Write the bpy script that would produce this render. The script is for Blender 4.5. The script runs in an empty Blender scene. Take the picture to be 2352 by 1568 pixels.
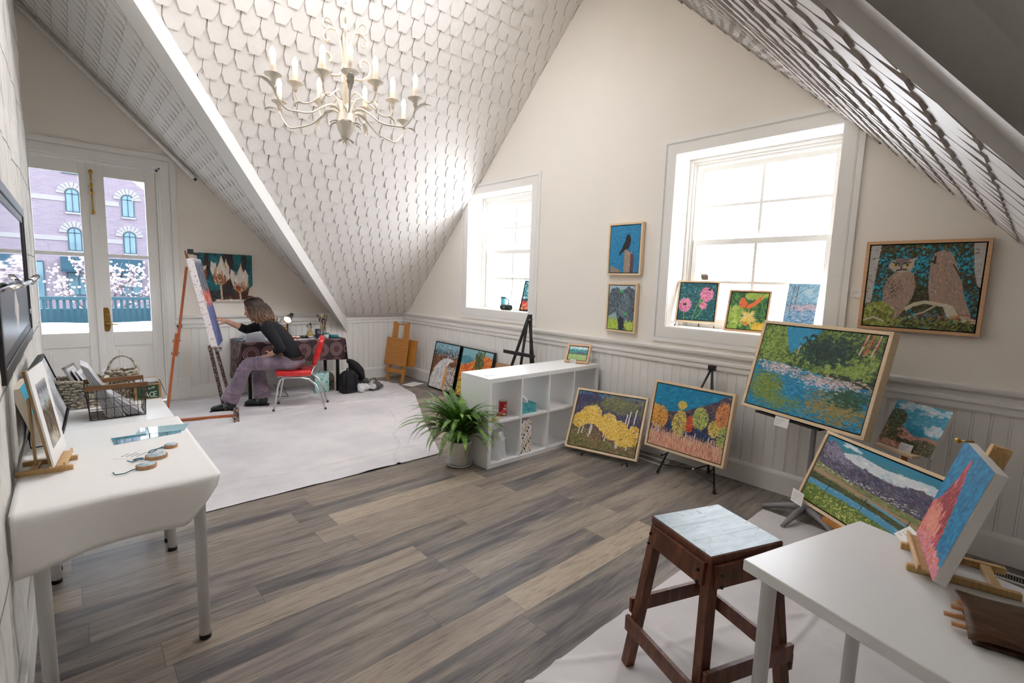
import bpy, bmesh, math, random
import numpy as np
from mathutils import Matrix, Vector, noise as mnoise
random.seed(7); rng = np.random.default_rng(7)
SC = bpy.context.scene
COL = SC.collection
PI = math.pi
R = math.radians
def V(*a): return Vector(a)

# ---------------------------------------------------------------- mesh builder
class MB:
    """collects points and faces; W = matrix of the thing when points are given in room coordinates"""
    def __init__(s, W=None):
        s.v = []; s.f = []; s.mi = []; s.sm = []
        s.T = W.inverted() if W is not None else None
    def pt(s, p, M=None):
        p = Vector(p)
        if M is not None: p = M @ p
        if s.T is not None: p = s.T @ p
        s.v.append(p[:]); return len(s.v) - 1
    def face(s, idx, mi=0, sm=False):
        s.f.append(tuple(idx)); s.mi.append(mi); s.sm.append(sm)
    def poly(s, pts, mi=0, M=None):
        s.face([s.pt(p, M) for p in pts], mi)
    def box(s, a, b, M=None, mi=0):
        x0, y0, z0 = a; x1, y1, z1 = b
        i = [s.pt(p, M) for p in ((x0,y0,z0),(x1,y0,z0),(x1,y1,z0),(x0,y1,z0),(x0,y0,z1),(x1,y0,z1),(x1,y1,z1),(x0,y1,z1))]
        for q in ((3,2,1,0),(4,5,6,7),(0,1,5,4),(1,2,6,5),(2,3,7,6),(3,0,4,7)): s.face([i[k] for k in q], mi)
    def prism(s, poly, h0, h1, M=None, mi=0, mi_cap=None):
        n = len(poly); mc = mi if mi_cap is None else mi_cap
        a = [s.pt((p[0], p[1], h0), M) for p in poly]; b = [s.pt((p[0], p[1], h1), M) for p in poly]
        s.face(a[::-1], mi); s.face(b, mc)
        for k in range(n): s.face((a[k], a[(k+1) % n], b[(k+1) % n], b[k]), mi)
    def hexa(s, p8, mi=0, M=None):
        i = [s.pt(p, M) for p in p8]
        for q in ((3,2,1,0),(4,5,6,7),(0,1,5,4),(1,2,6,5),(2,3,7,6),(3,0,4,7)): s.face([i[k] for k in q], mi)
    def bar(s, p, q, w, h, up=(0,0,1), mi=0, M=None):
        """bar of rectangular section from p to q; h along up, w across"""
        p = Vector(p); q = Vector(q); d = (q-p).normalized(); u = Vector(up)
        u = (u - d*u.dot(d))
        if u.length < 1e-5: u = Vector((1,0,0)) - d*d.x
        u.normalize(); c = d.cross(u)
        s.hexa([p+c*a*w/2+u*b*h/2 for a, b in ((-1,-1),(1,-1),(1,1),(-1,1))] + [q+c*a*w/2+u*b*h/2 for a, b in ((-1,-1),(1,-1),(1,1),(-1,1))], mi, M)
    def tube(s, pts, r, n=8, mi=0, M=None, closed=False, caps=True, sm=True, flat=None):
        pts = [Vector(p) for p in pts]; m = len(pts)
        rs = r if isinstance(r, (list, tuple)) else [r]*m
        tang = []
        for k in range(m):
            a = pts[(k-1) % m] if (closed or k > 0) else pts[0]
            b = pts[(k+1) % m] if (closed or k < m-1) else pts[-1]
            t = b-a
            tang.append(t.normalized() if t.length > 1e-9 else Vector((0,0,1)))
        u = tang[0].orthogonal().normalized() if flat is None else (Vector(flat)-tang[0]*Vector(flat).dot(tang[0])).normalized()
        rings = []
        for k in range(m):
            t = tang[k]; u = u - t*u.dot(t)
            u = u.normalized() if u.length > 1e-6 else t.orthogonal().normalized()
            w = t.cross(u); rr = rs[k]; ra, rb = rr if isinstance(rr, (tuple, list)) else (rr, rr)
            rings.append([s.pt(pts[k]+u*ra*math.cos(2*PI*j/n)+w*rb*math.sin(2*PI*j/n), M) for j in range(n)])
        for k in range(m if closed else m-1):
            A = rings[k]; B = rings[(k+1) % m]
            for j in range(n): s.face((A[j], A[(j+1) % n], B[(j+1) % n], B[j]), mi, sm)
        if caps and not closed: s.face(rings[0][::-1], mi); s.face(rings[-1], mi)
    def cyl(s, p, q, r, r2=None, n=16, mi=0, M=None, sm=True):
        s.tube([p, q], [r, r if r2 is None else r2], n, mi, M, sm=sm)
    def lathe(s, prof, n=20, c=(0,0,0), mi=0, M=None, sm=True, cap0=True, cap1=True):
        rings = []
        for (r, z) in prof:
            rings.append([s.pt((c[0]+r*math.cos(2*PI*j/n), c[1]+r*math.sin(2*PI*j/n), c[2]+z), M) for j in range(n)])
        for A, B in zip(rings, rings[1:]):
            for j in range(n): s.face((A[j], A[(j+1) % n], B[(j+1) % n], B[j]), mi, sm)
        if cap0: s.face(rings[0][::-1], mi)
        if cap1: s.face(rings[-1], mi)
    def ball(s, c, r, n=12, m=8, mi=0, M=None):
        rx, ry, rz = r if isinstance(r, (tuple, list)) else (r, r, r)
        rings = []
        for i in range(1, m):
            t = PI*i/m
            rings.append([s.pt((c[0]+rx*math.sin(t)*math.cos(2*PI*j/n), c[1]+ry*math.sin(t)*math.sin(2*PI*j/n), c[2]-rz*math.cos(t)), M) for j in range(n)])
        b = s.pt((c[0], c[1], c[2]-rz), M); t_ = s.pt((c[0], c[1], c[2]+rz), M)
        for j in range(n): s.face((b, rings[0][(j+1) % n], rings[0][j]), mi, True); s.face((t_, rings[-1][j], rings[-1][(j+1) % n]), mi, True)
        for A, B in zip(rings, rings[1:]):
            for j in range(n): s.face((A[j], A[(j+1) % n], B[(j+1) % n], B[j]), mi, True)
    def grid(s, fn, nu, nv, mi=0, M=None, sm=True, keep=None):
        idx = [[s.pt(fn(i/nu, j/nv), M) for i in range(nu+1)] for j in range(nv+1)]
        for j in range(nv):
            for i in range(nu):
                if keep is None or keep((i+.5)/nu, (j+.5)/nv):
                    s.face((idx[j][i], idx[j][i+1], idx[j+1][i+1], idx[j+1][i]), mi, sm)
        return idx
    def build(s, name, mats, parent=None, bevel=0, at=None, thick=0, seg=2, subd=0):
        me = bpy.data.meshes.new(name)
        vs = s.v
        if at is not None: vs = [(x-at[0], y-at[1], z-at[2]) for x, y, z in vs]
        me.from_pydata(vs, [], s.f); 
        me.polygons.foreach_set('material_index', s.mi); me.polygons.foreach_set('use_smooth', s.sm)
        for m in (mats if isinstance(mats, (list, tuple)) else [mats]): me.materials.append(m)
        me.update()
        o = bpy.data.objects.new(name, me); COL.objects.link(o)
        if at is not None: o.location = at
        if parent is not None: o.parent = parent
        if thick:
            md = o.modifiers.new('solid', 'SOLIDIFY'); md.thickness = thick; md.offset = 0
        if subd:
            md = o.modifiers.new('sub', 'SUBSURF'); md.levels = subd; md.render_levels = subd
        if bevel:
            md = o.modifiers.new('bevel', 'BEVEL'); md.width = bevel; md.segments = seg; md.limit_method = 'ANGLE'; md.angle_limit = R(40)
        return o

def tag(o, label, cat, group=None):
    o['label'] = label; o['category'] = cat
    if group: o['group'] = group
    return o
def thing(name, label, cat, M=None, group=None):
    o = bpy.data.objects.new(name, None); COL.objects.link(o); o.empty_display_size = .05
    if M is not None: o.matrix_world = M
    return tag(o, label, cat, group)
def struct(o): o['kind'] = 'structure'; return o
def kids(o): return [c for c in bpy.data.objects if c.parent is o]
def copy_tree(o, M=None, label=None, group=None, parent=None):
    c = o.copy(); COL.objects.link(c); c.parent = parent
    if M is not None: c.matrix_world = M
    if label: c['label'] = label
    if group: c['group'] = group
    for k in kids(o): copy_tree(k, parent=c)
    return c
def loc(x, y, z, rz=0): return Matrix.Translation((x, y, z)) @ Matrix.Rotation(rz, 4, 'Z')
def frame(o, x, y, z=None):
    """matrix from an origin and two axis directions"""
    x = Vector(x).normalized(); y = Vector(y); y = (y-x*y.dot(x)).normalized(); z = x.cross(y)
    M = Matrix.Identity(4)
    for i in range(3): M[i][0] = x[i]; M[i][1] = y[i]; M[i][2] = z[i]; M[i][3] = o[i]
    return M

# ---------------------------------------------------------------- materials
def lin(c):
    if isinstance(c, str): c = [int(c[i:i+2], 16)/255 for i in (0, 2, 4)]
    return tuple(x/12.92 if x <= .04045 else ((x+.055)/1.055)**2.4 for x in c[:3]) + (1,)
class NT:
    def __init__(s, name):
        s.m = bpy.data.materials.new(name); s.m.use_nodes = True
        s.t = s.m.node_tree; s.b = s.t.nodes['Principled BSDF']; s.out = s.t.nodes['Material Output']
    def n(s, typ, **k):
        nd = s.t.nodes.new(typ)
        for a, b in k.items():
            if a.startswith('i_'):
                key = a[2:]; key = int(key) if key.isdigit() else key.replace('_', ' ')
                if hasattr(b, 'is_output') : s.t.links.new(b, nd.inputs[key])
                else: nd.inputs[key].default_value = b
            else: setattr(nd, a, b)
        return nd
    def link(s, a, b): s.t.links.new(a, b)
    def math(s, op, a, b=0., c=None):
        nd = s.t.nodes.new('ShaderNodeMath'); nd.operation = op
        for i, x in enumerate((a, b) if c is None else (a, b, c)):
            if hasattr(x, 'is_output'): s.t.links.new(x, nd.inputs[i])
            else: nd.inputs[i].default_value = x
        return nd.outputs[0]
    def ramp(s, fac, stops, interp='LINEAR'):
        nd = s.t.nodes.new('ShaderNodeValToRGB'); e = nd.color_ramp.elements; nd.color_ramp.interpolation = interp
        while len(e) < len(stops): e.new(.5)
        for k, (p, c) in enumerate(stops): e[k].position = p; e[k].color = lin(c)
        s.t.links.new(fac, nd.inputs[0]); return nd.outputs[0]
    def mix(s, fac, a, b, typ='MIX'):
        nd = s.t.nodes.new('ShaderNodeMixRGB'); nd.blend_type = typ
        for i, x in enumerate((fac, a, b)):
            if hasattr(x, 'is_output'): s.t.links.new(x, nd.inputs[i])
            else: nd.inputs[i].default_value = x if i == 0 else lin(x)
        return nd.outputs[0]
    def obj(s): return s.n('ShaderNodeTexCoord').outputs['Object']
    def noise(s, vec, scale, detail=3, rough=.5, dist=0.):
        nd = s.n('ShaderNodeTexNoise'); nd.inputs['Scale'].default_value = scale; nd.inputs['Detail'].default_value = detail
        nd.inputs['Roughness'].default_value = rough; nd.inputs['Distortion'].default_value = dist
        if vec is not None: s.link(vec, nd.inputs['Vector'])
        return nd.outputs['Fac']
    def scale(s, vec, sc):
        nd = s.n('ShaderNodeMapping'); nd.inputs['Scale'].default_value = sc; s.link(vec, nd.inputs['Vector']); return nd.outputs[0]
    def bump(s, h, strength=.3, dist=.01):
        nd = s.n('ShaderNodeBump'); nd.inputs['Strength'].default_value = strength; nd.inputs['Distance'].default_value = dist
        s.link(h, nd.inputs['Height']); s.link(nd.outputs[0], s.b.inputs['Normal'])
    def base(s, c):
        if hasattr(c, 'is_output'): s.link(c, s.b.inputs['Base Color'])
        else: s.b.inputs['Base Color'].default_value = lin(c)
        return s
    def set(s, **k):
        for a, b in k.items(): s.b.inputs[a.replace('_', ' ')].default_value = b
        return s
def plain(name, c, rough=.5, var=.06, scale=30, metal=0, bump=0, **k):
    """plain colour with a little procedural mottling"""
    t = NT(name); v = t.obj(); f = t.noise(v, scale, 3)
    c4 = lin(c); a = [max(0, x*(1-var)) for x in c4[:3]]; b = [min(1, x*(1+var)) for x in c4[:3]]
    nd = t.n('ShaderNodeMixRGB'); nd.inputs[1].default_value = (*a, 1); nd.inputs[2].default_value = (*b, 1); t.link(f, nd.inputs[0])
    t.link(nd.outputs[0], t.b.inputs['Base Color'])
    t.set(Roughness=rough, Metallic=metal)
    if bump: t.bump(f, bump)
    for a, b in k.items(): t.b.inputs[a.replace('_', ' ')].default_value = b
    return t.m
def wood(name, c1, c2, rough=.45, sc=(3, 3, 40), grain=6, axis='Z'):
    t = NT(name); v = t.obj()
    s = {'X': (1.2, 18, 18), 'Y': (18, 1.2, 18), 'Z': (18, 18, 1.2)}[axis]
    n1 = t.noise(t.scale(v, s), grain, 6, .6, .8)
    col = t.ramp(n1, [(.3, c1), (.7, c2)]); t.base(col).set(Roughness=rough); t.bump(n1, .08, .003)
    return t.m
def glass(name, tint=(1, 1, 1), alpha=.9, rough=.02):
    t = NT(name); tr = t.n('ShaderNodeBsdfTransparent'); tr.inputs[0].default_value = (*tint, 1)
    gl = t.n('ShaderNodeBsdfGlossy'); gl.inputs['Roughness'].default_value = rough
    fr = t.n('ShaderNodeFresnel'); fr.inputs[0].default_value = 1.45
    ge = t.n('ShaderNodeNewGeometry'); fac = t.math('MULTIPLY', fr.outputs[0], t.math('SUBTRACT', 1., ge.outputs['Backfacing']))
    mx = t.n('ShaderNodeMixShader'); t.link(fac, mx.inputs[0]); t.link(tr.outputs[0], mx.inputs[1]); t.link(gl.outputs[0], mx.inputs[2])
    t.link(mx.outputs[0], t.out.inputs[0]); return t.m
def emit(name, c, st):
    t = NT(name); t.base(c); t.b.inputs['Emission Color'].default_value = lin(c); t.b.inputs['Emission Strength'].default_value = st
    return t.m

M_wall = plain('plaster_cream', 'f1eadf', .8, .02, 3)
M_trim = plain('trim_white', 'efece6', .42, .015, 6)
M_shing = plain('shingle_white', 'e6e1db', .55, .05, 25, bump=.1)
M_butt = plain('shingle_edge', 'cdc8c1', .8, .12, 40); M_butt2 = plain('darker_shingle_edge', 'b3aca4', .8, .12, 40)  # edges greyer than the faces, darker still on the right slope
M_beam = plain('beam_white', 'eae7e2', .6, .02, 4)
M_white = plain('white_laminate', 'f1f1f0', .32, .01, 10)
M_whitemetal = plain('white_metal', 'ecebe8', .35, .01, 10)
M_black = plain('black_plastic', '141414', .45, .1)
M_blackwood = plain('black_wood', '1d1d1f', .45, .12, 40)
M_paper = plain('white_paper', 'f3f0ec', .7, .02, 20)
M_frame = wood('pale_maple', 'e2c39a', 'f0d9b5', .42, axis='X')
M_oak = wood('oak_frame', 'c99a6d', 'ddb48a', .42, axis='X')
M_easelwood = wood('beech_wood', 'c49a63', 'dcb880', .45, axis='Z')
M_chrome = plain('chrome', 'd6d8da', .18, .03, 60, 1)
M_steel = plain('grey_steel', '8f9092', .35, .05, 60, .8)
M_brass = plain('brass', 'b08d4a', .3, .12, 40, .9)
M_glass = glass('window_glass')
M_glassd = glass('door_glass', (.64, .67, .69))
# ================================================================= ROOM
XW, Y0, XL = 4.05, 7.06, -.2
def ztop(y): return min(8-y, 1.795+.94*y)     # underside of the roof on the gable wall
# floor ---------------------------------------------------------------
t = NT('plank_floor'); v = t.obj(); sx = t.n('ShaderNodeSeparateXYZ'); t.link(v, sx.inputs[0])
PW, PLn = .17, 1.22
ys_ = t.math('ADD', sx.outputs[1], .02)
row = t.math('FLOOR', t.math('DIVIDE', ys_, PW))
wn = t.n('ShaderNodeTexWhiteNoise'); wn.noise_dimensions = '1D'; t.link(row, wn.inputs['W'])
xs = t.math('ADD', t.math('DIVIDE', sx.outputs[0], PLn), t.math('MULTIPLY', wn.outputs['Value'], 7.3))
colm = t.math('FLOOR', xs)
cmb = t.n('ShaderNodeCombineXYZ'); t.link(row, cmb.inputs[0]); t.link(colm, cmb.inputs[1])
w2 = t.n('ShaderNodeTexWhiteNoise'); w2.noise_dimensions = '2D'; t.link(cmb.outputs[0], w2.inputs['Vector'])
pl = t.ramp(w2.outputs['Value'], [(0, '625d5e'), (.2, '877c76'), (.38, '6f6867'), (.55, '9c8d80'), (.7, '79706d'), (.82, '8d8076'), (.92, 'b8a691')], 'CONSTANT')
sh = t.n('ShaderNodeVectorMath'); sh.operation = 'ADD'; t.link(v, sh.inputs[0])
cs = t.n('ShaderNodeVectorMath'); cs.operation = 'SCALE'; t.link(w2.outputs['Color'], cs.inputs[0]); cs.inputs['Scale'].default_value = 9.; t.link(cs.outputs[0], sh.inputs[1])
g0 = t.noise(t.scale(sh.outputs[0], (.55, 5, 1)), 2.2, 3, .55, .8)
g1 = t.noise(t.scale(sh.outputs[0], (1.1, 16, 1)), 3.2, 6, .62, 1.6)
g2 = t.noise(t.scale(sh.outputs[0], (3, 120, 1)), 3, 4, .6)
c = t.mix(t.ramp(g0, [(.35, '000000'), (.68, 'd0d0d0')]), pl, 'b5a898')
c = t.mix(t.ramp(g0, [(.28, 'a0a0a0'), (.46, '000000')]), c, '5a5658')
c = t.mix(.55, c, t.ramp(g1, [(.3, '6f6a68'), (.48, 'ffffff')]), 'MULTIPLY')
c = t.mix(.42, c, t.ramp(g2, [(.34, '7a7672'), (.56, 'ffffff')]), 'MULTIPLY')
fy = t.math('ABSOLUTE', t.math('SUBTRACT', t.math('FRACT', t.math('DIVIDE', ys_, PW)), .5))
fx = t.math('ABSOLUTE', t.math('SUBTRACT', t.math('FRACT', xs), .5))
gap = t.math('MAXIMUM', t.math('GREATER_THAN', fy, .491), t.math('GREATER_THAN', fx, .4988))
c = t.mix(t.math('MULTIPLY', gap, .55), c, '3b3633')
t.base(c).set(Roughness=.40); t.b.inputs['Specular IOR Level'].default_value = .38; t.bump(g2, .12, .002)
M_floor = t.m
mb = MB(); mb.box((-1.4, -1.7, -.1), (XW+.05, Y0+.05, 0)); struct(mb.build('floor', M_floor))

# gable wall with two window openings ---------------------------------
WIN = [('window_1', 4.135, 5.35, 1.215, 2.71), ('window_2', 1.065, 2.325, 1.215, 2.745)]
mb = MB()
def wstrip(y0, y1, z0, z1=None):
    zt = [(z1 if z1 is not None else ztop(y)+.12) for y in (y0, y1)]
    mb.hexa([(XW, y0, z0), (XW+.3, y0, z0), (XW+.3, y1, z0), (XW, y1, z0), (XW, y0, zt[0]), (XW+.3, y0, zt[0]), (XW+.3, y1, zt[1]), (XW, y1, zt[1])])
ys = [-1.7, 1.065, 2.325, 3.199, 4.135, 5.35, Y0+.3]
for a, b in zip(ys, ys[1:]):
    w = [q for q in WIN if abs(q[1]-a) < .01]
    if w: wstrip(a, b, -.05, w[0][3]-.005); wstrip(a, b, w[0][4])
    else: wstrip(a, b, -.05)
struct(mb.build('wall_right', M_wall))
# far wall with the french door opening -------------------------------
DX0, DX1, DZ = -.36, .855, 2.75
mb = MB()
mb.box((-1.4, Y0, -.05), (DX0, Y0+.2, 4.6)); mb.box((DX1, Y0, -.05), (XW, Y0+.2, 1.06))
mb.hexa([(DX1, Y0, 1.06), (2.95, Y0, 1.06), (2.95, Y0+.2, 1.06), (DX1, Y0+.2, 1.06), (DX1, Y0, 3.2), (2.95, Y0, 1.1), (2.95, Y0+.2, 1.1), (DX1, Y0+.2, 3.2)])
mb.hexa([(DX0, Y0, DZ), (DX1, Y0, DZ), (DX1, Y0+.2, DZ), (DX0, Y0+.2, DZ), (DX0, Y0, 4.45), (DX1, Y0, 3.2), (DX1, Y0+.2, 3.2), (DX0, Y0+.2, 4.45)])
struct(mb.build('wall_far', M_wall))
# beadboard wainscot: one grooved sheet per wall
def bead(name, axis, a0, a1, z0=.17, z1=.9, sp=.0835, th=.005):
    mb = MB(); prof = []; a = a0
    while a < a1:
        b = min(a+sp, a1); g = .003
        prof += [(a, 0), (a+g, -th), (b-g-.011, -th), (b-g-.009, -.002), (b-g-.007, -th), (b-g, -th)]; a = b
    prof.append((a1, 0))
    pt = (lambda p, z: (XW+p[1], p[0], z)) if axis == 'W' else (lambda p, z: (p[0], Y0+p[1], z))
    for p, q in zip(prof, prof[1:]): mb.poly([pt(p, z0), pt(q, z0), pt(q, z1), pt(p, z1)])
    return struct(mb.build(name, M_trim))
bead('trim_1', 'W', -1.2, Y0-.01); bead('trim_2', 'D', 1.09, XW-.01)
# chair rails and skirting as extruded profiles (out, z)
RAIL = [(0,.885),(.016,.885),(.02,.895),(.02,.925),(.03,.94),(.03,.96),(.022,.968),(.022,.995),(.035,1.0),(.05,1.012),(.055,1.03),(.055,1.04),(0,1.045)]
BASE = [(0,0),(.024,0),(.024,.145),(.02,.16),(.014,.172),(0,.175)]
def runp(name, prof, axis, a0, a1):
    mb = MB(); pt = (lambda p, a: (XW-p[0], a, p[1])) if axis == 'W' else (lambda p, a: (a, Y0-p[0], p[1]))
    A = [mb.pt(pt(p, a0)) for p in prof]; B = [mb.pt(pt(p, a1)) for p in prof]; n = len(prof)
    for k in range(n): mb.face((A[k], A[(k+1) % n], B[(k+1) % n], B[k]))
    mb.face(A); mb.face(B[::-1]); return struct(mb.build(name, M_trim))
runp('trim_3', RAIL, 'W', -1.2, Y0-.01); runp('trim_4', RAIL, 'D', .93, XW-.02)
runp('baseboard_right', BASE, 'W', -1.2, Y0-.01); runp('baseboard_far', BASE, 'D', 1.05, XW-.02)
mb = MB(); mb.box((.93, Y0-.03, 0), (1.06, Y0, .29)); mb.box((.86, Y0-.028, .0), (.95, Y0, .2)); struct(mb.build('trim_5', M_trim, bevel=.004))

# shingled slopes ------------------------------------------------------
def shingles(name, P0, U, S, N, u0, u1, s0, s1, keep, clamp=None, w=.14, ex=.15, tkr=(.016, .021)):
    """P0 + u*U + s*S, s runs DOWN the slope; N into the room"""
    mb = MB(); P0, U, S, N = map(Vector, (P0, U, S, N)); U.normalize(); S.normalize(); N.normalize()
    mb.poly([P0+U*a+S*b-N*.002 for a, b in ((u0, s0), (u1, s0), (u1, s1), (u0, s1))]) if keep is None else None
    rows = int((s1-s0)/ex)+1
    for r in range(rows):
        sb = s1 - r*ex                     # butt of this row
        off = (r % 2)*.5*w
        for c in range(-1, int((u1-u0)/w)+2):
            uc = u0+c*w+off+random.uniform(-.004, .004)
            if uc < u0-.5*w or uc > u1+.5*w: continue
            if keep and not keep(uc, sb-.08): continue
            jb = random.uniform(-.004, .004); hw = w/2-.0028; L = ex*1.9; b = sb+jb
            tk = random.uniform(*tkr)
            out = [(-hw, b-L), (hw, b-L), (hw, b-.075), (hw*.56, b), (-hw*.56, b), (-hw, b-.075)]
            lift = lambda s: .001+tk*(1-(b-s)/L)
            fr = []; bk = []
            for du, s in out:
                uu = uc+du
                uu = min(max(uu, u0), u1)
                if clamp: uu = clamp(uu, s)
                p = P0+U*uu+S*s; fr.append(mb.pt(p+N*lift(s))); bk.append(mb.pt(p-N*.001))
            mb.face(fr)
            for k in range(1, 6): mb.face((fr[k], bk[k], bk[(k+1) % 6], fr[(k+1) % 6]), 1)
    return mb
q2 = 1/math.sqrt(2)
# main slope y+z=8; ridge at y=3.188; P0 at the ridge, s down
yr = 3.199; zr = 8-yr
line_c = 3.97                                  # beam edge y-x
def main_keep(u, s): return u > (yr+s*q2)-line_c-.14
mb = shingles('x', (0, yr, zr), (1,0,0), (0, q2, -q2), (0, -q2, -q2), -1.0, XW, 0, (6.955-yr)/q2, main_keep, lambda u, s: max(u, (yr+s*q2)-line_c-.02))
mb.poly([(-1.0, yr, zr+.01), (XW+.1, yr, zr+.01), (XW+.1, Y0, 8-Y0+.01), (3.0, Y0, 8-Y0+.01), (-.5, 3.6, 4.41)])
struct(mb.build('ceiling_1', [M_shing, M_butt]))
# right slope, running down behind the camera
sl = math.atan(.94); ca, sa = math.cos(sl), math.sin(sl)
EA, EB = Vector((1.03, .315, 0)), Vector((1.52, .058, 0))       # plan line where the shingles stop at the second beam
def edge_u(s):
    y = yr-s*ca; k = (y-EA.y)/(EB.y-EA.y); return EA.x+k*(EB.x-EA.x)
mb = shingles('x', (0, yr, zr), (1,0,0), (0, -ca, -sa), (0, sa, -ca), -1.2, XW, 0, 5.2, lambda u, s: u > edge_u(s)-.05 and not (.1 < u < 2.7 and .0 < s < 1.25), lambda u, s: max(u, edge_u(s)), ex=.14, tkr=(.015, .020))
SK = (.2, 2.6, .15, 1.15)
def sp_(u, s_): return (u, yr-s_*ca, zr-s_*sa+.01)
for u0_, u1_, s0_, s1_ in ((-1.2, XW+.1, 0, SK[2]), (-1.2, SK[0], SK[2], SK[3]), (SK[1], XW+.1, SK[2], SK[3])): mb.poly([sp_(u0_, s0_), sp_(u1_, s0_), sp_(u1_, s1_), sp_(u0_, s1_)])
mb.poly([sp_(-1.2, SK[3]), sp_(XW+.1, SK[3]), (XW+.1, -1.7, ztop(-1.7)+.01), (edge_u((yr+1.7)/ca), -1.7, ztop(-1.7)+.01), (EA.x-1.6, EA.y+.9, ztop(EA.y+.9)+.01)])
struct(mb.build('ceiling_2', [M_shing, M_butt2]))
root = bpy.data.objects.new('added_skylight', None); COL.objects.link(root); root.location = sp_(1.4, .65); struct(root); W = root.matrix_world.copy(); W.translation = root.location  # unseen skylight, added to let more daylight into the room
MS = frame(sp_(SK[0], SK[3]), (1, 0, 0), (0, ca, sa)); wS, hS = SK[1]-SK[0], SK[3]-SK[2]
mb = MB(W)
for a_, b_ in (((-.06, -.06, -.03), (wS+.06, 0, .12)), ((-.06, hS, -.03), (wS+.06, hS+.06, .12)), ((-.06, 0, -.03), (0, hS, .12)), ((wS, 0, -.03), (wS+.06, hS, .12)), ((wS/2-.03, 0, .03), (wS/2+.03, hS, .1))): mb.box(a_, b_, M=MS)
mb.build('added_skylight_frame', M_trim, root)
# dormer slope x+z=3.95 over the french door; s runs down in +x
xr_d = -.45
mb = shingles('x', (xr_d, 0, 3.95-xr_d), (0,1,0), (q2, 0, -q2), (-q2, 0, -q2), 3.4, Y0, 0, (3.0-xr_d)/q2, lambda u, s: u > xr_d+s*q2+4.5, lambda u, s: max(u, xr_d+s*q2+4.55))
mb.poly([(xr_d, 3.6, 3.95-xr_d+.01), (xr_d, Y0+.1, 3.95-xr_d+.01), (2.95, Y0+.1, 1.01), (2.5, 7.0, 1.46)])
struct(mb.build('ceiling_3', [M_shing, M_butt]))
mb = MB(); mb.poly([(xr_d, 3.4, 4.4), (xr_d, Y0, 4.4), (-1.4, Y0, 3.5), (-1.4, 3.4, 3.5)]); struct(mb.build('ceiling_4', M_wall))
# valley beam between the two roofs
mb = MB()
def vsec(k): return [((k-3.97)/2, (k+3.97)/2, 6.03-k/2), ((k-3.97)/2, (k+3.97)/2, 5.81-k/2), ((k-4.6)/2, (k+4.6)/2, 6.245-k/2), ((k-4.3)/2, (k+4.3)/2, 6.4-k/2)]
A = [mb.pt(p) for p in vsec(3.2)]; B = [mb.pt(p) for p in vsec(10.15)]
for k in range(4): mb.face((A[k], A[(k+1) % 4], B[(k+1) % 4], B[k]))
mb.face(A[::-1]); mb.face(B); struct(mb.build('trim_6', M_beam))
# second beam and the sloping ceiling behind it, top right
dv = (EB-EA).normalized()
def sec2(p):
    z = ztop(p.y); return [(p.x-.01, p.y+.05, z+.055), (p.x-.0, p.y+.0, z-.026), (p.x+.12, p.y-.17, z-.02), (p.x-.25, p.y-.45, z+.12), (p.x-.3, p.y-.1, z+.3)]
a = EA-dv*3.2; b = EB+dv*2.5
mb = MB(); A = [mb.pt(p) for p in sec2(a)]; B = [mb.pt(p) for p in sec2(b)]
for k in range(5): mb.face((A[k], A[(k+1) % 5], B[(k+1) % 5], B[k]))
struct(mb.build('trim_7', M_beam))
# left wall: whitewashed stone end wall, rough edge --------------------
t = NT('whitewashed_stone'); v = t.obj()
n1 = t.noise(t.scale(v, (1, 1.0, .35)), 4, 6, .65, .6); n2 = t.noise(t.scale(v, (1, 3, 1)), 14, 5, .6)
br = t.n('ShaderNodeTexBrick'); br.inputs['Scale'].default_value = 1.; br.inputs['Mortar Size'].default_value = .006; br.inputs['Brick Width'].default_value = .9; br.inputs['Row Height'].default_value = .55
sw = t.n('ShaderNodeSeparateXYZ'); t.link(v, sw.inputs[0]); cb = t.n('ShaderNodeCombineXYZ'); t.link(sw.outputs[1], cb.inputs[0]); t.link(sw.outputs[2], cb.inputs[1]); t.link(cb.outputs[0], br.inputs['Vector'])
c = t.ramp(n1, [(.3, '9a968f'), (.45, 'd9d5cd'), (.7, 'e9e6df')]); c = t.mix(t.math('MULTIPLY', t.ramp(n2, [(.52, '000000'), (.7, 'ffffff')]), .35), c, '8d8780')
c = t.mix(br.outputs['Fac'], c, '8f8b85'); t.base(c).set(Roughness=.8); t.bump(t.math('SUBTRACT', n1, br.outputs['Fac']), .5, .02)
M_stone = t.m
mb = MB()
def lw(u, v_):
    y = -1.7+7.5*u; z = -.02+4.9*v_
    d = .012*mnoise.noise((y*2.2, z*2.2, 3.1))+.006*mnoise.noise((y*7, z*7, 1))
    e = .03*mnoise.noise((9.1, z*2.4, 0)) if u > .99 else 0
    return (XL+d, y+e, z)
mb.grid(lw, 90, 60)
mb.grid(lambda u, v_: (XL+.012*mnoise.noise((5.8*2.2, (-.02+4.9*v_)*2.2, 3.1))+.006*mnoise.noise((5.8*7, (-.02+4.9*v_)*7, 1))-.5*u, 5.8+(.03*mnoise.noise((9.1, (-.02+4.9*v_)*2.4, 0))), -.02+4.9*v_), 6, 60)
struct(mb.build('wall_left', M_stone))
mb = MB(); mb.box((-1.5, 3.4, -.05), (-1.38, Y0, 4.6)); mb.box((-1.45, 5.2, -.05), (-.6, 5.3, 4.6)); struct(mb.build('wall_alcove', M_wall))
mb = MB(); mb.box((XL, -1.7, 0), (XL+.022, 5.7, .16)); struct(mb.build('baseboard_left', M_trim, bevel=.004))

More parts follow.
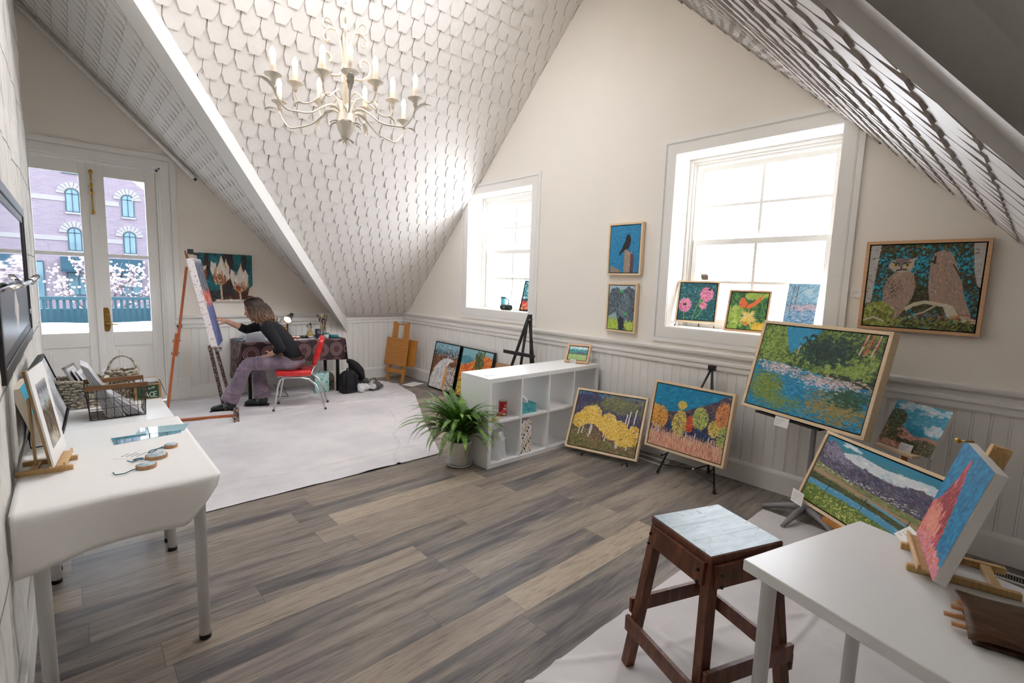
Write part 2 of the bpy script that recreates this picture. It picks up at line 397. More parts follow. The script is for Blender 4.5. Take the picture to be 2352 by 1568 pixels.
# windows ----------------------------------------------------------------
def casing(mb, y0, y1, z0, z1, w=.135):
    """flat board with a raised outer band and bead lines, picture framed"""
    for a, b, d in ((0, .085, .016), (.085, .09, .013), (.094, .099, .013), (.09, .094, .018), (.099, w, .02)):
        X = XW-d
        mb.box((X, y0-b, z0-b), (XW, y0-a, z1+b)); mb.box((X, y1+a, z0-b), (XW, y1+b, z1+b))
        mb.box((X, y0-a, z1+a), (XW, y1+a, z1+b)); mb.box((X, y0-a, z0-b), (XW, y1+a, z0-a))
for name, y0, y1, z0, z1 in WIN:
    root = bpy.data.objects.new(name, None); COL.objects.link(root); root.location = (XW, (y0+y1)/2, z0); struct(root)
    W = Matrix.Translation(root.location)
    mb = MB(W); casing(mb, y0, y1, z0, z1); mb.build('casing', M_trim, root)
    XS = 4.32
    mb = MB(W)   # jamb lining and sill
    mb.box((XW-.012, y0-.004, z0-.02), (XS+.06, y1+.004, z0+.006)); mb.box((XW, y0-.004, z1-.003), (XS+.06, y1+.004, z1+.02))
    mb.box((XW, y0-.02, z0), (XS+.06, y0+.003, z1)); mb.box((XW, y1-.003, z0), (XS+.06, y1+.02, z1)); mb.build('jamb', M_trim, root)
    mb = MB(W)   # stops
    for d, xx in ((.03, XS-.035), (.05, XS-.015), (.068, XS)):
        mb.box((xx, y0, z0+.006), (xx+.03, y0+d, z1)); mb.box((xx, y1-d, z0+.006), (xx+.03, y1, z1)); mb.box((xx, y0+d, z1-d), (xx+.03, y1-d, z1))
    mb.build('stop', M_trim, root)
    zm = z0+.50*(z1-z0)
    for nm, a, b, xx in (('upper_sash', zm-.005, z1-.06, XS+.035), ('lower_sash', z0+.006, zm+.04, XS+.0)):
        mb = MB(W); ya, yb = y0+.06, y1-.06; st = .05
        bt = .085 if nm == 'lower_sash' else .035
        tp = .05 if nm == 'lower_sash' else .06
        mb.box((xx, ya, a), (xx+.035, ya+st, b)); mb.box((xx, yb-st, a), (xx+.035, yb, b)); mb.box((xx, ya+st, b-tp), (xx+.035, yb-st, b)); mb.box((xx, ya+st, a), (xx+.035, yb-st, a+bt))
        yc = (ya+yb)/2; zc = (a+bt+b-tp)/2
        mb.box((xx+.004, yc-.012, a+bt), (xx+.03, yc+.012, b-tp)); mb.box((xx+.004, ya+st, zc-.012), (xx+.03, yc-.012, zc+.012)); mb.box((xx+.004, yc+.012, zc-.012), (xx+.03, yb-st, zc+.012))
        sash = mb.build(nm, M_trim, root, bevel=.003)
        mb = MB(W); mb.box((xx+.015, ya+st-.005, a+bt-.005), (xx+.019, yb-st+.005, b-tp+.005)); mb.build('pane', M_glass, sash)
# french door ------------------------------------------------------------
root = bpy.data.objects.new('door_1', None); COL.objects.link(root); root.location = ((DX0+DX1)/2, Y0+.06, 0); struct(root)
W = Matrix.Translation(root.location)
mb = MB(W)
for a, b, d in ((0, .075, .014), (.075, .079, .01), (.079, .084, .016), (.084, .088, .01), (.088, .145, .02)):
    mb.box((DX0-b, Y0-d, 0), (DX0-a, Y0, DZ+b)); mb.box((DX1+a, Y0-d, 0), (DX1+b, Y0, DZ+b)); mb.box((DX0-a, Y0-d, DZ+a), (DX1+a, Y0, DZ+b))
mb.build('casing', M_trim, root)
mb = MB(W)
for a, y in ((.018, Y0), (.04, Y0+.03)):
    mb.box((DX0, y, 0), (DX0+a, Y0+.15, DZ)); mb.box((DX1-a, y, 0), (DX1, Y0+.15, DZ)); mb.box((DX0, y, DZ-a), (DX1, Y0+.15, DZ))
mb.build('jamb', M_trim, root)
LY = Y0+.06
for nm, x0, x1, g0, g1 in (('left_leaf', DX0+.042, .243, -.235, .142), ('right_leaf', .247, DX1-.042, .352, .71)):
    mb = MB(W); zb, z1_, z2, zt = .86, 1.70, 1.74, 2.575
    mb.box((x0, LY, .01), (g0, LY+.045, DZ-.045)); mb.box((g1, LY, .01), (x1, LY+.045, DZ-.045))
    mb.box((g0, LY, zt), (g1, LY+.045, DZ-.045)); mb.box((g0, LY, z1_), (g1, LY+.045, z2)); mb.box((g0, LY, .70), (g1, LY+.045, zb)); mb.box((g0, LY, .01), (g1, LY+.045, .24))
    leaf = mb.build(nm, M_trim, root, bevel=.004)
    mb = MB(W); gx0, gx1 = g0-.01, g1+.01
    mb.box((gx0, LY+.014, .23), (gx1, LY+.03, .71))
    for d, y in ((.05, LY+.008), (.075, LY+.003)): mb.box((gx0+d, y, .23+d), (gx1-d, LY+.016, .71-d))
    mb.build('raised_panel', M_trim, leaf, bevel=.004)
    mb = MB(W)
    mb.box((g0-.004, LY+.02, zb-.004), (g1+.004, LY+.024, z1_+.004)); mb.box((g0-.004, LY+.02, z2-.004), (g1+.004, LY+.024, zt+.004)); mb.build('pane', M_glassd, leaf)
mb = MB(W); mb.box((.215, LY-.018, .01), (.275, LY, DZ-.05)); mb.build('astragal', M_trim, root, bevel=.006)
# brass bolt
mb = MB(W); yb = LY-.04
for z0_, z1_ in ((2.19, 2.43), (2.43, 2.62)): mb.cyl((.243, yb, z0_), (.243, yb, z1_), .008, n=10)
for z0_ in (2.18, 2.39, 2.46, 2.60): mb.lathe([(.010, -.02), (.016, -.012), (.018, 0), (.024, .006), (.012, .016), (.008, .026)], 12, (.243, yb, z0_))
mb.box((.228, yb, 2.18), (.258, LY-.016, 2.19)); mb.box((.228, yb, 2.59), (.258, LY-.016, 2.63)); mb.build('bolt', M_brass, root)
mb = MB(W); hx = .298; yb = LY-.004
mb.prism([(hx+.035*math.cos(a)*(1 if abs(math.sin(a)) < .75 else .8), 1.005+.135*max(-1, min(1, 1.25*math.sin(a)))) for a in [2*PI*k/32 for k in range(32)]], 0, .008, Matrix(((1,0,0,0),(0,0,-1,yb),(0,1,0,0),(0,0,0,1))))
pl_ = mb.build('handle_plate', M_brass, root)
mb = MB(W); mb.lathe([(.02, 0), (.022, .008), (.012, .014), (.009, .03)], 14, M=frame((hx, yb-.008, .955), (1,0,0), (0,0,1)) )
mb.tube([(hx, yb-.04, .955), (hx+.03, yb-.045, .957), (hx+.07, yb-.042, .952), (hx+.095, yb-.04, .945)], [.01, .009, .007, .005], 8); mb.build('lever', M_brass, pl_)
mb = MB(W); mb.lathe([(.022, 0), (.023, .006), (.016, .012)], 14, M=frame((hx, yb-.008, 1.055), (1,0,0), (0,0,1))); mb.box((hx-.004, yb-.03, 1.04), (hx+.004, yb-.012, 1.07)); mb.build('thumb_turn', M_brass, pl_)
# back of the room, behind the camera: full wall, plus added slabs that keep sky light out
mb = MB(); mb.box((-1.5, -1.75, -.05), (XW+.3, -1.65, 3.4)); struct(mb.build('wall_back', M_wall))
mb = MB(); mb.box((-1.5, -1.8, 3.3), (XW+.3, 1.58, 3.4)); mb.box((4.1, -1.8, 0), (4.34, .9, 3.3)); mb.box((-1.5, -1.8, -.1), (-1.42, 1.6, 3.4)); struct(mb.build('added_light_seal', M_wall))  # unseen slabs added round the back to block leaking sky light
mb = MB(); p0_ = EA-dv*1.9+Vector((-.15, -.2, 0)); p1_ = EB+dv*2.4+Vector((-.15, -.2, 0)); mb.poly([(p0_.x, p0_.y, ztop(p0_.y+.2)+.08), (p1_.x, p1_.y, ztop(p1_.y+.2)+.08), (p1_.x, -1.72, .9)]); mb.poly([(p0_.x, p0_.y, ztop(p0_.y+.2)+.08), (p1_.x, -1.72, .9), (p0_.x, -1.72, 3.1)]); struct(mb.build('ceiling_5', M_wall))

# camera -------------------------------------------------------------------
cd = bpy.data.cameras.new('camera'); cam = bpy.data.objects.new('camera', cd); COL.objects.link(cam); SC.camera = cam
cd.sensor_width = 36; cd.sensor_fit = 'HORIZONTAL'; cd.lens = 36*1110/2352; cd.clip_start = .02; cd.clip_end = 400
yw, pt_, rl = R(42.5722), R(6.7883), R(1.9583)
f = Vector((math.sin(yw)*math.cos(pt_), math.cos(yw)*math.cos(pt_), -math.sin(pt_))); r_ = Vector((math.cos(yw), -math.sin(yw), 0)); u_ = r_.cross(f)
r2 = math.cos(rl)*r_+math.sin(rl)*u_; u2 = -math.sin(rl)*r_+math.cos(rl)*u_
Mc = Matrix.Identity(4)
for i in range(3): Mc[i][0] = r2[i]; Mc[i][1] = u2[i]; Mc[i][2] = -f[i]; Mc[i][3] = (0, 0, 1.56)[i]
cam.matrix_world = Mc
# daylight -------------------------------------------------------------------
wd = bpy.data.worlds.new('sky'); SC.world = wd; wd.use_nodes = True
bg = wd.node_tree.nodes['Background']; bg.inputs[0].default_value = (.91, .935, 1.0, 1); bg.inputs[1].default_value = 8.0
SC.view_settings.view_transform = 'Standard'; SC.view_settings.look = 'None'; SC.view_settings.gamma = 1; SC.view_settings.exposure = 0.65
# ================================================================= PAINTED CANVASES (colour per mesh point, painted by brush dabs)
def hexc(c): return np.array([int(c[i:i+2], 16)/255 for i in (0, 2, 4)])
class Art:
    def __init__(s, W, H, seed=1):
        s.W, s.H = W, H; s.im = np.zeros((H, W, 3)); s.r = np.random.default_rng(seed)
        s.u, s.v = np.meshgrid((np.arange(W)+.5)/W, (np.arange(H)+.5)/H)
    def grad(s, stops, msk=None):
        xs = [p for p, c in stops]; cs = np.array([hexc(c) for p, c in stops])
        g = np.stack([np.interp(s.v, xs, cs[:, k]) for k in range(3)], -1)
        if msk is None: s.im = g
        else: s.im[msk] = g[msk]
    def nz(s, nx, ny, oct=2):
        out = np.zeros((s.H, s.W)); a = 1.
        for o in range(oct):
            gx, gy = int(nx*2**o)+2, int(ny*2**o)+2; g = s.r.random((gy+1, gx+1))
            x = s.u*(gx-1); y = s.v*(gy-1); xi = x.astype(int); yi = y.astype(int); fx = x-xi; fy = y-yi
            fx = fx*fx*(3-2*fx); fy = fy*fy*(3-2*fy)
            out += a*((g[yi, xi]*(1-fx)+g[yi, xi+1]*fx)*(1-fy)+(g[yi+1, xi]*(1-fx)+g[yi+1, xi+1]*fx)*fy); a *= .5
        return out/(2-2*.5**oct)*1.0
    def mask_poly(s, P):
        m = np.zeros((s.H, s.W), bool)
        for (x0, y0), (x1, y1) in zip(P, P[1:]+P[:1]):
            if y0 == y1: continue
            c = ((s.v < y0) != (s.v < y1)) & (s.u < (x1-x0)*(s.v-y0)/(y1-y0)+x0); m ^= c
        return m
    def poly(s, P, c, var=0.):
        m = s.mask_poly(P); s.im[m] = hexc(c)
        if var: s.im[m] += ((s.nz(14, 14)-.5)*var)[m][:, None]
        return m
    def ell(s, cx, cy, rx, ry, c=None):
        m = ((s.u-cx)/rx)**2+((s.v-cy)/ry)**2 < 1
        if c: s.im[m] = hexc(c)
        return m
    def line(s, P, w, c):
        asp = s.H/s.W; cc = hexc(c)
        for (x0, y0), (x1, y1) in zip(P, P[1:]):
            dx, dy = x1-x0, (y1-y0)*asp; L = dx*dx+dy*dy+1e-12
            t = np.clip(((s.u-x0)*dx+(s.v-y0)*asp*dy)/L, 0, 1)
            d = np.hypot(s.u-x0-t*dx, (s.v-y0)*asp-t*dy); s.im[d < w] = cc
    def dab(s, u, v, a, b, ang, c, al=1.):
        x, y = u*s.W, v*s.H; R_ = max(a, b)+1
        x0, x1 = max(0, int(x-R_)), min(s.W, int(x+R_)+2); y0, y1 = max(0, int(y-R_)), min(s.H, int(y+R_)+2)
        if x0 >= x1 or y0 >= y1: return
        X, Y = np.meshgrid(np.arange(x0, x1)+.5-x, np.arange(y0, y1)+.5-y); ca, sa_ = math.cos(ang), math.sin(ang)
        m = ((X*ca+Y*sa_)/a)**2+((-X*sa_+Y*ca)/b)**2 < 1
        w = s.im[y0:y1, x0:x1]; w[m] = w[m]*(1-al)+c*al
    def dabs(s, n, cols, L, w, ang=0., ja=.5, box=(0, 0, 1, 1), msk=None, al=.85, ell=None, jc=.05):
        cols = [hexc(c) for c in cols]; r = s.r; n = int(n*1.7); L *= .72; w *= .8
        for k in range(n):
            if ell is not None:
                t = r.random()*2*PI; q = math.sqrt(r.random()); u = ell[0]+ell[2]*q*math.cos(t); v = ell[1]+ell[3]*q*math.sin(t)
            else:
                q1, q2_ = r.random(), r.random()
                if box[2]-box[0] < .9: q1 = .5+(r.random()+q1-1)*.62
                if box[3]-box[1] < .6: q2_ = .5+(r.random()+q2_-1)*.62
                u = box[0]+q1*(box[2]-box[0]); v = box[1]+q2_*(box[3]-box[1])
            if msk is not None:
                i, j = int(v*s.H), int(u*s.W)
                if not (0 <= i < s.H and 0 <= j < s.W and msk[i, j]): continue
            c = np.clip(cols[r.integers(len(cols))]+(r.random()-.5)*2*jc, 0, 1)
            s.dab(u, v, L*(.6+.8*r.random()), w*(.6+.8*r.random()), ang+(r.random()-.5)*2*ja, c, al)
def below(a, P):
    xs, ys = zip(*P); return a.v < np.interp(a.u, xs, ys)

M_dark = plain('frame_gap_black', '17120f', .8, .1)
M_cside = plain('canvas_edge', 'e9e6e2', .75, .03, 60)
M_backing = plain('frame_backing', '8b6f52', .8, .1)
tp = NT('oil_paint'); at_ = tp.n('ShaderNodeAttribute'); at_.attribute_name = 'paint'; tp.link(at_.outputs['Color'], tp.b.inputs['Base Color'])
tp.set(Roughness=.5); tp.bump(tp.noise(tp.obj(), 260, 3), .12, .001); M_paint = tp.m
tp = NT('printed_card'); at_ = tp.n('ShaderNodeAttribute'); at_.attribute_name = 'paint'; tp.link(at_.outputs['Color'], tp.b.inputs['Base Color']); tp.set(Roughness=.18); M_print = tp.m
def srgb2lin(a): return np.where(a <= .04045, a/12.92, ((a+.055)/1.055)**2.4)
def canvas(name, art, x0, y0, w, h, z, dpt, parent=None, side=None, mat=None):
    """painted sheet w x h facing +Z at height z, with dpt thick sides"""
    A = art.im if isinstance(art, Art) else art
    H, W = A.shape[:2]; me = bpy.data.meshes.new(name)
    X, Y = np.meshgrid(x0+np.linspace(0, 1, W)*w, y0+np.linspace(0, 1, H)*h)
    co = np.stack([X, Y, np.full_like(X, z)], -1).reshape(-1, 3)
    idx = np.arange(H*W).reshape(H, W); q = np.stack([idx[:-1, :-1], idx[:-1, 1:], idx[1:, 1:], idx[1:, :-1]], -1).reshape(-1, 4)
    n0 = H*W; ex = np.array([(x0, y0, z), (x0+w, y0, z), (x0+w, y0+h, z), (x0, y0+h, z), (x0, y0, z-dpt), (x0+w, y0, z-dpt), (x0+w, y0+h, z-dpt), (x0, y0+h, z-dpt)])
    co = np.concatenate([co, ex]); fs = [[0,4,5,1],[1,5,6,2],[2,6,7,3],[3,7,4,0],[7,6,5,4]]
    q = np.concatenate([q, np.array(fs)+n0])
    me.vertices.add(len(co)); me.vertices.foreach_set('co', co.ravel())
    me.loops.add(q.size); me.loops.foreach_set('vertex_index', q.ravel().astype(np.int32))
    me.polygons.add(len(q)); me.polygons.foreach_set('loop_start', np.arange(0, q.size, 4, dtype=np.int32))
    mi = np.zeros(len(q), np.int32); mi[-5:] = 1; me.polygons.foreach_set('material_index', mi)
    me.update(calc_edges=True)
    at = me.color_attributes.new('paint', 'FLOAT_COLOR', 'POINT')
    col = np.ones((len(co), 4), np.float32); col[:n0, :3] = srgb2lin(np.clip(A.reshape(-1, 3), 0, 1)); at.data.foreach_set('color', col.ravel())
    me.materials.append(mat or M_paint); me.materials.append(side or M_cside)
    o = bpy.data.objects.new(name, me); COL.objects.link(o)
    if parent is not None: o.parent = parent
    return o
def pose(BL, phi, lean):
    """matrix: x along the bottom edge, y up the leaning face, z out of the picture"""
    U = Vector((math.cos(phi), math.sin(phi), 0)); N = Vector((-math.sin(phi), math.cos(phi), 0))
    return frame(BL, U, Vector((0, 0, 1))*math.cos(lean)+N*math.sin(lean))
def framed(name, label, art, M, w, h, mat, fw=.018, d=.045, gap=.007, cat='painting', group=None):
    root = thing(name, label, cat, M, group); mb = MB()
    for (a, b, c, e) in ((0, 0, w, fw), (0, h-fw, w, h)): mb.box((a, b, -d), (c, e, 0))
    for (a, c) in ((0, fw), (w-fw, w)): mb.box((a, fw, -d), (c, h-fw, 0))
    fr = mb.build('frame', mat, root, bevel=.0015)
    mb = MB(); mb.box((fw-.003, fw-.003, -d+.004), (w-fw+.003, h-fw+.003, -.022)); mb.build('backing', M_dark, root)
    canvas('canvas', art, fw+gap, fw+gap, w-2*fw-2*gap, h-2*fw-2*gap, -.006, .02, root, M_dark)
    return root
def bare(name, label, art, M, w, h, d=.03, side=None, cat='canvas', group=None):
    root = thing(name, label, cat, M, group); canvas('painted_face', art, 0, 0, w, h, 0, .001, root, side or M_cside)
    mb = MB(); mb.box((0, 0, -d), (w, h, -.0008)); mb.build('stretcher', side or M_cside, root, bevel=.002); return root

# ---- the pictures ---------------------------------------------------
def art_crow():
    a = Art(110, 138, 3); a.grad([(0, '1c7fae'), (1, '2b8fbf')]); a.dabs(900, ['1a78a8', '3598c4', '2a86b2', '15699a'], 3.2, 1.2, .6, 1.2)
    P = [(.5, 0), (.5, .48), (.56, .5), (.83, .37), (.82, 0)]; m = a.poly(P, 'a08a78'); m2 = a.poly([(.71, 0), (.71, .42), (.83, .37), (.82, 0)], '5f4550')
    a.dabs(260, ['cdbfae', '7d6a5c', 'b09a88', '8f7a6a'], 5, .8, PI/2, .1, msk=m & ~m2); a.dabs(120, ['4b3640', '76555c', '3c2c36'], 5, .8, PI/2, .1, msk=m2)
    m = a.poly([(.05, 0), (.05, .16), (.38, .05), (.38, 0)], '9a8474'); a.dabs(70, ['cbbba8', '6f5c52'], 4, .7, PI/2, .1, msk=m)
    m = a.poly([(.5, .76), (.53, .74), (.55, .79), (.61, .81), (.67, .78), (.7, .7), (.69, .6), (.64, .53), (.56, .5), (.47, .46), (.36, .38), (.3, .38), (.4, .5), (.46, .6), (.53, .7)], '17161a')
    a.dabs(90, ['2b2a30', '0d0d10', '3a3033'], 4, .9, .9, .4, msk=m); a.line([(.57, .52), (.6, .47)], .008, '1a1a1a'); a.line([(.62, .53), (.68, .46)], .008, '1a1a1a'); return a
def art_cow():
    a = Art(100, 142, 4); a.grad([(0, 'a8c24a'), (.2, '9db868'), (.3, '9fb6bd'), (1, 'b4c6d2')]); n = a.nz(5, 6, 3)
    m = a.poly([(0, .75), (.1, .92), (.35, .95), (.5, .85), (.75, .98), (1, .9), (1, .2), (.8, .18), (.7, .0), (.45, .0), (.4, .2), (.3, .4), (.15, .35), (0, .3)], '55636b')
    a.dabs(700, ['3c464d', '6f8088', '8e9fa8', '2f373d', '59707c'], 6, 1.2, PI/2+.2, .5, msk=m)
    m = a.poly([(.42, .5), (.5, .75), (.7, .85), (.85, .7), (.8, .35), (.7, .1), (.55, .02), (.45, .2)], '6b7c86'); a.dabs(260, ['93a5af', '4a565e', '7c8e98', '333b42'], 6, 1.1, PI/2-.1, .4, msk=m)
    a.poly([(.4, .2), (.48, .32), (.62, .26), (.66, .05), (.52, .0), (.44, .05)], '2b3138'); a.dabs(160, ['b5d14a', 'c9dd62', '8fae3c'], 6, 1, PI/2, .3, box=(0, 0, .4, .22)); a.dabs(90, ['b5d14a', 'c9dd62'], 6, 1, PI/2, .3, box=(.68, 0, 1, .2))
    a.ell(.52, .87, .05, .035, '39c46a'); a.ell(.68, .37, .05, .03, '2fbf62'); return a
def art_owl():
    a = Art(300, 250, 5); a.grad([(0, '3a3a22'), (1, '41442c')])
    a.dabs(2600, ['2c2f1d', '4b4a28', '5d5a30', '3a3320', '6b6a3c', '23281a', '59422a'], 9, 3, .4, 1.4)
    a.dabs(260, ['18a3c7', '1296bd', '22aed0'], 9, 4, .5, 1.2, box=(.1, .55, .98, .99)); a.dabs(60, ['18a3c7', '1296bd'], 8, 4, .5, 1.2, box=(.05, .3, .3, .62)); a.dabs(70, ['1593ba', '18a3c7'], 8, 5, .2, 1, box=(.3, .0, .95, .22)); a.dabs(50, ['1593ba'], 5, 3, .2, 1, box=(.85, .2, 1, .5))
    a.dabs(900, ['2c2f1d', '4b4a28', '3a3320', '23281a'], 7, 2.2, .4, 1.4)
    for P in ([(0, .25), (0, 1), (.1, 1), (.075, .6), (.06, .3)], [(.9, 1), (1, 1), (1, .5), (.97, .52), (.93, .7)]):
        m = a.poly(P, 'b6b2ac'); a.dabs(420, ['d3cfc8', '8d8985', 'a8a29b', 'c8b5aa', '5e5a57'], 6, 1.6, .2, .5, msk=m)
    a.dabs(420, ['7c8033', '9aa04a', '5f6428', 'aab05a'], 9, 5, .4, 1.2, box=(0, 0, .33, .28)); 
    def owl(body, cols):
        m = a.poly(body, 'a58a78'); a.dabs(900, cols, 5, 1.3, -1.1, .5, msk=m, jc=.06); return m
    oc = ['b79f8c', '8e7465', 'cbb3a2', '7d6a72', 'c59a78', '94838f', '6b5a50']
    owl([(.16, .44), (.19, .58), (.25, .66), (.35, .69), (.43, .66), (.46, .5), (.44, .36), (.38, .22), (.33, .12), (.28, .08), (.3, .2), (.24, .26), (.18, .3)], oc)
    a.dabs(70, ['4a3a34', '57463f'], 2.5, 1.6, .3, .4, box=(.18, .36, .34, .58))
    m = a.poly([(.19, .74), (.21, .8), (.26, .83), (.33, .84), (.4, .83), (.45, .84), (.42, .8), (.425, .74), (.4, .69), (.31, .66), (.23, .69)], 'b7a48f'); a.dabs(160, ['cdbda8', '9d8874', 'd8cab8'], 3, 1, 1, .8, msk=m)
    a.poly([(.24, .82), (.33, .84), (.39, .83), (.31, .74), (.28, .74)], '7a6a68'); 
    for cx in (.255, .36): a.ell(cx, .755, .022, .02, 'b9b33e'); a.ell(cx+.002, .757, .012, .013, '1b1a12'); a.line([(cx-.03, .775 if cx > .3 else .79), (cx+.03, .79 if cx > .3 else .77)], .006, '2b2420')
    a.poly([(.3, .74), (.32, .74), (.312, .69)], '3b3432'); a.line([(.27, .69), (.31, .705), (.36, .7)], .008, '403634')
    owl([(.57, .82), (.6, .9), (.66, .93), (.73, .9), (.78, .78), (.84, .6), (.88, .4), (.96, .16), (.9, .12), (.82, .26), (.6, .32), (.57, .5), (.565, .7)], oc+['7f7290', 'd0a080'])
    a.line([(.575, .8), (.6, .78), (.6, .85)], .01, '2f2624'); a.line([(.76, .76), (.84, .6)], .008, '4a3c38')
    m = a.poly([(.38, .24), (.46, .31), (.56, .34), (.68, .32), (.8, .29), (.86, .18), (1, .14), (1, .09), (.84, .11), (.76, .16), (.72, .27), (.56, .3), (.46, .26), (.4, .2)], 'c9bfa6'); a.dabs(170, ['e0d8c4', 'a89c84', 'b7ac94'], 6, 1.2, .1, .4, msk=m)
    a.line([(.66, .29), (.56, .2), (.42, .13), (.34, .07), (.26, .02)], .009, 'b5a890'); a.line([(0, .06), (.1, .11), (.2, .07)], .008, 'c9c2ae'); a.dabs(200, ['8c8f45', '3a3a20', '6c7034'], 7, 3, .3, 1, box=(.3, 0, 1, .14)); a.dabs(60, ['9a4a2c', 'b5613a'], 5, 1.2, .1, .3, box=(.5, .1, 1, .2)); return a
def art_thistle():
    a = Art(112, 112, 6); a.grad([(0, '14555c'), (1, '17606a')]); a.dabs(600, ['0f4750', '1a6b72', '124f58'], 4, 1.5, 0, 1.5); a.dabs(170, ['5fa9a8', '3f8a86', '7fbdb6'], 5, .7, 0, 1.5)
    for P in ([(.2, 0), (.15, .25)], [(.4, .0), (.5, .35), (.58, .55), (.63, .66)], [(.5, .05), (.6, .2), (.68, .33)]): a.line(P, .014, '6f9d4a')
    a.dabs(70, ['7fae58', '8fbf6a', '4f7f3a'], 4, 1, 1.2, .8, box=(.55, .3, .75, .62)); 
    for (x, y, r_) in ((.18, .4, .17), (.74, .7, .17), (.68, .4, .08)):
        a.dabs(int(2200*r_), ['f08ab0', 'f5a7c0', 'e0679c', 'c9508a', 'f8bccb'], 5, .9, 0, 1.6, ell=(x, y, r_, r_*1.05))
    a.ell(.17, .42, .05, .04, '4a2a1c'); a.ell(.16, .44, .02, .015, 'd8a83c'); a.ell(.8, .83, .04, .025, '2a1c14'); return a
def art_butterfly():
    a = Art(112, 112, 7); a.grad([(0, '3f6a2a'), (1, '3a7038')]); a.dabs(600, ['2c5a28', '4f8a3a', '1f5a3c', '2f7048', '608f3c'], 9, 4, .5, 1.5)
    a.dabs(40, ['a3bf4c', '8db044', 'b8cf62'], 11, 7, .5, 1.5, box=(0, .0, .35, .6)); a.dabs(25, ['a3bf4c', 'b8cf62'], 10, 6, .5, 1.5, box=(.4, .85, 1, 1)); a.line([(.7, 1), (.9, .6), (.97, .4)], .008, '7fae58')
    a.dabs(130, ['f2c83c', 'f6d75e', 'dba52c'], 8, 1, .0, 1.6, ell=(.85, .08, .2, .12))
    for k in range(150):
        t = a.r.random()*2*PI; L = .1+.16*a.r.random(); x, y = .53+.5*L*math.cos(t), .33+.5*L*math.sin(t); a.dab(x, y, L*56, .9, t, hexc(['f2d36a', 'f6df86', 'e5b840', 'f9e9a6'][k % 4]))
    a.ell(.5, .16, .05, .06, 'd8902c')
    m = a.poly([(.26, .58), (.24, .75), (.3, .87), (.38, .84), (.5, .68), (.62, .74), (.76, .88), (.85, .92), (.8, .76), (.7, .66), (.54, .56), (.44, .57), (.34, .6)], 'ee7a3c'); a.dabs(80, ['f59a5a', 'd9602c', 'f08348'], 4, 1.4, .6, .8, msk=m); a.dabs(30, ['7a3418'], 1.4, 1.2, 0, 1, msk=m); a.line([(.43, .57), (.5, .7)], .012, '8a4420'); return a
def art_winter():
    a = Art(76, 130, 8); a.grad([(0, 'b9d2e6'), (.12, '4f8cc0'), (.3, '3f86c0'), (.42, '9cc3de'), (.56, 'd6d3df'), (.62, '7fb0cf'), (.68, 'a9cfe2'), (1, '8fc4df')])
    a.dabs(500, ['6fa6cf', 'a9c9e2', '4a8cc2', 'c8d9e8'], 6, 1.2, .05, .2, box=(0, .05, 1, .6)); a.dabs(200, ['9fcfe6', 'b9dcec', '7fb9d8'], 5, 2.5, .3, 1, box=(0, .66, 1, 1)); a.dabs(60, ['d9b7c2', 'e2c9d2'], 5, 1, .2, .2, box=(.2, .5, 1, .62)); a.ell(.68, .85, .12, .06, 'c3ddea')
    for x, h_ in ((.16, .95), (.3, .98)):
        a.line([(x, .5), (x+.02, .7), (x+.05, h_)], .012, '6a6f86')
        for k in range(7): y = .65+.04*k; a.line([(x+.02, y), (x+.02+(.16 if k % 2 else -.14), y+.09)], .006, '7d86a0')
    a.line([(.6, .08), (.62, .25)], .01, '35608c'); a.line([(0, .2), (1, .17)], .004, '4a7098'); return a
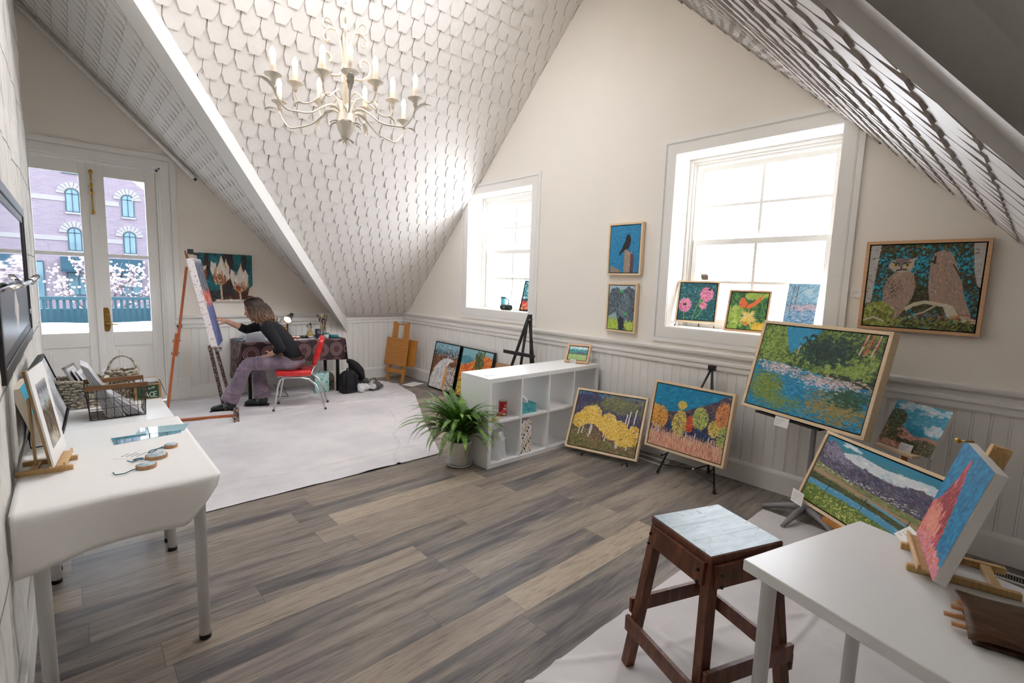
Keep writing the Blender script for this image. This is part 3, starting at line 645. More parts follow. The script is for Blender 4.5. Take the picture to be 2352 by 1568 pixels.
def art_river():
    a = Art(310, 235, 9); a.grad([(0, '1b86ad'), (.5, '2190b8'), (.55, '55702e'), (1, '4a6a32')])
    top = a.v > .56-.12*np.clip((a.u-.25)/.75, 0, 1)
    a.dabs(2600, ['5a7a30', '7f9a44', '3d5c2a', '294526', '94a850', '2f4f3a', '1f3a2c'], 8, 3, .6, 1.4, msk=top)
    sky = a.mask_poly([(.2, 1), (.24, .8), (.3, .68), (.36, .78), (.47, .88), (.52, 1)]); a.im[sky] = hexc('2a97c2'); a.dabs(160, ['3aa4cc', '1f8ab8', '4ab0d2'], 6, 3, .5, 1, msk=sky)
    a.dabs(420, ['7f9a44', '9db85a', '5a7a30'], 7, 2.6, .6, 1.4, box=(0, .55, .28, 1), msk=top & ~sky); a.dabs(420, ['8fa84c', '6f8a3c', 'a3b860'], 6, 2.2, .6, 1.4, box=(.55, .5, .95, .72), msk=top); a.dabs(240, ['16302a', '1f4038', '24503c'], 8, 4, .6, 1.4, box=(.4, .62, .78, .9), msk=top); a.dabs(220, ['1b3324', '243e28'], 7, 3, .2, 1, box=(.62, .4, 1, .52), msk=top)
    for x, c in ((.84, 'd9c6b8'), (.88, 'c8745a'), (.925, 'd8c0b0')): a.line([(x, .78), (x+.02, .9), (x+.035, 1)], .006, c); a.dabs(14, ['c8512e', 'a8402a'], 3, 1.2, 1.4, .3, box=(x, .78, x+.04, 1))
    a.line([(.36, .7), (.365, .78)], .005, 'c9b9a0')
    wat = ~top; a.dabs(2600, ['1a84b0', '2a9ac4', '1273a0', '3aaad0', '176a94'], 7, 1.3, -.05, .2, msk=wat)
    a.dabs(620, ['7a8f3a', '8fa048', '5f7a36'], 6, 1.4, -.05, .2, box=(0, .1, .3, .42), msk=wat); a.dabs(240, ['6a8a3a', '84963e'], 5, 1.3, 0, .2, box=(.1, .02, .5, .2), msk=wat); a.dabs(560, ['a08a4a', 'b59650', '7f7a3c', '8f8440'], 6, 1.3, 0, .2, box=(.55, .02, 1, .36), msk=wat); a.dabs(300, ['2f4a34', '26603e'], 6, 1.4, 0, .2, box=(.7, .22, 1, .42), msk=wat)
    a.dabs(150, ['e3d6cf', 'cdb5b0', 'b9a3b0', 'f0e6dc'], 5, 1.8, -.1, .3, box=(.02, .44, .45, .58), msk=wat); a.dabs(200, ['e8d8ce', 'c9a69a', 'd8c0b8', 'b08f80'], 5, 1.4, -.15, .2, box=(.4, .4, .98, .5)); a.dabs(90, ['dcd3e2', 'e9e2ea'], 4, 1, 0, .2, box=(.45, .34, .8, .46), msk=wat); return a
def art_aspen():
    a = Art(180, 150, 10); a.grad([(0, '5f6038'), (.3, '54523a'), (.45, '4a3f5a'), (.9, '45406a'), (1, '4a8fb0')])
    a.dabs(900, ['3a3058', '4f4670', '6a5a72', '2e2a50', '5f5f50'], 7, 1.4, PI/2, .2, box=(0, .4, 1, .97)); a.dabs(300, ['6f7048', '7f7a4a', '5a6040'], 6, 2.4, .5, 1, box=(.25, .7, 1, .98)); a.dabs(40, ['3f9cc0', '57aecd'], 5, 1.5, PI/2, .2, box=(0, .9, .45, 1)); a.dabs(90, ['3a3060', '2a2850'], 9, 1.3, PI/2, .1, box=(0, .8, .4, 1))
    a.dabs(1100, ['5f6b34', '74803c', '8a6a48', '4f5a30', '9a5a48', 'a88a58'], 5, 1.4, .3, 1.3, box=(0, 0, 1, .34)); a.dabs(200, ['6a3a5a', '7a4a52', '5a3048'], 6, 1.3, PI/2, .2, box=(.3, .2, 1, .5))
    for x, y0, y1 in ((.12, .22, .4), (.28, .2, .42), (.3, .25, .4), (.5, .25, .45), (.53, .18, .35), (.7, .12, .35), (.72, .1, .3), (.86, .1, .3), (.78, .45, .7), (.82, .5, .75), (.9, .55, .8), (.17, .25, .36)): a.line([(x, y0), (x+.012, y1)], .008, 'e3dccf')
    for e in ((.1, .47, .11, .13), (.22, .58, .13, .16), (.3, .6, .12, .17), (.4, .5, .08, .1), (.54, .5, .12, .17), (.5, .42, .1, .1), (.7, .42, .13, .15), (.8, .3, .14, .16), (.92, .35, .09, .18), (.62, .32, .1, .1)):
        a.dabs(int(6500*e[2]*e[3]**.5), ['f2c94a', 'e8b53a', 'f6d868', 'd99c2c', 'f8e08a'], 3.2, 1.5, .6, 1.4, ell=e)
    return a
def art_autumn():
    a = Art(200, 165, 11); a.grad([(0, 'e0a68a'), (.22, 'd99a7c'), (.3, '2a3050'), (.55, '3a4560'), (.6, '1287b0'), (1, '0f83ae')]); a.dabs(300, ['1089b4', '0e7ca8', '1890ba'], 9, 3, .4, .6, box=(0, .6, 1, 1))
    hill = a.mask_poly([(0, .52), (.2, .57), (.45, .65), (.65, .76), (.83, .88), (.93, .98), (1, .97), (1, .2), (0, .2)]); a.im[hill] = hexc('4a4a5e'); a.dabs(1400, ['3a3f5c', '5a5868', '7a5f58', '2c3a52', 'a0704a', '6a4a50'], 6, 1.5, .4, .5, msk=hill); a.dabs(500, ['22305a', '2a2c54', '1e2848', '34507a'], 6, 2, .3, 1, box=(0, .2, 1, .42), msk=hill)
    for e, cs in (((.1, .47, .13, .19), 0), ((.03, .55, .06, .12), 0), ((.4, .72, .06, .065), 1), ((.4, .42, .1, .22), 1), ((.54, .46, .05, .13), 2), ((.66, .58, .1, .17), 3), ((.85, .48, .07, .13), 1), ((.94, .7, .1, .2), 4), ((.97, .35, .07, .2), 3)):
        C_ = (['f0b04a', 'e89a3a', 'f4c868', 'd9822c'], ['ead068', 'd9b84a', 'f2e08c', 'c9a83c'], ['e0502c', 'd03c24', 'ec6a3a'], ['c2cc6a', 'a9b850', 'd6d888', '8fa044'], ['e8904a', 'd97a3a', 'f0a868'])[cs]
        a.dabs(int(6000*e[2]*e[3]**.5), C_, 3, 1.5, .6, 1.4, ell=e)
    for x in (.03, .07, .11, .5, .62, .8, .42): a.line([(x, .2), (x+.01, .34)], .006, 'c9d0dc')
    a.dabs(900, ['e8b49a', 'd99478', 'f0c8ae', 'c87a60', 'eab08c'], 9, 1, PI/2, .2, box=(0, 0, 1, .22)); a.dabs(160, ['f0c8ae', 'e0a688'], 7, .8, PI/2, .2, box=(0, .16, 1, .3)); return a
def art_valley():
    a = Art(300, 160, 12); a.grad([(0, '6a8034'), (.5, '7a8a50'), (1, '2d8fb8')]); U, v_ = a.u, a.v
    rt = [(0, .86), (.05, .95), (.12, .9), (.2, .8), (.3, .76), (.45, .74), (.6, .72), (.75, .8), (1, .78)]
    cl = below(a, [(0, .6), (.18, .85), (.3, .9), (.5, .86), (.8, .9), (1, .86)]) & ~below(a, rt); a.im[cl] = hexc('dfe6ea'); a.dabs(300, ['eef1f2', 'cfdde6', 'b9d3e2'], 8, 2.5, -.1, .3, msk=cl); a.dabs(10, ['e6eef2'], 14, 2, -.1, .1, box=(.15, .93, .3, .98))
    m = below(a, rt); a.im[m] = hexc('5d5a72'); a.dabs(2200, ['4a4a66', '6f6680', '7d7890', '3d4458', '5c5060', '6a5a6a'], 8, 1.8, -.4, .5, msk=m); a.dabs(260, ['8f8aa2', 'a29bb0'], 5, 1, -.6, .5, box=(0, .7, .3, .95), msk=m)
    fl_ = below(a, [(0, .6), (.3, .52), (.6, .5), (1, .48)]); a.im[fl_] = hexc('8c8f5c'); a.dabs(1500, ['7f8a4c', 'a39a6a', '5c6c40', '97a060', 'b09a78', '6b7a48'], 10, 1.2, -.03, .1, msk=fl_); a.dabs(90, ['e6e2d6', '43503a', 'd2ccc0'], 3, 1, 0, .3, box=(0, .5, 1, .58))
    pk = below(a, [(0, .5), (1, .38)]) & ~below(a, [(0, .45), (1, .36)]); a.im[pk] = hexc('b79378')
    dk = below(a, [(0, .43), (1, .33)]); a.im[dk] = hexc('4d5430'); a.dabs(700, ['3f4828', '5f6636', '6f6a40', '343c24'], 6, 1.4, .3, .5, msk=dk)
    wa = below(a, [(0, .33), (.3, .33), (.6, .3), (1, .22)]) & ~below(a, [(0, .25), (.4, .24), (.7, .2), (1, .12)]); a.im[wa] = hexc('5aa3c8'); a.dabs(400, ['72b4d4', '4a93bc', '8cc4dc'], 7, 1, -.03, .1, msk=wa)
    wb = a.mask_poly([(.45, .42), (.7, .38), (1, .3), (1, .27), (.75, .34), (.55, .38)]); a.im[wb] = hexc('6aaed0')
    g = below(a, [(0, .25), (.4, .24), (.7, .2), (1, .12)]); a.im[g] = hexc('6c8436'); a.dabs(1300, ['5a7430', '7c9440', '8aa24a', '4c6428'], 5, 1.2, .9, .6, msk=g); a.dabs(170, ['e8e06a', 'f0ea8c'], 1.8, 1.4, 0, 1, box=(0, 0, .75, .24), msk=g)
    for x in (.17, .46, .76): a.line([(x, .16), (x+.02, .42)], .003, '28403a')
    return a
def art_road():
    a = Art(140, 130, 13); a.grad([(0, 'b98a78'), (.35, 'c49484'), (.4, '2f8fb2'), (1, '4aa4c6')]); a.dabs(300, ['3f9cc2', '5ab0cc', '74bdd4'], 8, 3, .1, .5, box=(0, .4, 1, 1)); a.dabs(60, ['c9dde6', 'b2d2e0', 'e2ecf0'], 9, 3, -.1, .3, box=(.1, .82, 1, 1)); a.dabs(40, ['c3dbe5', 'dfeaf0'], 7, 4, 0, .6, box=(.72, .45, 1, .62)); a.dabs(80, ['1f7f9c', '2a92ac'], 4, 2, .3, .6, box=(.4, .34, .75, .46))
    gr = below(a, [(0, .55), (.3, .48), (.5, .36), (.7, .3), (1, .25)]); a.im[gr] = hexc('c98f7c'); a.dabs(500, ['d9a490', 'b97a66', 'c48878', 'e2b4a0'], 8, 1.6, -.5, .3, msk=gr); a.dabs(120, ['6a6a44', '545a3a'], 5, 2.2, .3, .8, box=(0, .1, .35, .5), msk=gr)
    a.dabs(360, ['4a5236', '5f6844', '39402c', '7a7a58'], 3.2, 2, .5, 1.4, ell=(.14, .6, .19, .2)); a.dabs(420, ['4f5238', '66664a', '3c402e', '7d755a'], 3.2, 2, .5, 1.4, ell=(.82, .14, .27, .16)); a.dabs(90, ['565c3c', '454a32'], 5, 1.4, -.4, .3, box=(.3, .12, .6, .22)); return a
def art_rock():
    a = Art(190, 200, 14); a.grad([(0, '1580a8'), (1, '107cb0')]); a.dabs(700, ['0f76a8', '1a88b8', '1a90bc', '0c6c9c'], 12, 4, 1.1, .8)
    P = [(0, 0), (0, .34), (.1, .4), (.22, .52), (.3, .66), (.34, .7), (.36, .8), (.41, .92), (.46, .9), (.47, .8), (.52, .7), (.54, .6), (.6, .52), (.62, .4), (.66, .28), (.68, .14), (.8, .13), (1, .1), (1, 0)]
    m = a.poly(P, 'c9505a'); a.dabs(900, ['b83a44', 'd9646a', 'e88a78', 'c24a5a', 'a83a48', 'e0706a', 'd0587a'], 11, 3.2, 1.2, .5, msk=m)
    a.dabs(160, ['8f2f3c', '9c3440'], 10, 2.4, 1.2, .3, msk=m, box=(.2, .2, .66, .7)); a.dabs(180, ['f0a090', 'e8947e'], 10, 3, 1.2, .3, msk=m, box=(.05, .05, .5, .4)); a.dabs(140, ['e8a0a8', 'd98a9a', 'e0786a'], 12, 4, .6, .6, msk=m, box=(.1, 0, 1, .14)); return a
def art_white_road():
    a = Art(110, 130, 15); a.grad([(0, '7a4a2c'), (.7, '7a4a30'), (.74, '4a8aa0'), (1, '7fb4c6')])
    a.dabs(700, ['8a5230', 'a8683c', '5a3422', 'c08a5a', '3c2418'], 5, 1.4, 1.2, .6, box=(0, 0, 1, .76)); a.dabs(160, ['3a4a50', '22323a', '1f2a30', 'c9d6dc'], 4, 1, PI/2, .4, box=(0, .72, 1, .86)); a.dabs(260, ['9fc3d0', '6a98a8', 'dfe8ec'], 1.5, 1.1, 0, 1, box=(0, .84, 1, 1)); a.dabs(900, ['e6e4e2', 'd0ccca', 'f2f0ee', '3a2a24', '6a4a34'], 2.2, 1.4, .5, 1.4, box=(.6, 0, 1, .5)); a.dabs(120, ['2a3038', 'cfd8dc'], 2, 1.2, .5, 1.4, box=(.5, .7, 1, .9))
    m = a.mask_poly([(0, 0), (0, .2), (.12, .42), (.25, .56), (.42, .66), (.6, .7), (.85, .68), (.86, .65), (.7, .6), (.62, .48), (.6, .34), (.62, .16), (.7, 0)]); a.im[m] = hexc('dcdad9'); a.dabs(300, ['e9e7e6', 'c9c6c6', 'f1f0ef'], 8, 3, .8, .6, msk=m); a.dabs(200, ['e8a050', 'd98a3a', 'f0b868'], 2.4, 1.4, .5, 1.4, box=(.56, 0, .66, .5)); return a
def art_orange():
    a = Art(110, 110, 16); a.grad([(0, 'c98a3c'), (.5, 'd9783c'), (.72, '86b8c0'), (1, '8fc0c8')]); a.dabs(60, ['5a98a8', '4a8898'], 9, 3, -.3, .3, box=(0, .7, .35, .82)); m = below(a, [(0, .6), (.2, .68), (.35, .72), (.5, .85), (.65, .82), (.8, .92), (1, .85)])
    a.im[m] = hexc('e0703a'); a.dabs(800, ['e8813c', 'd9582c', 'f09a4a', 'c84a24', 'f2b04a'], 6, 2.4, .8, .8, msk=m); a.dabs(80, ['4a5a34', '38482c', '6a7038'], 8, 1.6, PI/2, .2, box=(.45, .6, .75, .95)); a.dabs(200, ['d9c04a', 'e2d06a', '8a9a44'], 6, 2, .6, .6, box=(0, .0, 1, .45)); return a
def art_barn():
    a = Art(90, 70, 17); a.grad([(0, '8fae6a'), (.4, 'a3be7a'), (.48, '4f8a6a'), (.62, '3f8a98'), (.74, '6ab4c0'), (1, '8fccd0')]); a.dabs(160, ['2f7a8a', '4f98a0', '3a8a80'], 6, 2, .1, .4, box=(0, .55, 1, .75)); a.dabs(160, ['a8c47e', '86a65e', 'b9d090'], 4, 1, .8, .4, box=(0, 0, 1, .42)); a.dabs(30, ['e6f0f0'], 7, 1.6, 0, .2, box=(0, .8, 1, 1))
    a.poly([(.42, .42), (.42, .52), (.9, .5), (.9, .4)], '8a4a3c'); a.poly([(.38, .5), (.48, .62), (.84, .6), (.92, .48)], '3a5a84'); a.poly([(.08, .46), (.2, .5), (.25, .46), (.24, .42)], '8a4a34'); a.dabs(60, ['3c6a44', '4f7a4a'], 4, 2, .5, 1, box=(0, .44, 1, .5)); return a
def art_tulip():
    a = Art(150, 130, 18); a.grad([(0, '0c5f68'), (1, '0e6a74')]); a.dabs(700, ['0a5a64', '12747c', '0f656e', '084c56'], 12, 5, .6, 1.2)
    a.dabs(200, ['2a1a18', '3a2420', '1c1a1e'], 11, 3, 1.4, .3, box=(.46, 0, .62, 1)); a.dabs(60, ['241a1c', '2f201e'], 9, 2, 1.4, .3, box=(.12, .5, .2, .95)); a.dabs(60, ['33221f', '1c3a40'], 10, 2, 1.4, .3, box=(.8, .6, .88, 1)); a.dabs(320, ['5a2418', '7a3420', '2a1412', '3c1c16', '0c5058'], 10, 4, .3, 1, box=(0, 0, 1, .24))
    def tul(cx, cy, s):
        m = a.mask_poly([(cx+s*x, cy+s*y) for x, y in ((-.17, .1), (-.15, .26), (-.09, .2), (-.06, .12), (-.02, .22), (.03, .36), (.07, .2), (.11, .26), (.16, .14), (.15, -.05), (.08, -.17), (0, -.2), (-.1, -.14))]); a.im[m] = hexc('efe4d8')
        a.dabs(150, ['f8f2ea', 'e6cdb4', 'd9a46a', 'fdfaf6'], 12, 2.6, 1.5, .3, msk=m); a.dabs(50, ['a85a2c', 'c07a3a', '6a3418'], 8, 1.6, 1.9, .4, msk=m, box=(cx-.2*s, cy-.22*s, cx+.1*s, cy)); a.line([(cx, cy-.2*s), (cx+.02, 0)], .016, 'd9c0a8'); a.line([(cx-.12*s, cy-.12*s), (cx, cy-.22*s), (cx+.14*s, cy-.1*s)], .007, 'c88a4a')
    tul(.4, .57, 1.05); tul(.75, .42, 1.05)
    m = a.mask_poly([(.02, .7), (.05, .6), (.14, .62), (.16, .75), (.1, .72), (.06, .76)]); a.im[m] = hexc('e9d6c6'); a.dabs(30, ['8a3a20', 'b5603a'], 7, 2, 1.3, .4, box=(.02, .5, .16, .64)); m = a.mask_poly([(.02, .2), (.06, .3), (.16, .3), (.2, .22), (.12, .18)]); a.im[m] = hexc('f2ece6'); m = a.mask_poly([(.9, .14), (.93, .28), (1, .36), (1, .12)]); a.im[m] = hexc('ecd8c4'); a.dabs(60, ['ded0c4', 'f2eae2'], 8, 2, .1, .3, box=(.35, 0, .95, .05)); return a
def art_abstract():
    a = Art(90, 180, 19); a.grad([(0, '2f5aa8'), (.3, '4a62a8'), (.45, '9a98b0'), (.5, 'd9c8c0'), (.62, 'c8604a'), (.7, '6a7488'), (.9, '3f4a62'), (1, 'e3dfdc')]); a.dabs(600, ['3a62b0', '5a5a8a', '7a70a0', '2a4a98', '6f7fb8'], 9, 2.4, 1.3, .5, box=(0, 0, 1, .45)); a.dabs(180, ['c8402c', 'd9584a', 'e0a090'], 9, 3, 1.3, .5, box=(.2, .48, 1, .7)); a.dabs(350, ['4a5468', '7f8694', '38404f', '98a0a8'], 9, 3, 1.3, .5, box=(0, .66, 1, .92)); return a
def art_sea():
    a = Art(50, 70, 20); a.grad([(0, '5a1c24'), (.12, 'e05a4a'), (.3, 'd04a50'), (.36, '1f4a58'), (.6, '2f8a96'), (.7, '4fa8b0'), (1, '3a98a4')]); a.dabs(70, ['f0806a', 'd8484a', 'e8a060', '3a2028'], 5, 2, .2, .5, box=(0, 0, 1, .34)); a.dabs(60, ['bfe0e0', '1f6a78', '5ab0b4'], 6, 2.4, .2, .4, box=(0, .4, 1, 1)); return a
def art_photo(seed, pal, n=260):
    a = Art(60, 60, seed); a.grad([(0, pal[0]), (.5, pal[1]), (1, pal[2])]); a.dabs(n, pal, 6, 1.6, 1.3, .8); return a

H90 = -PI/2
framed('framed_painting', 'crow on a fence post painted on blue, hung between the two windows', art_crow(), pose((4.0, 2.985, 1.681), H90, 0), .385, .5, M_frame)
framed('framed_painting', 'grey cattle in green grass, hung below the crow painting', art_cow(), pose((4.0, 2.967, 1.123), H90, 0), .345, .482, M_frame)
framed('framed_painting', 'two owls on a birch branch, large oak frame hung right of the big window', art_owl(), pose((4.0, .846, 1.338), H90, 0), .612, .585, M_oak, fw=.02)
framed('framed_painting', 'pink thistles on teal, small square frame on the big window sill', art_thistle(), pose((4.125, 2.28, 1.272), R(-72), R(14)), .355, .385, M_frame, fw=.014, d=.03)
framed('framed_painting', 'orange butterfly on a yellow flower, square frame on the big window sill', art_butterfly(), pose((4.148, 1.832, 1.2295), R(-83.5), R(15)), .333, .358, M_oak, fw=.014, d=.025)
bare('canvas_painting', 'snowy blue field with bare trees, unframed canvas on the big window sill', art_winter(), pose((4.2, 1.395, 1.223), R(-98), R(9)), .23, .42, .018)
framed('framed_painting', 'blue mountain river between green trees, large frame on the grey metal stand', art_river(), pose((3.70, 1.452, .715), R(-109.7), R(14.4)), .880, .662, M_frame, fw=.022, d=.07)
framed('framed_painting', 'yellow aspen grove with white trunks, pale frame leaning near the white shelf', art_aspen(), pose((3.388, 2.908, .055), R(-73.9), R(26.4)), .695, .583, M_frame, fw=.02, d=.05)
framed('framed_painting', 'round autumn trees under a turquoise sky, on the black tripod easel', art_autumn(), pose((3.665, 2.227, .2), R(-91.5), R(10.9)), .706, .582, M_frame, fw=.02, d=.06)
framed('framed_painting', 'purple mountain valley with a blue stream, wide frame below the river painting', art_valley(), pose((3.275, .909, .3), R(-125.8), R(21.5)), .88, .463, M_frame, fw=.018, d=.045)
bare('canvas_painting', 'pink dirt road under blue sky, unframed canvas above the valley painting', art_road(), pose((3.745, .616, .65), R(-121), R(24.9)), .322, .296, .025)
bare('canvas_painting', 'red rock spire on deep blue, thick canvas on the white table at right', art_rock(), pose((2.045, .202, .785), R(-166.1), R(14.6)), .339, .346, .03)
framed('framed_painting', 'tiny green field with a blue roofed barn, on top of the white shelf', art_barn(), pose((3.741, 3.266, .786), R(-66.5), R(33.3)), .25, .212, M_oak, fw=.022, d=.03)
M_blackframe = plain('black_frame', '15171a', .4, .1)
framed('framed_painting', 'white curving road through autumn brush, black frame leaning on the wainscot', art_white_road(), pose((3.86, 6.03, .012), H90-.03, R(12)), .64, .685, M_blackframe, fw=.008, d=.04)
framed('framed_painting', 'orange hillside with dark pines, black frame behind the white shelf', art_orange(), pose((3.86, 5.36, .012), H90-.03, R(12)), .70, .68, M_blackframe, fw=.008, d=.04)
bare('canvas_painting', 'two white tulips on dark teal, square canvas hung on the far wall', art_tulip(), pose((1.18, 7.02, 1.212), 0, 0), .608, .6, .035)
framed('framed_painting', 'stormy teal sea with red foreground, black frame in the small window', art_sea(), pose((4.24, 4.505, 1.2225), H90+.05, R(14)), .30, .40, M_blackframe, fw=.008, d=.02)
# ================================================================= LEFT SIDE: tables along the stone wall
def white_table(M, label, L=1.0, Wd=.6, group=None):
    t = thing('table', label, 'table', M, group); mb = MB(); mb.box((0, 0, .704), (Wd, L, .74)); mb.build('tabletop', M_white, t, bevel=.003)
    for x in (.065, Wd-.055):
        for y in (.055, L-.055):
            mb = MB(); mb.lathe([(.022, .02), (.022, .69), (.035, .695), (.035, .704)], 18, (x, y, 0)); lg = mb.build('leg', M_whitemetal, t)
            mb = MB(); mb.lathe([(.018, 0), (.023, .002), (.023, .022)], 18, (x, y, 0)); mb.build('foot', M_black, lg)
    return t
white_table(loc(-.19, 2.225, 0), 'white table under the paper cover, nearest on the left')
white_table(loc(-.19, 3.24, 0), 'white table under the baskets, by the french door')
# paper cover: sheet on top, folded front and side flaps
mb = MB()
def paper(u, v):
    # v along y from the front flap to the back, u across
    x = -.185+.607*u; k = mnoise.noise((x*5, v*6, .3))*.0012
    s = v*1.24-.19                           # metres from the front edge, negative = hanging
    if s < 0:
        h = -s; a = min(1, h/.03); drop = .003+h-.012*a
        taper = max(0, (x-.30)/.122); drop *= (1-.78*taper**1.3); xx = x-.02*h/.19*max(0, u-.5)*2
        y = 2.215-.010*math.sin(min(h, .03)/.03*PI/2)-.016*math.sin(u*7+1)*h/.19-.01*h/.19
        if u < .3: drop += .035*(1-u/.3)*h/.19
        return (xx, y, .7465-drop+k)
    return (x, 2.215+s, .7435+k+.0015)
mb.grid(paper, 44, 60)
tag(mb.build('paper_cover', M_paper, thick=.0012), 'white paper sheet draped over the nearest white table, folded at the corner', 'tablecloth')

# stone wall fireplace with glass door
M_darkmetal = plain('dark_metal', '3a3a3b', .38, .1, 40, .7); M_greysteel = plain('satin_steel', '77787a', .3, .06, 30, .85)
tg = NT('mirror_dark_glass'); tg.base('1a1e20').set(Roughness=.03, Metallic=.0); tg.b.inputs['Specular IOR Level'].default_value = 1.0; tg.b.inputs['Coat Weight'].default_value = 1.0; M_darkglass = tg.m
fp = thing('fireplace', 'dark metal framed fireplace with glass door set in the stone wall', 'fireplace', loc(XL, 3.4, 1.13)); W = fp.matrix_world.copy()
mb = MB(W); y0, y1, z0, z1 = 2.5, 4.38, 1.13, 1.92
for a, b, d0, d1 in ((0, .05, -.04, .016), (.05, .09, -.04, .010)):
    mb.box((XL+d0, y0+a, z0+a), (XL+d1, y0+b, z1-a)); mb.box((XL+d0, y1-b, z0+a), (XL+d1, y1-a, z1-a)); mb.box((XL+d0, y0+b, z0+a), (XL+d1, y1-b, z0+b)); mb.box((XL+d0, y0+b, z1-b), (XL+d1, y1-b, z1-a))
mb.build('frame', M_darkmetal, fp, bevel=.003)
mb = MB(W); mb.box((XL-.03, y0+.08, z0+.34), (XL+.006, y1-.08, z1-.08)); mb.build('glass_door', M_darkglass, fp)
mb = MB(W); mb.box((XL-.03, y0+.08, z0+.08), (XL+.007, y1-.08, z0+.33)); mb.build('lower_panel', M_greysteel, fp, bevel=.003)
mb = MB(W); mb.cyl((XL+.035, y0+.1, z0+.345), (XL+.035, y1-.16, z0+.345), .011); mb.tube([(XL+.035, y1-.3, z0+.35), (XL+.06, y1-.22, z0+.375), (XL+.055, y1-.12, z0+.36), (XL+.03, y1-.06, z0+.33)], [.014, .016, .014, .01], 10)
mb.cyl((XL+.012, y1-.14, z0+.16), (XL+.02, y1-.14, z0+.16), .016); mb.build('latch_handle', M_chrome, fp)

# --- table easel with matted print
def tabletop_easel(name, label, M, w=.16, dep=.19, h=.42, lean=R(12), ledge=.22, mat=None, cat='easel', head=False, strut=True):
    """origin on the table under the ledge; x to the right of the picture, y towards the back"""
    mat = mat or M_easelwood; t = thing(name, label, cat, M); 
    for sx_ in (-1, 1):
        mb = MB(); mb.box((sx_*w/2-.009, -.05, 0), (sx_*w/2+.009, dep, .02)); mb.build('runner', mat, t, bevel=.002)
    for q_ in (dep-.06, .0): mb = MB(); mb.box((-w/2+.009, q_, .002), (w/2-.009, q_+.023, .018)); mb.build('crossbar', mat, t, bevel=.0015)
    c, s_ = math.cos(lean), math.sin(lean)
    mb = MB(); mb.bar((0, .024, .012), (0, .024+h*s_, .012+h*c), .03, .014, (0, 1, 0)); post = mb.build('mast', mat, t, bevel=.002)
    if strut: mb = MB(); mb.bar((0, dep-.05, .015), (0, .024+h*.72*s_+.012, .012+h*.72*c), .02, .008, (0, 1, 0)); mb.build('strut', mat, t, bevel=.001)
    mb = MB(); zl = .035; mb.box((-ledge/2, -.03, zl-.01), (ledge/2, .018, zl)); mb.box((-ledge/2, -.032, zl-.01), (ledge/2, -.024, zl+.01)); mb.box((-.02, -.006, .018), (.02, .02, zl-.01)); mb.build('ledge', mat, t, bevel=.0015)
    if head:
        k = h-.03; y, z = .024+k*s_, .012+k*c
        mb = MB(); mb.prism([(-.016, 0), (.016, 0), (.016, .055), (.010, .068), (-.010, .068), (-.016, .055)], -.032, .012, M=frame((0, y-.012, z-.035), (1, 0, 0), (0, s_, c))); mb.build('top_clamp', mat, t, bevel=.002)
        mb = MB(); mb.cyl((0, y-.045, z+.03), (0, y-.075, z+.027), .003); mb.ball((0, y-.08, z+.027), .008); mb.build('clamp_screw', M_brass, t)
    return t
ph = R(83.3); Mp = pose((-.079, 2.575, .80), ph, R(8))
U = Vector((math.cos(ph), math.sin(ph), 0)); Nb = Vector((-math.sin(ph), math.cos(ph), 0))
ctr = Vector((-.079, 2.575, .745))+U*.10
tabletop_easel('table_easel', 'small wooden easel on the paper covered table, holding a matted print', frame(ctr+Vector((0, 0, .0)), U, Nb), w=.13, dep=.12, h=.40, lean=R(8), ledge=.2)
pr = thing('matted_print', 'matted print of autumn woods in clear sleeve on the left table easel', 'print', pose((-.079, 2.545, .785), ph, R(8)))
A = Art(90, 96, 30); A.grad([(0, '8a7a5a'), (.3, '4a4a44'), (.55, '8a6a3a'), (.7, 'c0c8d0'), (.85, '6a6a74'), (1, 'cfd4d8')]); A.dabs(500, ['3a3a38', '8a6a3c', 'b08a4a', '5a5a58', '2f3436'], 8, 1.6, PI/2, .3, box=(0, .1, 1, .62)); A.dabs(120, ['dfe6ea', 'b8c4cc'], 5, 1.6, PI/2, .3, box=(0, .6, 1, .85)); A.dabs(60, ['b0a088', 'd0c4ac'], 8, 2, 1.2, .4, box=(.2, 0, .8, .2))
mb = MB(); mb.box((0, 0, -.006), (.29, .385, 0)); mb.build('mat_board', M_paper, pr)
canvas('picture', A, .055, .06, .18, .265, .0012, .001, pr, M_paper, M_print)
bc = bare('canvas_painting', 'thick blue canvas with cream edges, half hidden behind the table easel print', art_photo(31, ['2a9ab8', '1f8fb0', '2fa4c0']), pose((-.108, 2.90, .80), R(87), R(16)), .30, .255, .034, plain('canvas_cream', 'd9cdbb', .8))
mb = MB(); mb.tube([(-.09, 3.01, .83), (-.085, 3.01, .752), (-.165, 3.00, .752), (-.17, 3.02, .80), (-.14, 3.05, .90), (-.13, 3.15, .90), (-.16, 3.17, .80), (-.16, 3.18, .752), (-.085, 3.17, .752), (-.09, 3.17, .83)], .0035, 8); tag(mb.build('wire_stand', M_black, at=(-.08, 2.88, .748)), 'black wire stand holding the thick blue canvas on the left table', 'stand')
framed('framed_print', 'black edged picture leaning on the stone wall behind the table easel', art_photo(33, ['dfe2e4', 'c9ced2', 'e8eaec']), pose((-.055, 3.20, .7415), R(88), R(17)), .72, .335, M_blackframe, fw=.012, d=.03, cat='print')

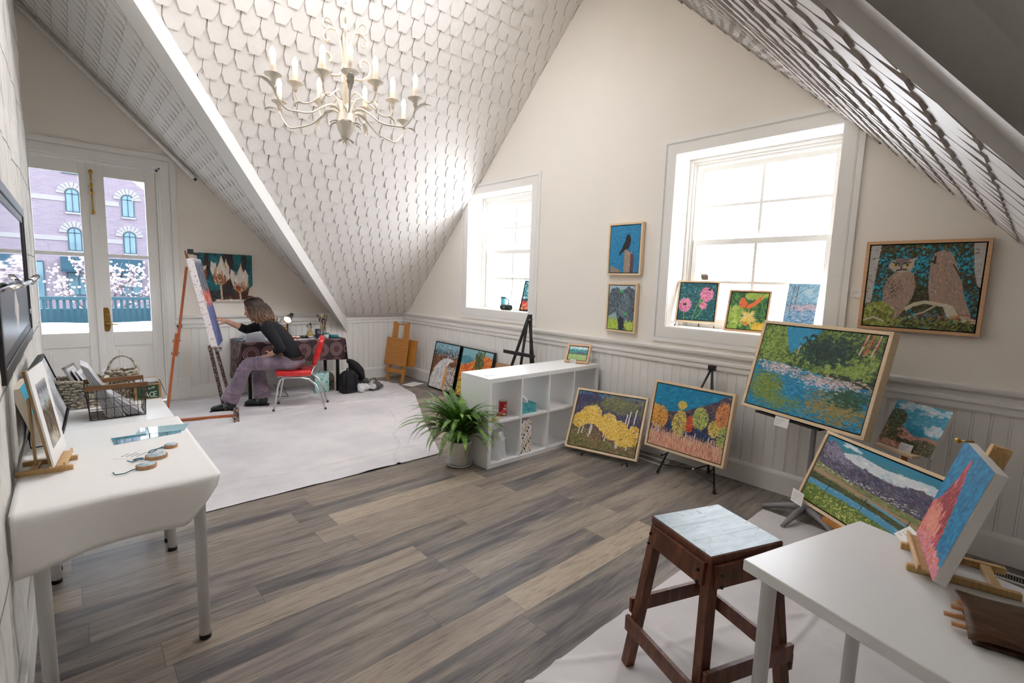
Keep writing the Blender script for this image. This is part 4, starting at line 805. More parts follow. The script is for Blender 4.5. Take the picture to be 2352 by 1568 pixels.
# --- wire basket of prints
M_wire = plain('brown_wire', '4a3a30', .4, .1, 60, .7); M_rim = wood('walnut_rim', '6a4628', '8a6038', .5, axis='X')
bx0, bx1, by0, by1, bz0, bz1 = .035, .302, 3.395, 3.625, .7415, .925
wb = thing('wire_basket', 'wire basket with wooden rim, full of prints on the left table', 'basket', loc((bx0+bx1)/2, (by0+by1)/2, bz0)); W = wb.matrix_world.copy()
mb = MB(W); rw = .0016
for k in range(8):
    x = bx0+.012+(bx1-bx0-.024)*k/7; ins = .018
    mb.tube([(x, by0, bz1), (x, by0+ins*.6, bz0+.012), (x, by0+ins, bz0+.002), (x, by1-ins, bz0+.002), (x, by1-ins*.6, bz0+.012), (x, by1, bz1)], rw, 5)
for k in range(6):
    y = by0+.02+(by1-by0-.04)*k/5; lo = .05 if 1 <= k <= 4 else .0
    mb.tube([(bx0, y, bz1-lo), (bx0+.014, y, bz0+.012), (bx0+.02, y, bz0+.002), (bx1-.02, y, bz0+.002), (bx1-.014, y, bz0+.012), (bx1, y, bz1-lo)], rw, 5)
for q in (.02, .35, .66):
    z = bz0+q*(bz1-bz0); i = .016*(1-q); mb.tube([(bx0+i, by0+i, z), (bx1-i, by0+i, z), (bx1-i, by1-i, z), (bx0+i, by1-i, z)], rw, 5, closed=True)
for x in (bx0, bx1): mb.tube([(x, by0, bz1-.01), (x, by0+.03, bz1-.05), (x, by1-.03, bz1-.05), (x, by1, bz1-.01)], .003, 6)
mb.build('wire_frame', M_wire, wb)
for y in (by0, by1):
    mb = MB(W); mb.box((bx0-.003, y-.006, bz1-.014), (bx1+.003, y+.006, bz1+.012)); mb.build('rim', M_rim, wb, bevel=.002)
# prints: thin sleeved boards leaning to the left
M_sleeve = plain('sleeved_print', 'dfe0e4', .25, .05, 20); M_backs = [plain('print_back_brown', '6a5a54', .5), plain('print_back_dark', '3a3434', .5), plain('print_back_grey', 'b9b4b8', .5)]
def sleeved(mat_b, w, h, pal, seed):
    mb = MB(); mb.box((0, 0, -.003), (w, h, -.0006)); me_o = mb.build('matted_print', mat_b)
    mb = MB(); mb.box((-.003, -.001, -.0006), (w+.003, h+.004, .0014)); mb.build('sleeve', M_sleeve, me_o)
    canvas('picture', art_photo(seed, pal, 120), .02, .02, w-.04, h-.04, .0018, .0004, me_o, M_paper, M_print); return me_o
PAL = [['d8d4da', 'b9a8a8', 'e4e0e4'], ['c9a8b0', 'e2d8d8', '8aa0b0'], ['7a8a9a', 'c0c8cc', 'e6e2dc']]
protoA = [sleeved(M_backs[k], .19, .315, PAL[k], 40+k) for k in range(3)]; protoB = [sleeved(M_backs[k], .16, .19, PAL[k], 50+k) for k in range(3)]
def put(o, used, M, label, group):
    if used: return copy_tree(o, M, label, group)
    o.matrix_world = M; tag(o, label, 'print', group); return o
def leanpose(x, y, z, th, rz=0):   # board standing on its lower edge along y, leaning towards -x
    return pose((x, y, z), PI/2+rz, th)
for k in range(15):
    th = R(17+k*.7); o = protoA[k % 3]
    put(o, k >= 3, leanpose(.118+k*.0058, 3.415+.004*(k % 3), bz0+.0065, th), 'tall sleeved print leaning at the left end of the wire basket', 'tall prints in the wire basket')
for k in range(14):
    th = R(34+k*1.0); o = protoB[k % 3]
    put(o, k >= 3, leanpose(.212+k*.0052, 3.43+.003*(k % 4), bz0+.0065, th), 'short sleeved print leaning at the right end of the wire basket', 'short prints in the wire basket')
# woven baskets
tw = NT('seagrass'); n1 = tw.noise(tw.obj(), 90, 4); tw.base(tw.ramp(n1, [(.3, '5a4e42'), (.5, 'b0a592'), (.7, 'e2dccd')])).set(Roughness=.8); M_grass = tw.m
def woven(name, label, c, rx, ry, h, handle=False, flare=1.25):
    t = thing(name, label, 'basket', loc(*c)); mb = MB(); rows = int(h/.017)
    for r_ in range(rows):
        q = r_/(rows-1); k = 1/flare+(1-1/flare)*q; ph_ = (r_ % 2)*PI/14
        pts = [((rx*k+.006*math.sin(14*a+ph_*14))*math.cos(a), (ry*k+.006*math.sin(14*a+ph_*14))*math.sin(a), .008+q*(h-.016)+.003*math.sin(7*a+r_)) for a in [2*PI*j/84 for j in range(84)]]
        mb.tube(pts, .010, 6, closed=True)
    mb.lathe([(.001, .004), (min(rx, ry)/flare, .004), (min(rx, ry)/flare, .008)], 24); b = mb.build('woven_body', M_grass, t)
    if handle:
        mb = MB()
        for s_ in (0, PI):
            pts = [(rx*.95*math.cos(a)+.003*math.cos(9*a*2+s_), .003*math.sin(9*a*2+s_), h-.015+.105*math.sin(a)) for a in [PI*j/40 for j in range(41)]]
            mb.tube(pts, .0055, 6)
        mb.build('handle', M_grass, t)
    return t
woven('woven_basket', 'round woven seagrass basket holding framed pictures, behind the wire basket', (.02, 3.86, .7415), .125, .12, .17)
woven('woven_basket', 'small woven basket with an arched handle, nearest the french door', (.232, 4.02, .7415), .078, .075, .175, True)
sp = thing('framed_print', 'grey framed picture sticking out of the round woven basket at left', 'print', pose((.05, 3.74, .775), R(78), R(24)))
mb = MB(); 
for (a, b, c, d) in ((0, 0, .2, .014), (0, .226, .2, .24), (0, 0, .014, .24), (.186, 0, .2, .24)): mb.box((a, b, -.012), (c, d, 0))
mb.build('frame', plain('pewter_frame', 'a8a6a4', .35, .1, 30, .5), sp, bevel=.001); canvas('picture', art_photo(61, ['e2e0e2', 'd4ccd0', 'f0eeee']), .012, .012, .176, .216, -.004, .006, sp, M_paper, M_print)
for k, (x, y, rz, th, w, h, pal) in enumerate(((.10, 3.80, -.2, 28, .15, .2, PAL[1]), (.075, 3.78, -.1, 25, .16, .21, PAL[2]))):
    p = sleeved(M_backs[k], w, h, pal, 70+k); put(p, False, leanpose(x, y, .775, R(th), rz), ('pale sleeved print in the woven basket, right one' if k == 0 else 'pale sleeved print in the woven basket, left one'), 'prints in the woven basket')
p = sleeved(M_backs[1], .1, .17, ['2a2e34', '3a4048', '2aa0a8'], 75); put(p, False, leanpose(.205, 3.97, .77, R(30), -.25), 'dark print standing in the small handled basket', None)
p = sleeved(M_backs[2], .12, .13, PAL[1], 76); put(p, False, leanpose(.245, 3.95, .765, R(44), -.2), 'pink toned print leaning in the small handled basket', None)
# green crate with cards
M_crate = wood('crate_wood', 'a07846', 'c49a62', .6, axis='X'); M_green = plain('chalk_green', '1f4a34', .7, .12, 40); M_letter = plain('letter_white', 'eceae2', .6)
cx0, cx1, cy0, cy1, cz0, cz1 = .275, .412, 3.83, 4.10, .7415, .838
cr = thing('wooden_crate', 'small wooden crate with green lettered front, full of cards', 'crate', loc((cx0+cx1)/2, (cy0+cy1)/2, cz0)); W = cr.matrix_world.copy()
mb = MB(W); mb.box((cx0, cy0, cz0), (cx1, cy0+.008, cz1)); mb.box((cx0, cy1-.008, cz0), (cx1, cy1, cz1)); mb.box((cx0, cy0+.008, cz0), (cx1, cy1-.008, cz0+.008))
for x0_, x1_ in ((cx0, cx0+.008), (cx1-.008, cx1)):
    for z0_, z1_ in ((cz0+.008, cz0+.042), (cz0+.05, cz1-.004)): mb.box((x0_, cy0+.008, z0_), (x1_, cy1-.008, z1_))
mb.build('box', M_crate, cr, bevel=.0015)
mb = MB(W); mb.box((cx0+.012, cy0-.0025, cz0+.006), (cx1-.014, cy0-.0005, cz1-.006)); sg = mb.build('sign_panel', M_green, cr)
def letter_strokes(mb, strokes, ox, oz, s, y, w=.0035):
    for st in strokes:
        for p, q in zip(st, st[1:]): mb.bar((ox+p[0]*s, y, oz+p[1]*s), (ox+q[0]*s, y, oz+q[1]*s), w, .0012, (0, 1, 0))
GL = {'A': [[(0, 0), (.35, 1), (.7, 0)], [(.15, .35), (.55, .35)]], 'C': [[(.6, .85), (.4, 1), (.15, .9), (0, .5), (.15, .1), (.4, 0), (.6, .15)]], 'E': [[(.55, 1), (0, 1), (0, 0), (.55, 0)], [(0, .5), (.45, .5)]]}
mb = MB(W)
for ch, ox in zip('ACE', (cx1-.088, cx1-.062, cx1-.040)): letter_strokes(mb, GL[ch], ox, cz0+.014, .031, cy0-.003)
pts = [(cx1-.085+.0016*k, cy0-.0032, cz0+.063+.006*math.sin(k*1.1)+.0004*k) for k in range(34)]
for a, b in ((0, 9), (11, 18), (20, 33)): mb.tube(pts[a:b], .0013, 5)
mb.build('lettering', M_letter, sg)
pc = [sleeved(M_backs[2], .105, .10, PAL[k], 80+k) for k in range(3)]
for k in range(14):
    put(pc[k % 3], k >= 3, frame((cx0+.014, cy0+.085+k*.0115, cz0+.0105), (1, 0, 0), (0, -.45, 1)), 'small white greeting card standing in the green crate', 'cards in the crate')
p = sleeved(M_backs[2], .07, .12, PAL[0], 84); put(p, False, frame((cx1+.035, cy0+.03, .7425), (0, 1, 0), (-.3, 0, 1)), 'single white card leaning against the outside of the green crate', None)

# --- flat things on the paper
tc = NT('glossy_teal'); n1 = tc.noise(tc.obj(), 14, 3); tc.base(tc.ramp(n1, [(.35, '0f6f86'), (.6, '3d9fb4')])).set(Roughness=.06); tc.b.inputs['Coat Weight'].default_value = 1.; M_gloss = tc.m
mb = MB(); mb.prism([(.118, 2.862), (.385, 2.905), (.402, 2.985), (.112, 2.985)], .7465, .7475); tag(mb.build('glossy_print', M_gloss, at=(.26, 2.93, .7465)), 'flat glossy blue sheet on the paper cover, the nearer of two', 'print')
mb = MB(); mb.prism([(.205, 2.975), (.405, 2.935), (.445, 3.056), (.235, 3.10)], .7478, .7486); tag(mb.build('glossy_print', plain('glossy_pale', '9fc4cc', .06, .1, 10), at=(.32, 3.01, .7478)), 'flat glossy pale blue sheet overlapping the other, farther back', 'print')
nc = thing('note_card', 'white handwritten card beside the wooden slices', 'card', loc(.175, 2.655, .7465, R(-33))); mb = MB(); mb.box((-.055, -.05, 0), (.055, .05, .0012)); mb.build('card', M_paper, nc)
mb = MB()
for k in range(4): mb.tube([(-.035+.02*k+.0008*j, -.03+.004*j, .0016+.0002*math.sin(j)) for j in range(12+(k % 2)*3)], .0011, 4)
mb.build('handwriting', plain('ink_blue_grey', '5a5f78', .7), nc)
M_bark = plain('birch_bark', 'b98f68', .8, .25, 60, bump=.4); ts = NT('pale_blue_disc'); n1 = ts.noise(ts.obj(), 60, 4); ts.base(ts.ramp(n1, [(.35, '8fb4c0'), (.6, 'd5e2e4')])).set(Roughness=.4); M_disc = ts.m; M_ribbon = plain('teal_ribbon', '176878', .6)
for (x, y, r_, rz, lab, rib) in ((.314, 2.68, .027, .2, 'smallest wood slice ornament with teal ribbon, farthest of three', [(0, 0), (-.03, -.01), (-.055, -.03), (-.075, -.03), (-.06, -.012), (-.03, .004), (-.005, .002)]),
                            (.246, 2.56, .041, .1, 'largest wood slice ornament with teal ribbon, middle of three', [(0, 0), (-.02, -.012), (-.045, .01), (-.03, .02), (-.01, .005), (-.05, -.01), (-.065, .005)]),
                            (.2, 2.452, .036, .3, 'wood slice ornament with teal ribbon, nearest the table edge', [(0, 0), (-.02, -.012), (-.05, -.02), (-.08, -.012), (-.078, .012), (-.07, .03)])):
    t = thing('wood_slice_ornament', lab, 'ornament', loc(x, y, .7465, rz)); mb = MB(); mb.prism([(r_*(1+.05*mnoise.noise((3*math.cos(a), 3*math.sin(a), x*50)))*math.cos(a), r_*.93*(1+.05*mnoise.noise((3*math.cos(a), 3*math.sin(a), x*50)))*math.sin(a)) for a in [2*PI*k/28 for k in range(28)]], 0, .0145); mb.build('slice', M_bark, t, bevel=.001)
    mb = MB(); mb.lathe([(.001, .0145), (r_*.86, .0145), (r_*.86, .0156), (.001, .0156)], 24, cap0=False, cap1=False); mb.build('painted_face', M_disc, t)
    mb = MB(); mb.tube([(-r_*.9+p, q, .004+.006*math.sin(k*1.3)**2) for k, (p, q) in enumerate(rib)], .0022, 6); mb.build('ribbon', M_ribbon, t)
# ================================================================= MIDDLE: shelf, fern, folding table, easels at the wall
SX0, SX1, SY0, SY1, SH = 2.518, 3.985, 2.998, 3.39, .775
sh = thing('cube_shelf', 'low white eight cube shelf standing out from the wall', 'shelf', loc((SX0+SX1)/2, (SY0+SY1)/2, 0)); W = sh.matrix_world.copy()
th = .038; thn = .016
mb = MB(W); mb.box((SX0, SY0, SH-th), (SX1, SY1, SH)); mb.build('top_panel', M_white, sh, bevel=.0015)
mb = MB(W); mb.box((SX0, SY0, 0), (SX1, SY1, th)); mb.build('bottom_panel', M_white, sh, bevel=.0015)
for a in (SX0, SX1-th):
    mb = MB(W); mb.box((a, SY0, th), (a+th, SY1, SH-th)); mb.build('side_panel', M_white, sh, bevel=.0015)
cw = (SX1-SX0-2*th-3*thn)/4; CXs = [SX0+th+k*(cw+thn) for k in range(4)]; zmid = SH/2
for k in range(1, 4):
    mb = MB(W); mb.box((CXs[k]-thn, SY0+.003, th), (CXs[k], SY1, SH-th)); mb.build('divider', M_white, sh)
for k in range(4):
    mb = MB(W); mb.box((CXs[k], SY0+.004, zmid-thn/2), (CXs[k]+cw, SY1, zmid+thn/2)); mb.build('shelf_board', M_white, sh)
ZB, ZM = th+.0005, zmid+thn/2+.0005
# contents
M_red = plain('red_tin', 'c02a2c', .35, .08, 20, .2); M_tinlid = plain('tin_lid', 'e6e2de', .4)
t = thing('tin', 'red tin standing in the upper left cube of the white shelf', 'tin', loc(2.80, 3.14, ZM)); mb = MB(); mb.lathe([(.036, 0), (.038, .002), (.038, .006), (.0365, .008), (.0365, .122), (.038, .124), (.038, .13)], 24); mb.build('can', M_red, t)
mb = MB(); mb.lathe([(.036, .130), (.037, .134), (.030, .135)], 24); mb.build('lid', M_tinlid, t)
mb = MB(); 
for a0, a1, z0, z1 in ((-2.2, -1.4, .045, .075), (-2.3, -1.5, .010, .026), (-1.9, -1.2, .09, .098)):
    mb.grid(lambda u, v: (.0369*math.cos(a0+(a1-a0)*u), .0369*math.sin(a0+(a1-a0)*u), z0+(z1-z0)*v), 8, 1)
mb.build('paper_label', M_paper, t)
t = thing('scraper', 'red handled tool lying in the upper left cube of the shelf', 'tool', loc(2.69, 3.06, ZM, .25)); mb = MB(); mb.tube([(-.03, 0, .04), (.0, 0, .046), (.08, 0, .058), (.085, 0, .059)], [.010, .013, .013, .009], 10); mb.build('handle', plain('red_plastic', 'c8202c', .3), t)
mb = MB(); mb.tube([(-.03, 0, .04), (-.09, 0, .022)], [.004, .003], 8); mb.build('shaft', M_steel, t)
tag((lambda m: (m.tube([(2.60, 3.045, ZM+.014), (2.66, 3.05, ZM+.014)], .014, 10), m.build('yellow_sponge', plain('yellow_foam', 'e3cf72', .9, .15, 60), bevel=.003, at=(2.63, 3.047, ZM)))[1])(MB()), 'yellow foam piece lying left of the red tin in the shelf', 'sponge')
mb = MB(); mb.lathe([(.012, 0), (.03, 0), (.03, .004), (.012, .004)], 24, (2.61, 3.022, ZM), cap0=False, cap1=False); tag(mb.build('tape_ring', plain('grey_ring', 'b8b8ba', .4), at=(2.61, 3.022, ZM)), 'flat grey ring lying at the front of the upper left cube', 'ring')
t = thing('paintbrush', 'long thin brush leaning upright inside the upper left shelf cube', 'brush', loc(2.585, 3.10, ZM)); mb = MB(); mb.tube([(0, 0, 0), (.002, .02, .12), (.003, .03, .18)], [.004, .005, .004], 8); mb.build('bristle', M_black, t); mb = MB(); mb.tube([(.003, .03, .18), (.005, .05, .30)], [.005, .003], 8); mb.build('handle', plain('brush_red', 'b5553a', .4), t)
# tissue box
tb = NT('tissue_pattern'); n1 = tb.noise(tb.scale(tb.obj(), (1, 1, .5)), 40, 3, .5, 1.5); tb.base(tb.ramp(n1, [(.45, '25a3ab'), (.5, '8fd2d2'), (.58, '178c98')])).set(Roughness=.5); M_tis = tb.m
t = thing('tissue_box', 'teal patterned tissue box with a tissue, in the upper shelf cube', 'box', loc(3.02, 3.12, ZM, -.12)); mb = MB(); mb.box((-.115, -.058, 0), (.115, .058, .085)); mb.build('carton', M_tis, t, bevel=.001)
mb = MB(); mb.grid(lambda u, v: ((u-.5)*.11+.012*math.sin(v*5), .03*math.sin(u*6+v*2)*(1-.4*v)-.005, .084+.075*v*(.75+.25*math.sin(u*3.1+.3))), 14, 8); mb.build('tissue', plain('tissue_white', 'f3f3f4', .9), t, thick=.001)
# sheet of papers in cube 3
for k in range(3):
    t = tag((lambda m: (m.prism([(-.13, -.1), (.13, -.1), (.13, .1), (-.13, .1)], 0, .0012), m.build('paper_sheet', M_paper))[1])(MB()), ('white paper sheet in the third cube of the shelf, ' + ('bottom one', 'middle one', 'top one')[k]), 'paper'); t.matrix_world = loc(CXs[2]+.165+.01*k, 3.13+.01*k, ZM+.0014*k, .05*k)
# plastic bag
mb = MB()
def bagf(u, v):
    a = 2*PI*u; zz = v; r_ = (.10*(1-.15*zz)*(1+.16*mnoise.noise((2*math.cos(a), 2*math.sin(a), 3*zz)))) if v < .75 else .085*(1-(v-.75)*1.2)*(1+.3*mnoise.noise((3*math.cos(a), 3*math.sin(a), 5*zz)))
    return (r_*1.1*math.cos(a), r_*.95*math.sin(a), .235*zz*(1+.12*mnoise.noise((2*math.cos(a)+5, 2*math.sin(a), 0)))+.0005)
mb.grid(bagf, 40, 20); tpb = NT('thin_plastic'); tpb.base('fafbfc').set(Roughness=.25, Alpha=.6); M_plastic = tpb.m
t = thing('plastic_bag', 'crumpled white plastic bag in the lower left shelf cube', 'bag', loc(2.70, 3.125, ZB)); mb.build('bag', M_plastic, t)
mb = MB(); mb.ball((0, 0, .095), (.082, .07, .085), 16, 10); mb.build('wadded_contents', plain('bag_contents', 'f6f7f8', .8, .1, 30), t)
mb = MB(); mb.prism([(.02*math.cos(a), .02*math.sin(a)) for a in [2*PI*k/16 for k in range(16)]], 0, .002, M=frame((.075, -.07, .13), (.7, .7, 0), (0, 0, 1))); mb.build('green_logo', plain('bag_green', '2fae7a', .5), t)
# patterned gift box
A = Art(60, 140, 90); A.grad([(0, 'f4f1ec'), (1, 'f4f1ec')]); pr_ = A.r
for j in range(11):
    for i in range(5):
        x, y = (i+.5*(j % 2))/5, j/11; c = ['3f4a58', 'e8b7ae', 'b3a23e', 'f4f1ec', 'e9cfc8'][(i*3+j*2) % 5]; 
        A.poly([(x, y), (x+.19, y), (x+.095, y+.085)] if (i+j) % 2 else [(x, y+.085), (x+.19, y+.085), (x+.095, y)], c)
t = thing('gift_box', 'tall white box with coloured triangle pattern in the lower shelf cube', 'box', loc(CXs[1]+.075, 3.015, ZB)); mb = MB(); mb.box((-.065, .0012, 0), (.065, .12, .31)); mb.build('carton', plain('box_white', 'f2efea', .5), t)
c = canvas('front_pattern', A, -.065, 0, .13, .31, 0, .001, t, M_paper, M_print); c.matrix_local = frame((0, 0, 0), (1, 0, 0), (0, 0, 1))
A2 = Art(60, 140, 91); A2.im = A.im[:, ::-1].copy(); c = canvas('side_pattern', A2, 0, 0, .115, .31, 0, .001, t, M_paper, M_print); c.matrix_local = frame((-.0652, .118, 0), (0, -1, 0), (0, 0, 1))
# on top: phone sized card, price card
mb = MB(); mb.box((-.045, -.02, 0), (.045, .02, .004)); o = mb.build('card_stack', plain('card_grey', 'd8d8d8', .4), bevel=.001); o.matrix_world = loc(2.62, 3.13, SH+.0003, .3); tag(o, 'flat pale card lying on the near end of the white shelf top', 'card')
def label_card(lab, M, w=.07, h=.045):
    t = thing('label_card', lab, 'label', M); mb = MB(); mb.box((0, 0, -.0008), (w, h, 0)); mb.build('card', M_paper, t)
    mb = MB()
    for k, q in enumerate((.75, .6, .45, .25)): mb.box((w*.1, h*q-.001, .0001), (w*(.75-.12*k), h*q+.001, .0004))
    mb.build('printed_lines', plain('print_grey', 'a9a9ad', .7), t); return t
label_card('folded white label card in front of the tiny barn painting', pose((3.755, 3.195, SH+.001), R(-66.5), R(-20)), .06, .045)

# fern -------------------------------------------------------------------
FX, FY = 2.405, 3.235
M_pot = plain('white_pot', 'e6e2da', .4, .02); M_clear = glass('clear_saucer', (.93, .95, .95))
fe = thing('potted_fern', 'bushy green fern in a white pot at the end of the shelf', 'plant', loc(FX, FY, 0))
mb = MB(); mb.lathe([(.005, .016), (.078, .016), (.085, .02), (.098, .2), (.104, .205), (.104, .222), (.096, .222), (.092, .19), (.005, .185)], 32); mb.build('pot', M_pot, fe)
mb = MB(); mb.lathe([(.005, .002), (.10, .002), (.118, .03), (.121, .031), (.104, .004), (.005, .006)], 32); mb.build('saucer', plain('saucer_clear', 'c9cdca', .12), fe)
mb = MB(); mb.lathe([(.005, .2), (.088, .198)], 20, cap0=False, cap1=False); mb.build('soil', plain('soil', '3a2c20', .95, .3, 80), fe)
tf = NT('fern_green'); oi = tf.noise(tf.obj(), 14, 2); tf.base(tf.ramp(oi, [(.3, '34591f'), (.5, '5d8a34'), (.7, '98b858')])).set(Roughness=.5); tf.b.inputs['Transmission Weight'].default_value = 0; M_fern = tf.m
fr_ = random.Random(5)
mb = MB()
def frond(az, L, rise, droop, w):
    n = int(L/.0135); d = Vector((math.cos(az), math.sin(az), 0)); side = Vector((-math.sin(az), math.cos(az), 0)); pts = []; p = Vector((d.x*.03, d.y*.03, .2)); el = rise
    for k in range(n+1):
        pts.append(p.copy()); t_ = k/n; e = el-(el+droop)*t_**1.25; p = p+(d*math.cos(e)+Vector((0, 0, 1))*math.sin(e))*(L/n)+side*.0012*math.sin(k*.3+az*5)
    mb.tube(pts, [.0018*(1-.7*k/n) for k in range(n+1)], 4, mi=1)
    for k in range(3, n):
        t_ = k/n; lw = w*math.sin(PI*min(1, t_*.92+.12))**.7*(1 if t_ < .85 else (1-t_)/.15+.12); tg_ = (pts[min(k+1, n)]-pts[k-1]).normalized(); up = side.cross(tg_)
        for s_ in (-1, 1):
            tip = pts[k]+side*s_*lw+tg_*lw*.25-up*lw*(.22+.15*fr_.random()); b = .0052
            a0 = pts[k]-tg_*b; a1 = pts[k]+tg_*b; m1 = pts[k]+(tip-pts[k])*.55
            mb.poly([a0, m1-tg_*b*1.05+up*.001, tip, m1+tg_*b*1.05+up*.001, a1])
for k in range(150):
    az = k*2.39996+fr_.uniform(-.25, .25); q = fr_.random()
    L = .40+.24*fr_.random(); rise = R(88-38*q*q+fr_.uniform(-6, 6)); droop = R(fr_.uniform(-15, 50) if q < .6 else fr_.uniform(35, 85))
    if k % 4 == 0: L = fr_.uniform(.46, .60); rise = R(fr_.uniform(80, 90)); droop = R(fr_.uniform(-35, 20))
    if math.cos(az) > .3: L *= (.8 if q > .5 else .9)
    frond(az, L, rise, droop, .027+.010*fr_.random())
for az, L in ((2.6, .56), (3.4, .5), (4.2, .48), (5.4, .46), (1.9, .44), (4.8, .52), (3.9, .55)): frond(az, L, R(64), R(88), .028)
mb.build('foliage', [M_fern, plain('fern_stem', '5a6a2c', .6)], fe)
mb = MB()
for k in range(5): mb.tube([(-.02+.012*k, -.10, .2), (-.02+.012*k, -.108, .17), (-.018+.012*k+.004*math.sin(k), -.106, .10-.02*(k % 3))], .0012, 4)
mb.build('dry_runners', plain('dry_brown', '9a7a50', .8), fe)

# folding wooden table leaning in the corner --------------------------------
M_honey = wood('honey_wood', 'a9692c', 'cf9248', .4, axis='X'); M_honeyZ = wood('honey_wood_upright', 'a9692c', 'd09850', .4, axis='Z')
ft = thing('folding_table', 'folded honey coloured wooden table leaning in the far corner', 'table', pose((3.60, 6.86, 0), R(-77), R(9)))   # x to the right, y up, z to the viewer
mb = MB(); mb.box((.0, .255, .03), (.475, .675, .055)); mb.build('tabletop', M_honey, ft, bevel=.006)
for (x0, x1, za) in ((.045, .10, -.012), (.375, .43, -.012)):
    mb = MB(); mb.hexa([(x0, .0, za), (x1, .0, za), (x1, .0, za+.025), (x0, .0, za+.025), (x0+.02*(1 if x0 < .2 else -1), .93, za), (x1+.02*(1 if x0 < .2 else -1), .93, za), (x1+.02*(1 if x0 < .2 else -1), .93, za+.025), (x0+.02*(1 if x0 < .2 else -1), .93, za+.025)]); mb.build('leg', M_honeyZ, ft, bevel=.004)
for (x0, x1) in ((.125, .17), (.305, .35)):
    mb = MB(); mb.box((x0, .24, -.012), (x1, .91, .013)); mb.build('leg', M_honeyZ, ft, bevel=.004)
mb = MB(); mb.box((.02, .13, .014), (.44, .2, .03)); mb.build('stretcher', M_honey, ft, bevel=.004)
mb = MB(); mb.cyl((.1, .89, .0), (.375, .89, .0), .009); mb.build('dowel', M_honey, ft)
mb = MB(); mb.box((.22, .262, -.052), (.575, .668, -.030)); mb.build('rear_panel', M_honey, ft, bevel=.004)
mb = MB(); mb.prism([(-.14, -.1), (.14, -.1), (.14, .1), (-.14, .1)], .0005, .0018); o = mb.build('paper_sheet', M_paper); o.matrix_world = loc(3.78, 6.30, 0, .35); tag(o, 'white paper sheet on the floor under the folded table', 'paper')
# cardboard and black easel behind the shelf
mb = MB(); mb.box((0, 0, -.006), (.5, .56, 0)); o = mb.build('cardboard_sheet', plain('cardboard', 'b58e66', .85, .06, 20)); o.matrix_world = pose((3.93, 4.72, .001), H90, R(9)); tag(o, 'brown cardboard sheet leaning on the wainscot behind the shelf', 'cardboard')
be = thing('easel', 'tall black wooden easel standing behind the white shelf', 'easel', loc(3.72, 3.86, 0)); W = be.matrix_world.copy()
top = Vector((3.80, 3.86, 1.19))
for nm, foot in (('leg', (3.60, 4.19, 0)), ('leg', (3.60, 3.56, 0)), ('rear_leg', (3.99, 3.86, 0))):
    mb = MB(W); d = Vector(foot)-top; mb.bar(top-d*.03+Vector((0, .02*(1 if foot[1] > 3.9 else -1 if foot[1] < 3.8 else 0), 0)), foot, .032, .018, (1, 0, 0)); mb.build(nm, M_blackwood, be, bevel=.002)
mb = MB(W); mb.bar((3.77, 3.86, 1.17), (3.655, 3.86, .42), .032, .014, (1, 0, 0)); mb.build('center_post', M_blackwood, be, bevel=.002)
mb = MB(W); mb.box((3.64, 3.64, .775), (3.69, 4.10, .80)); mb.box((3.635, 3.64, .775), (3.645, 4.10, .815)); mb.build('ledge', M_blackwood, be, bevel=.002)
mb = MB(W); mb.cyl((3.77, 3.83, 1.17), (3.82, 3.83, 1.17), .006); mb.ball((3.76, 3.82, 1.17), .01); mb.build('bolt', M_steel, be)
mb = MB(); mb.box((0, 0, -.006), (.035, .62, 0)); rl_ = mb.build('wooden_ruler', wood('ruler_wood', 'd8b87c', 'ecd29c', .5, axis='Y'), bevel=.001); rl_.matrix_world = pose((3.945, 3.45, .29), H90, R(6)); rl_.matrix_world = pose((3.93, 3.475, .001), H90, R(6)); rl_.scale = (1, 1.46, 1); tag(rl_, 'pale wooden ruler leaning on the wainscot right of the black easel', 'ruler')

# display stands ---------------------------------------------------------------
def telescopic(name, label, feet, top, ledge, mat=M_black, r=.009, group=None, tips=M_black, brace=None):
    """tripod easel: feet = two front and one rear point, top, ledge z and reach"""
    t = thing(name, label, 'easel', loc(*((Vector(feet[0])+Vector(feet[1])+Vector(feet[2]))/3)[:2], 0)); W = t.matrix_world.copy(); top = Vector(top)
    for f in feet:
        f = Vector(f); mb = MB(W); d = (top-f); mb.tube([f+d*.03, f+d*.45], r*.8, 8); mb.tube([f+d*.43, top], r, 8); lg = mb.build('leg', mat, t)
        mb = MB(W); mb.tube([f+Vector((0, 0, .002)), f+d*.05], r*1.25, 10); mb.build('foot_tip', tips, lg)
    mb = MB(W); mb.box((top.x-.018, top.y-.03, top.z-.03), (top.x+.018, top.y+.03, top.z+.012)); mb.build('head', mat, t, bevel=.003)
    if brace:
        c_ = (Vector(feet[0])+Vector(feet[1])+Vector(feet[2]))/3; c_.z = brace
        mb = MB(W)
        for f in feet: f = Vector(f); mb.tube([f+(top-f)*.08, c_], r*.6, 6)
        mb.build('brace', mat, t); mb = MB(W); mb.lathe([(.012, -.012), (.016, 0), (.012, .012)], 10, c_); mb.build('hub', M_chrome, t)
    for f in feet[:2]:
        f = Vector(f); k = (ledge-f.z)/(top.z-f.z); p = f+(top-f)*k; mb = MB(W); out = Vector((-.085, (f.y-top.y)*.02, -.004)); mb.tube([p, p+out, p+out+Vector((0, 0, .016))], r*.7, 6); mb.build('support_arm', mat, t)
    return t
telescopic('tripod_easel', 'black metal tripod easel holding the autumn trees painting', [(3.635, 2.064, 0), (3.60, 1.55, 0), (3.98, 1.78, 0)], (3.93, 1.80, .93), .175, brace=.09)
telescopic('tripod_easel', 'low grey metal easel holding the aspen painting near the shelf', [(3.43, 2.735, 0), (3.535, 2.30, 0), (3.86, 2.68, 0)], (3.86, 2.65, .50), .03, mat=M_steel, r=.006)
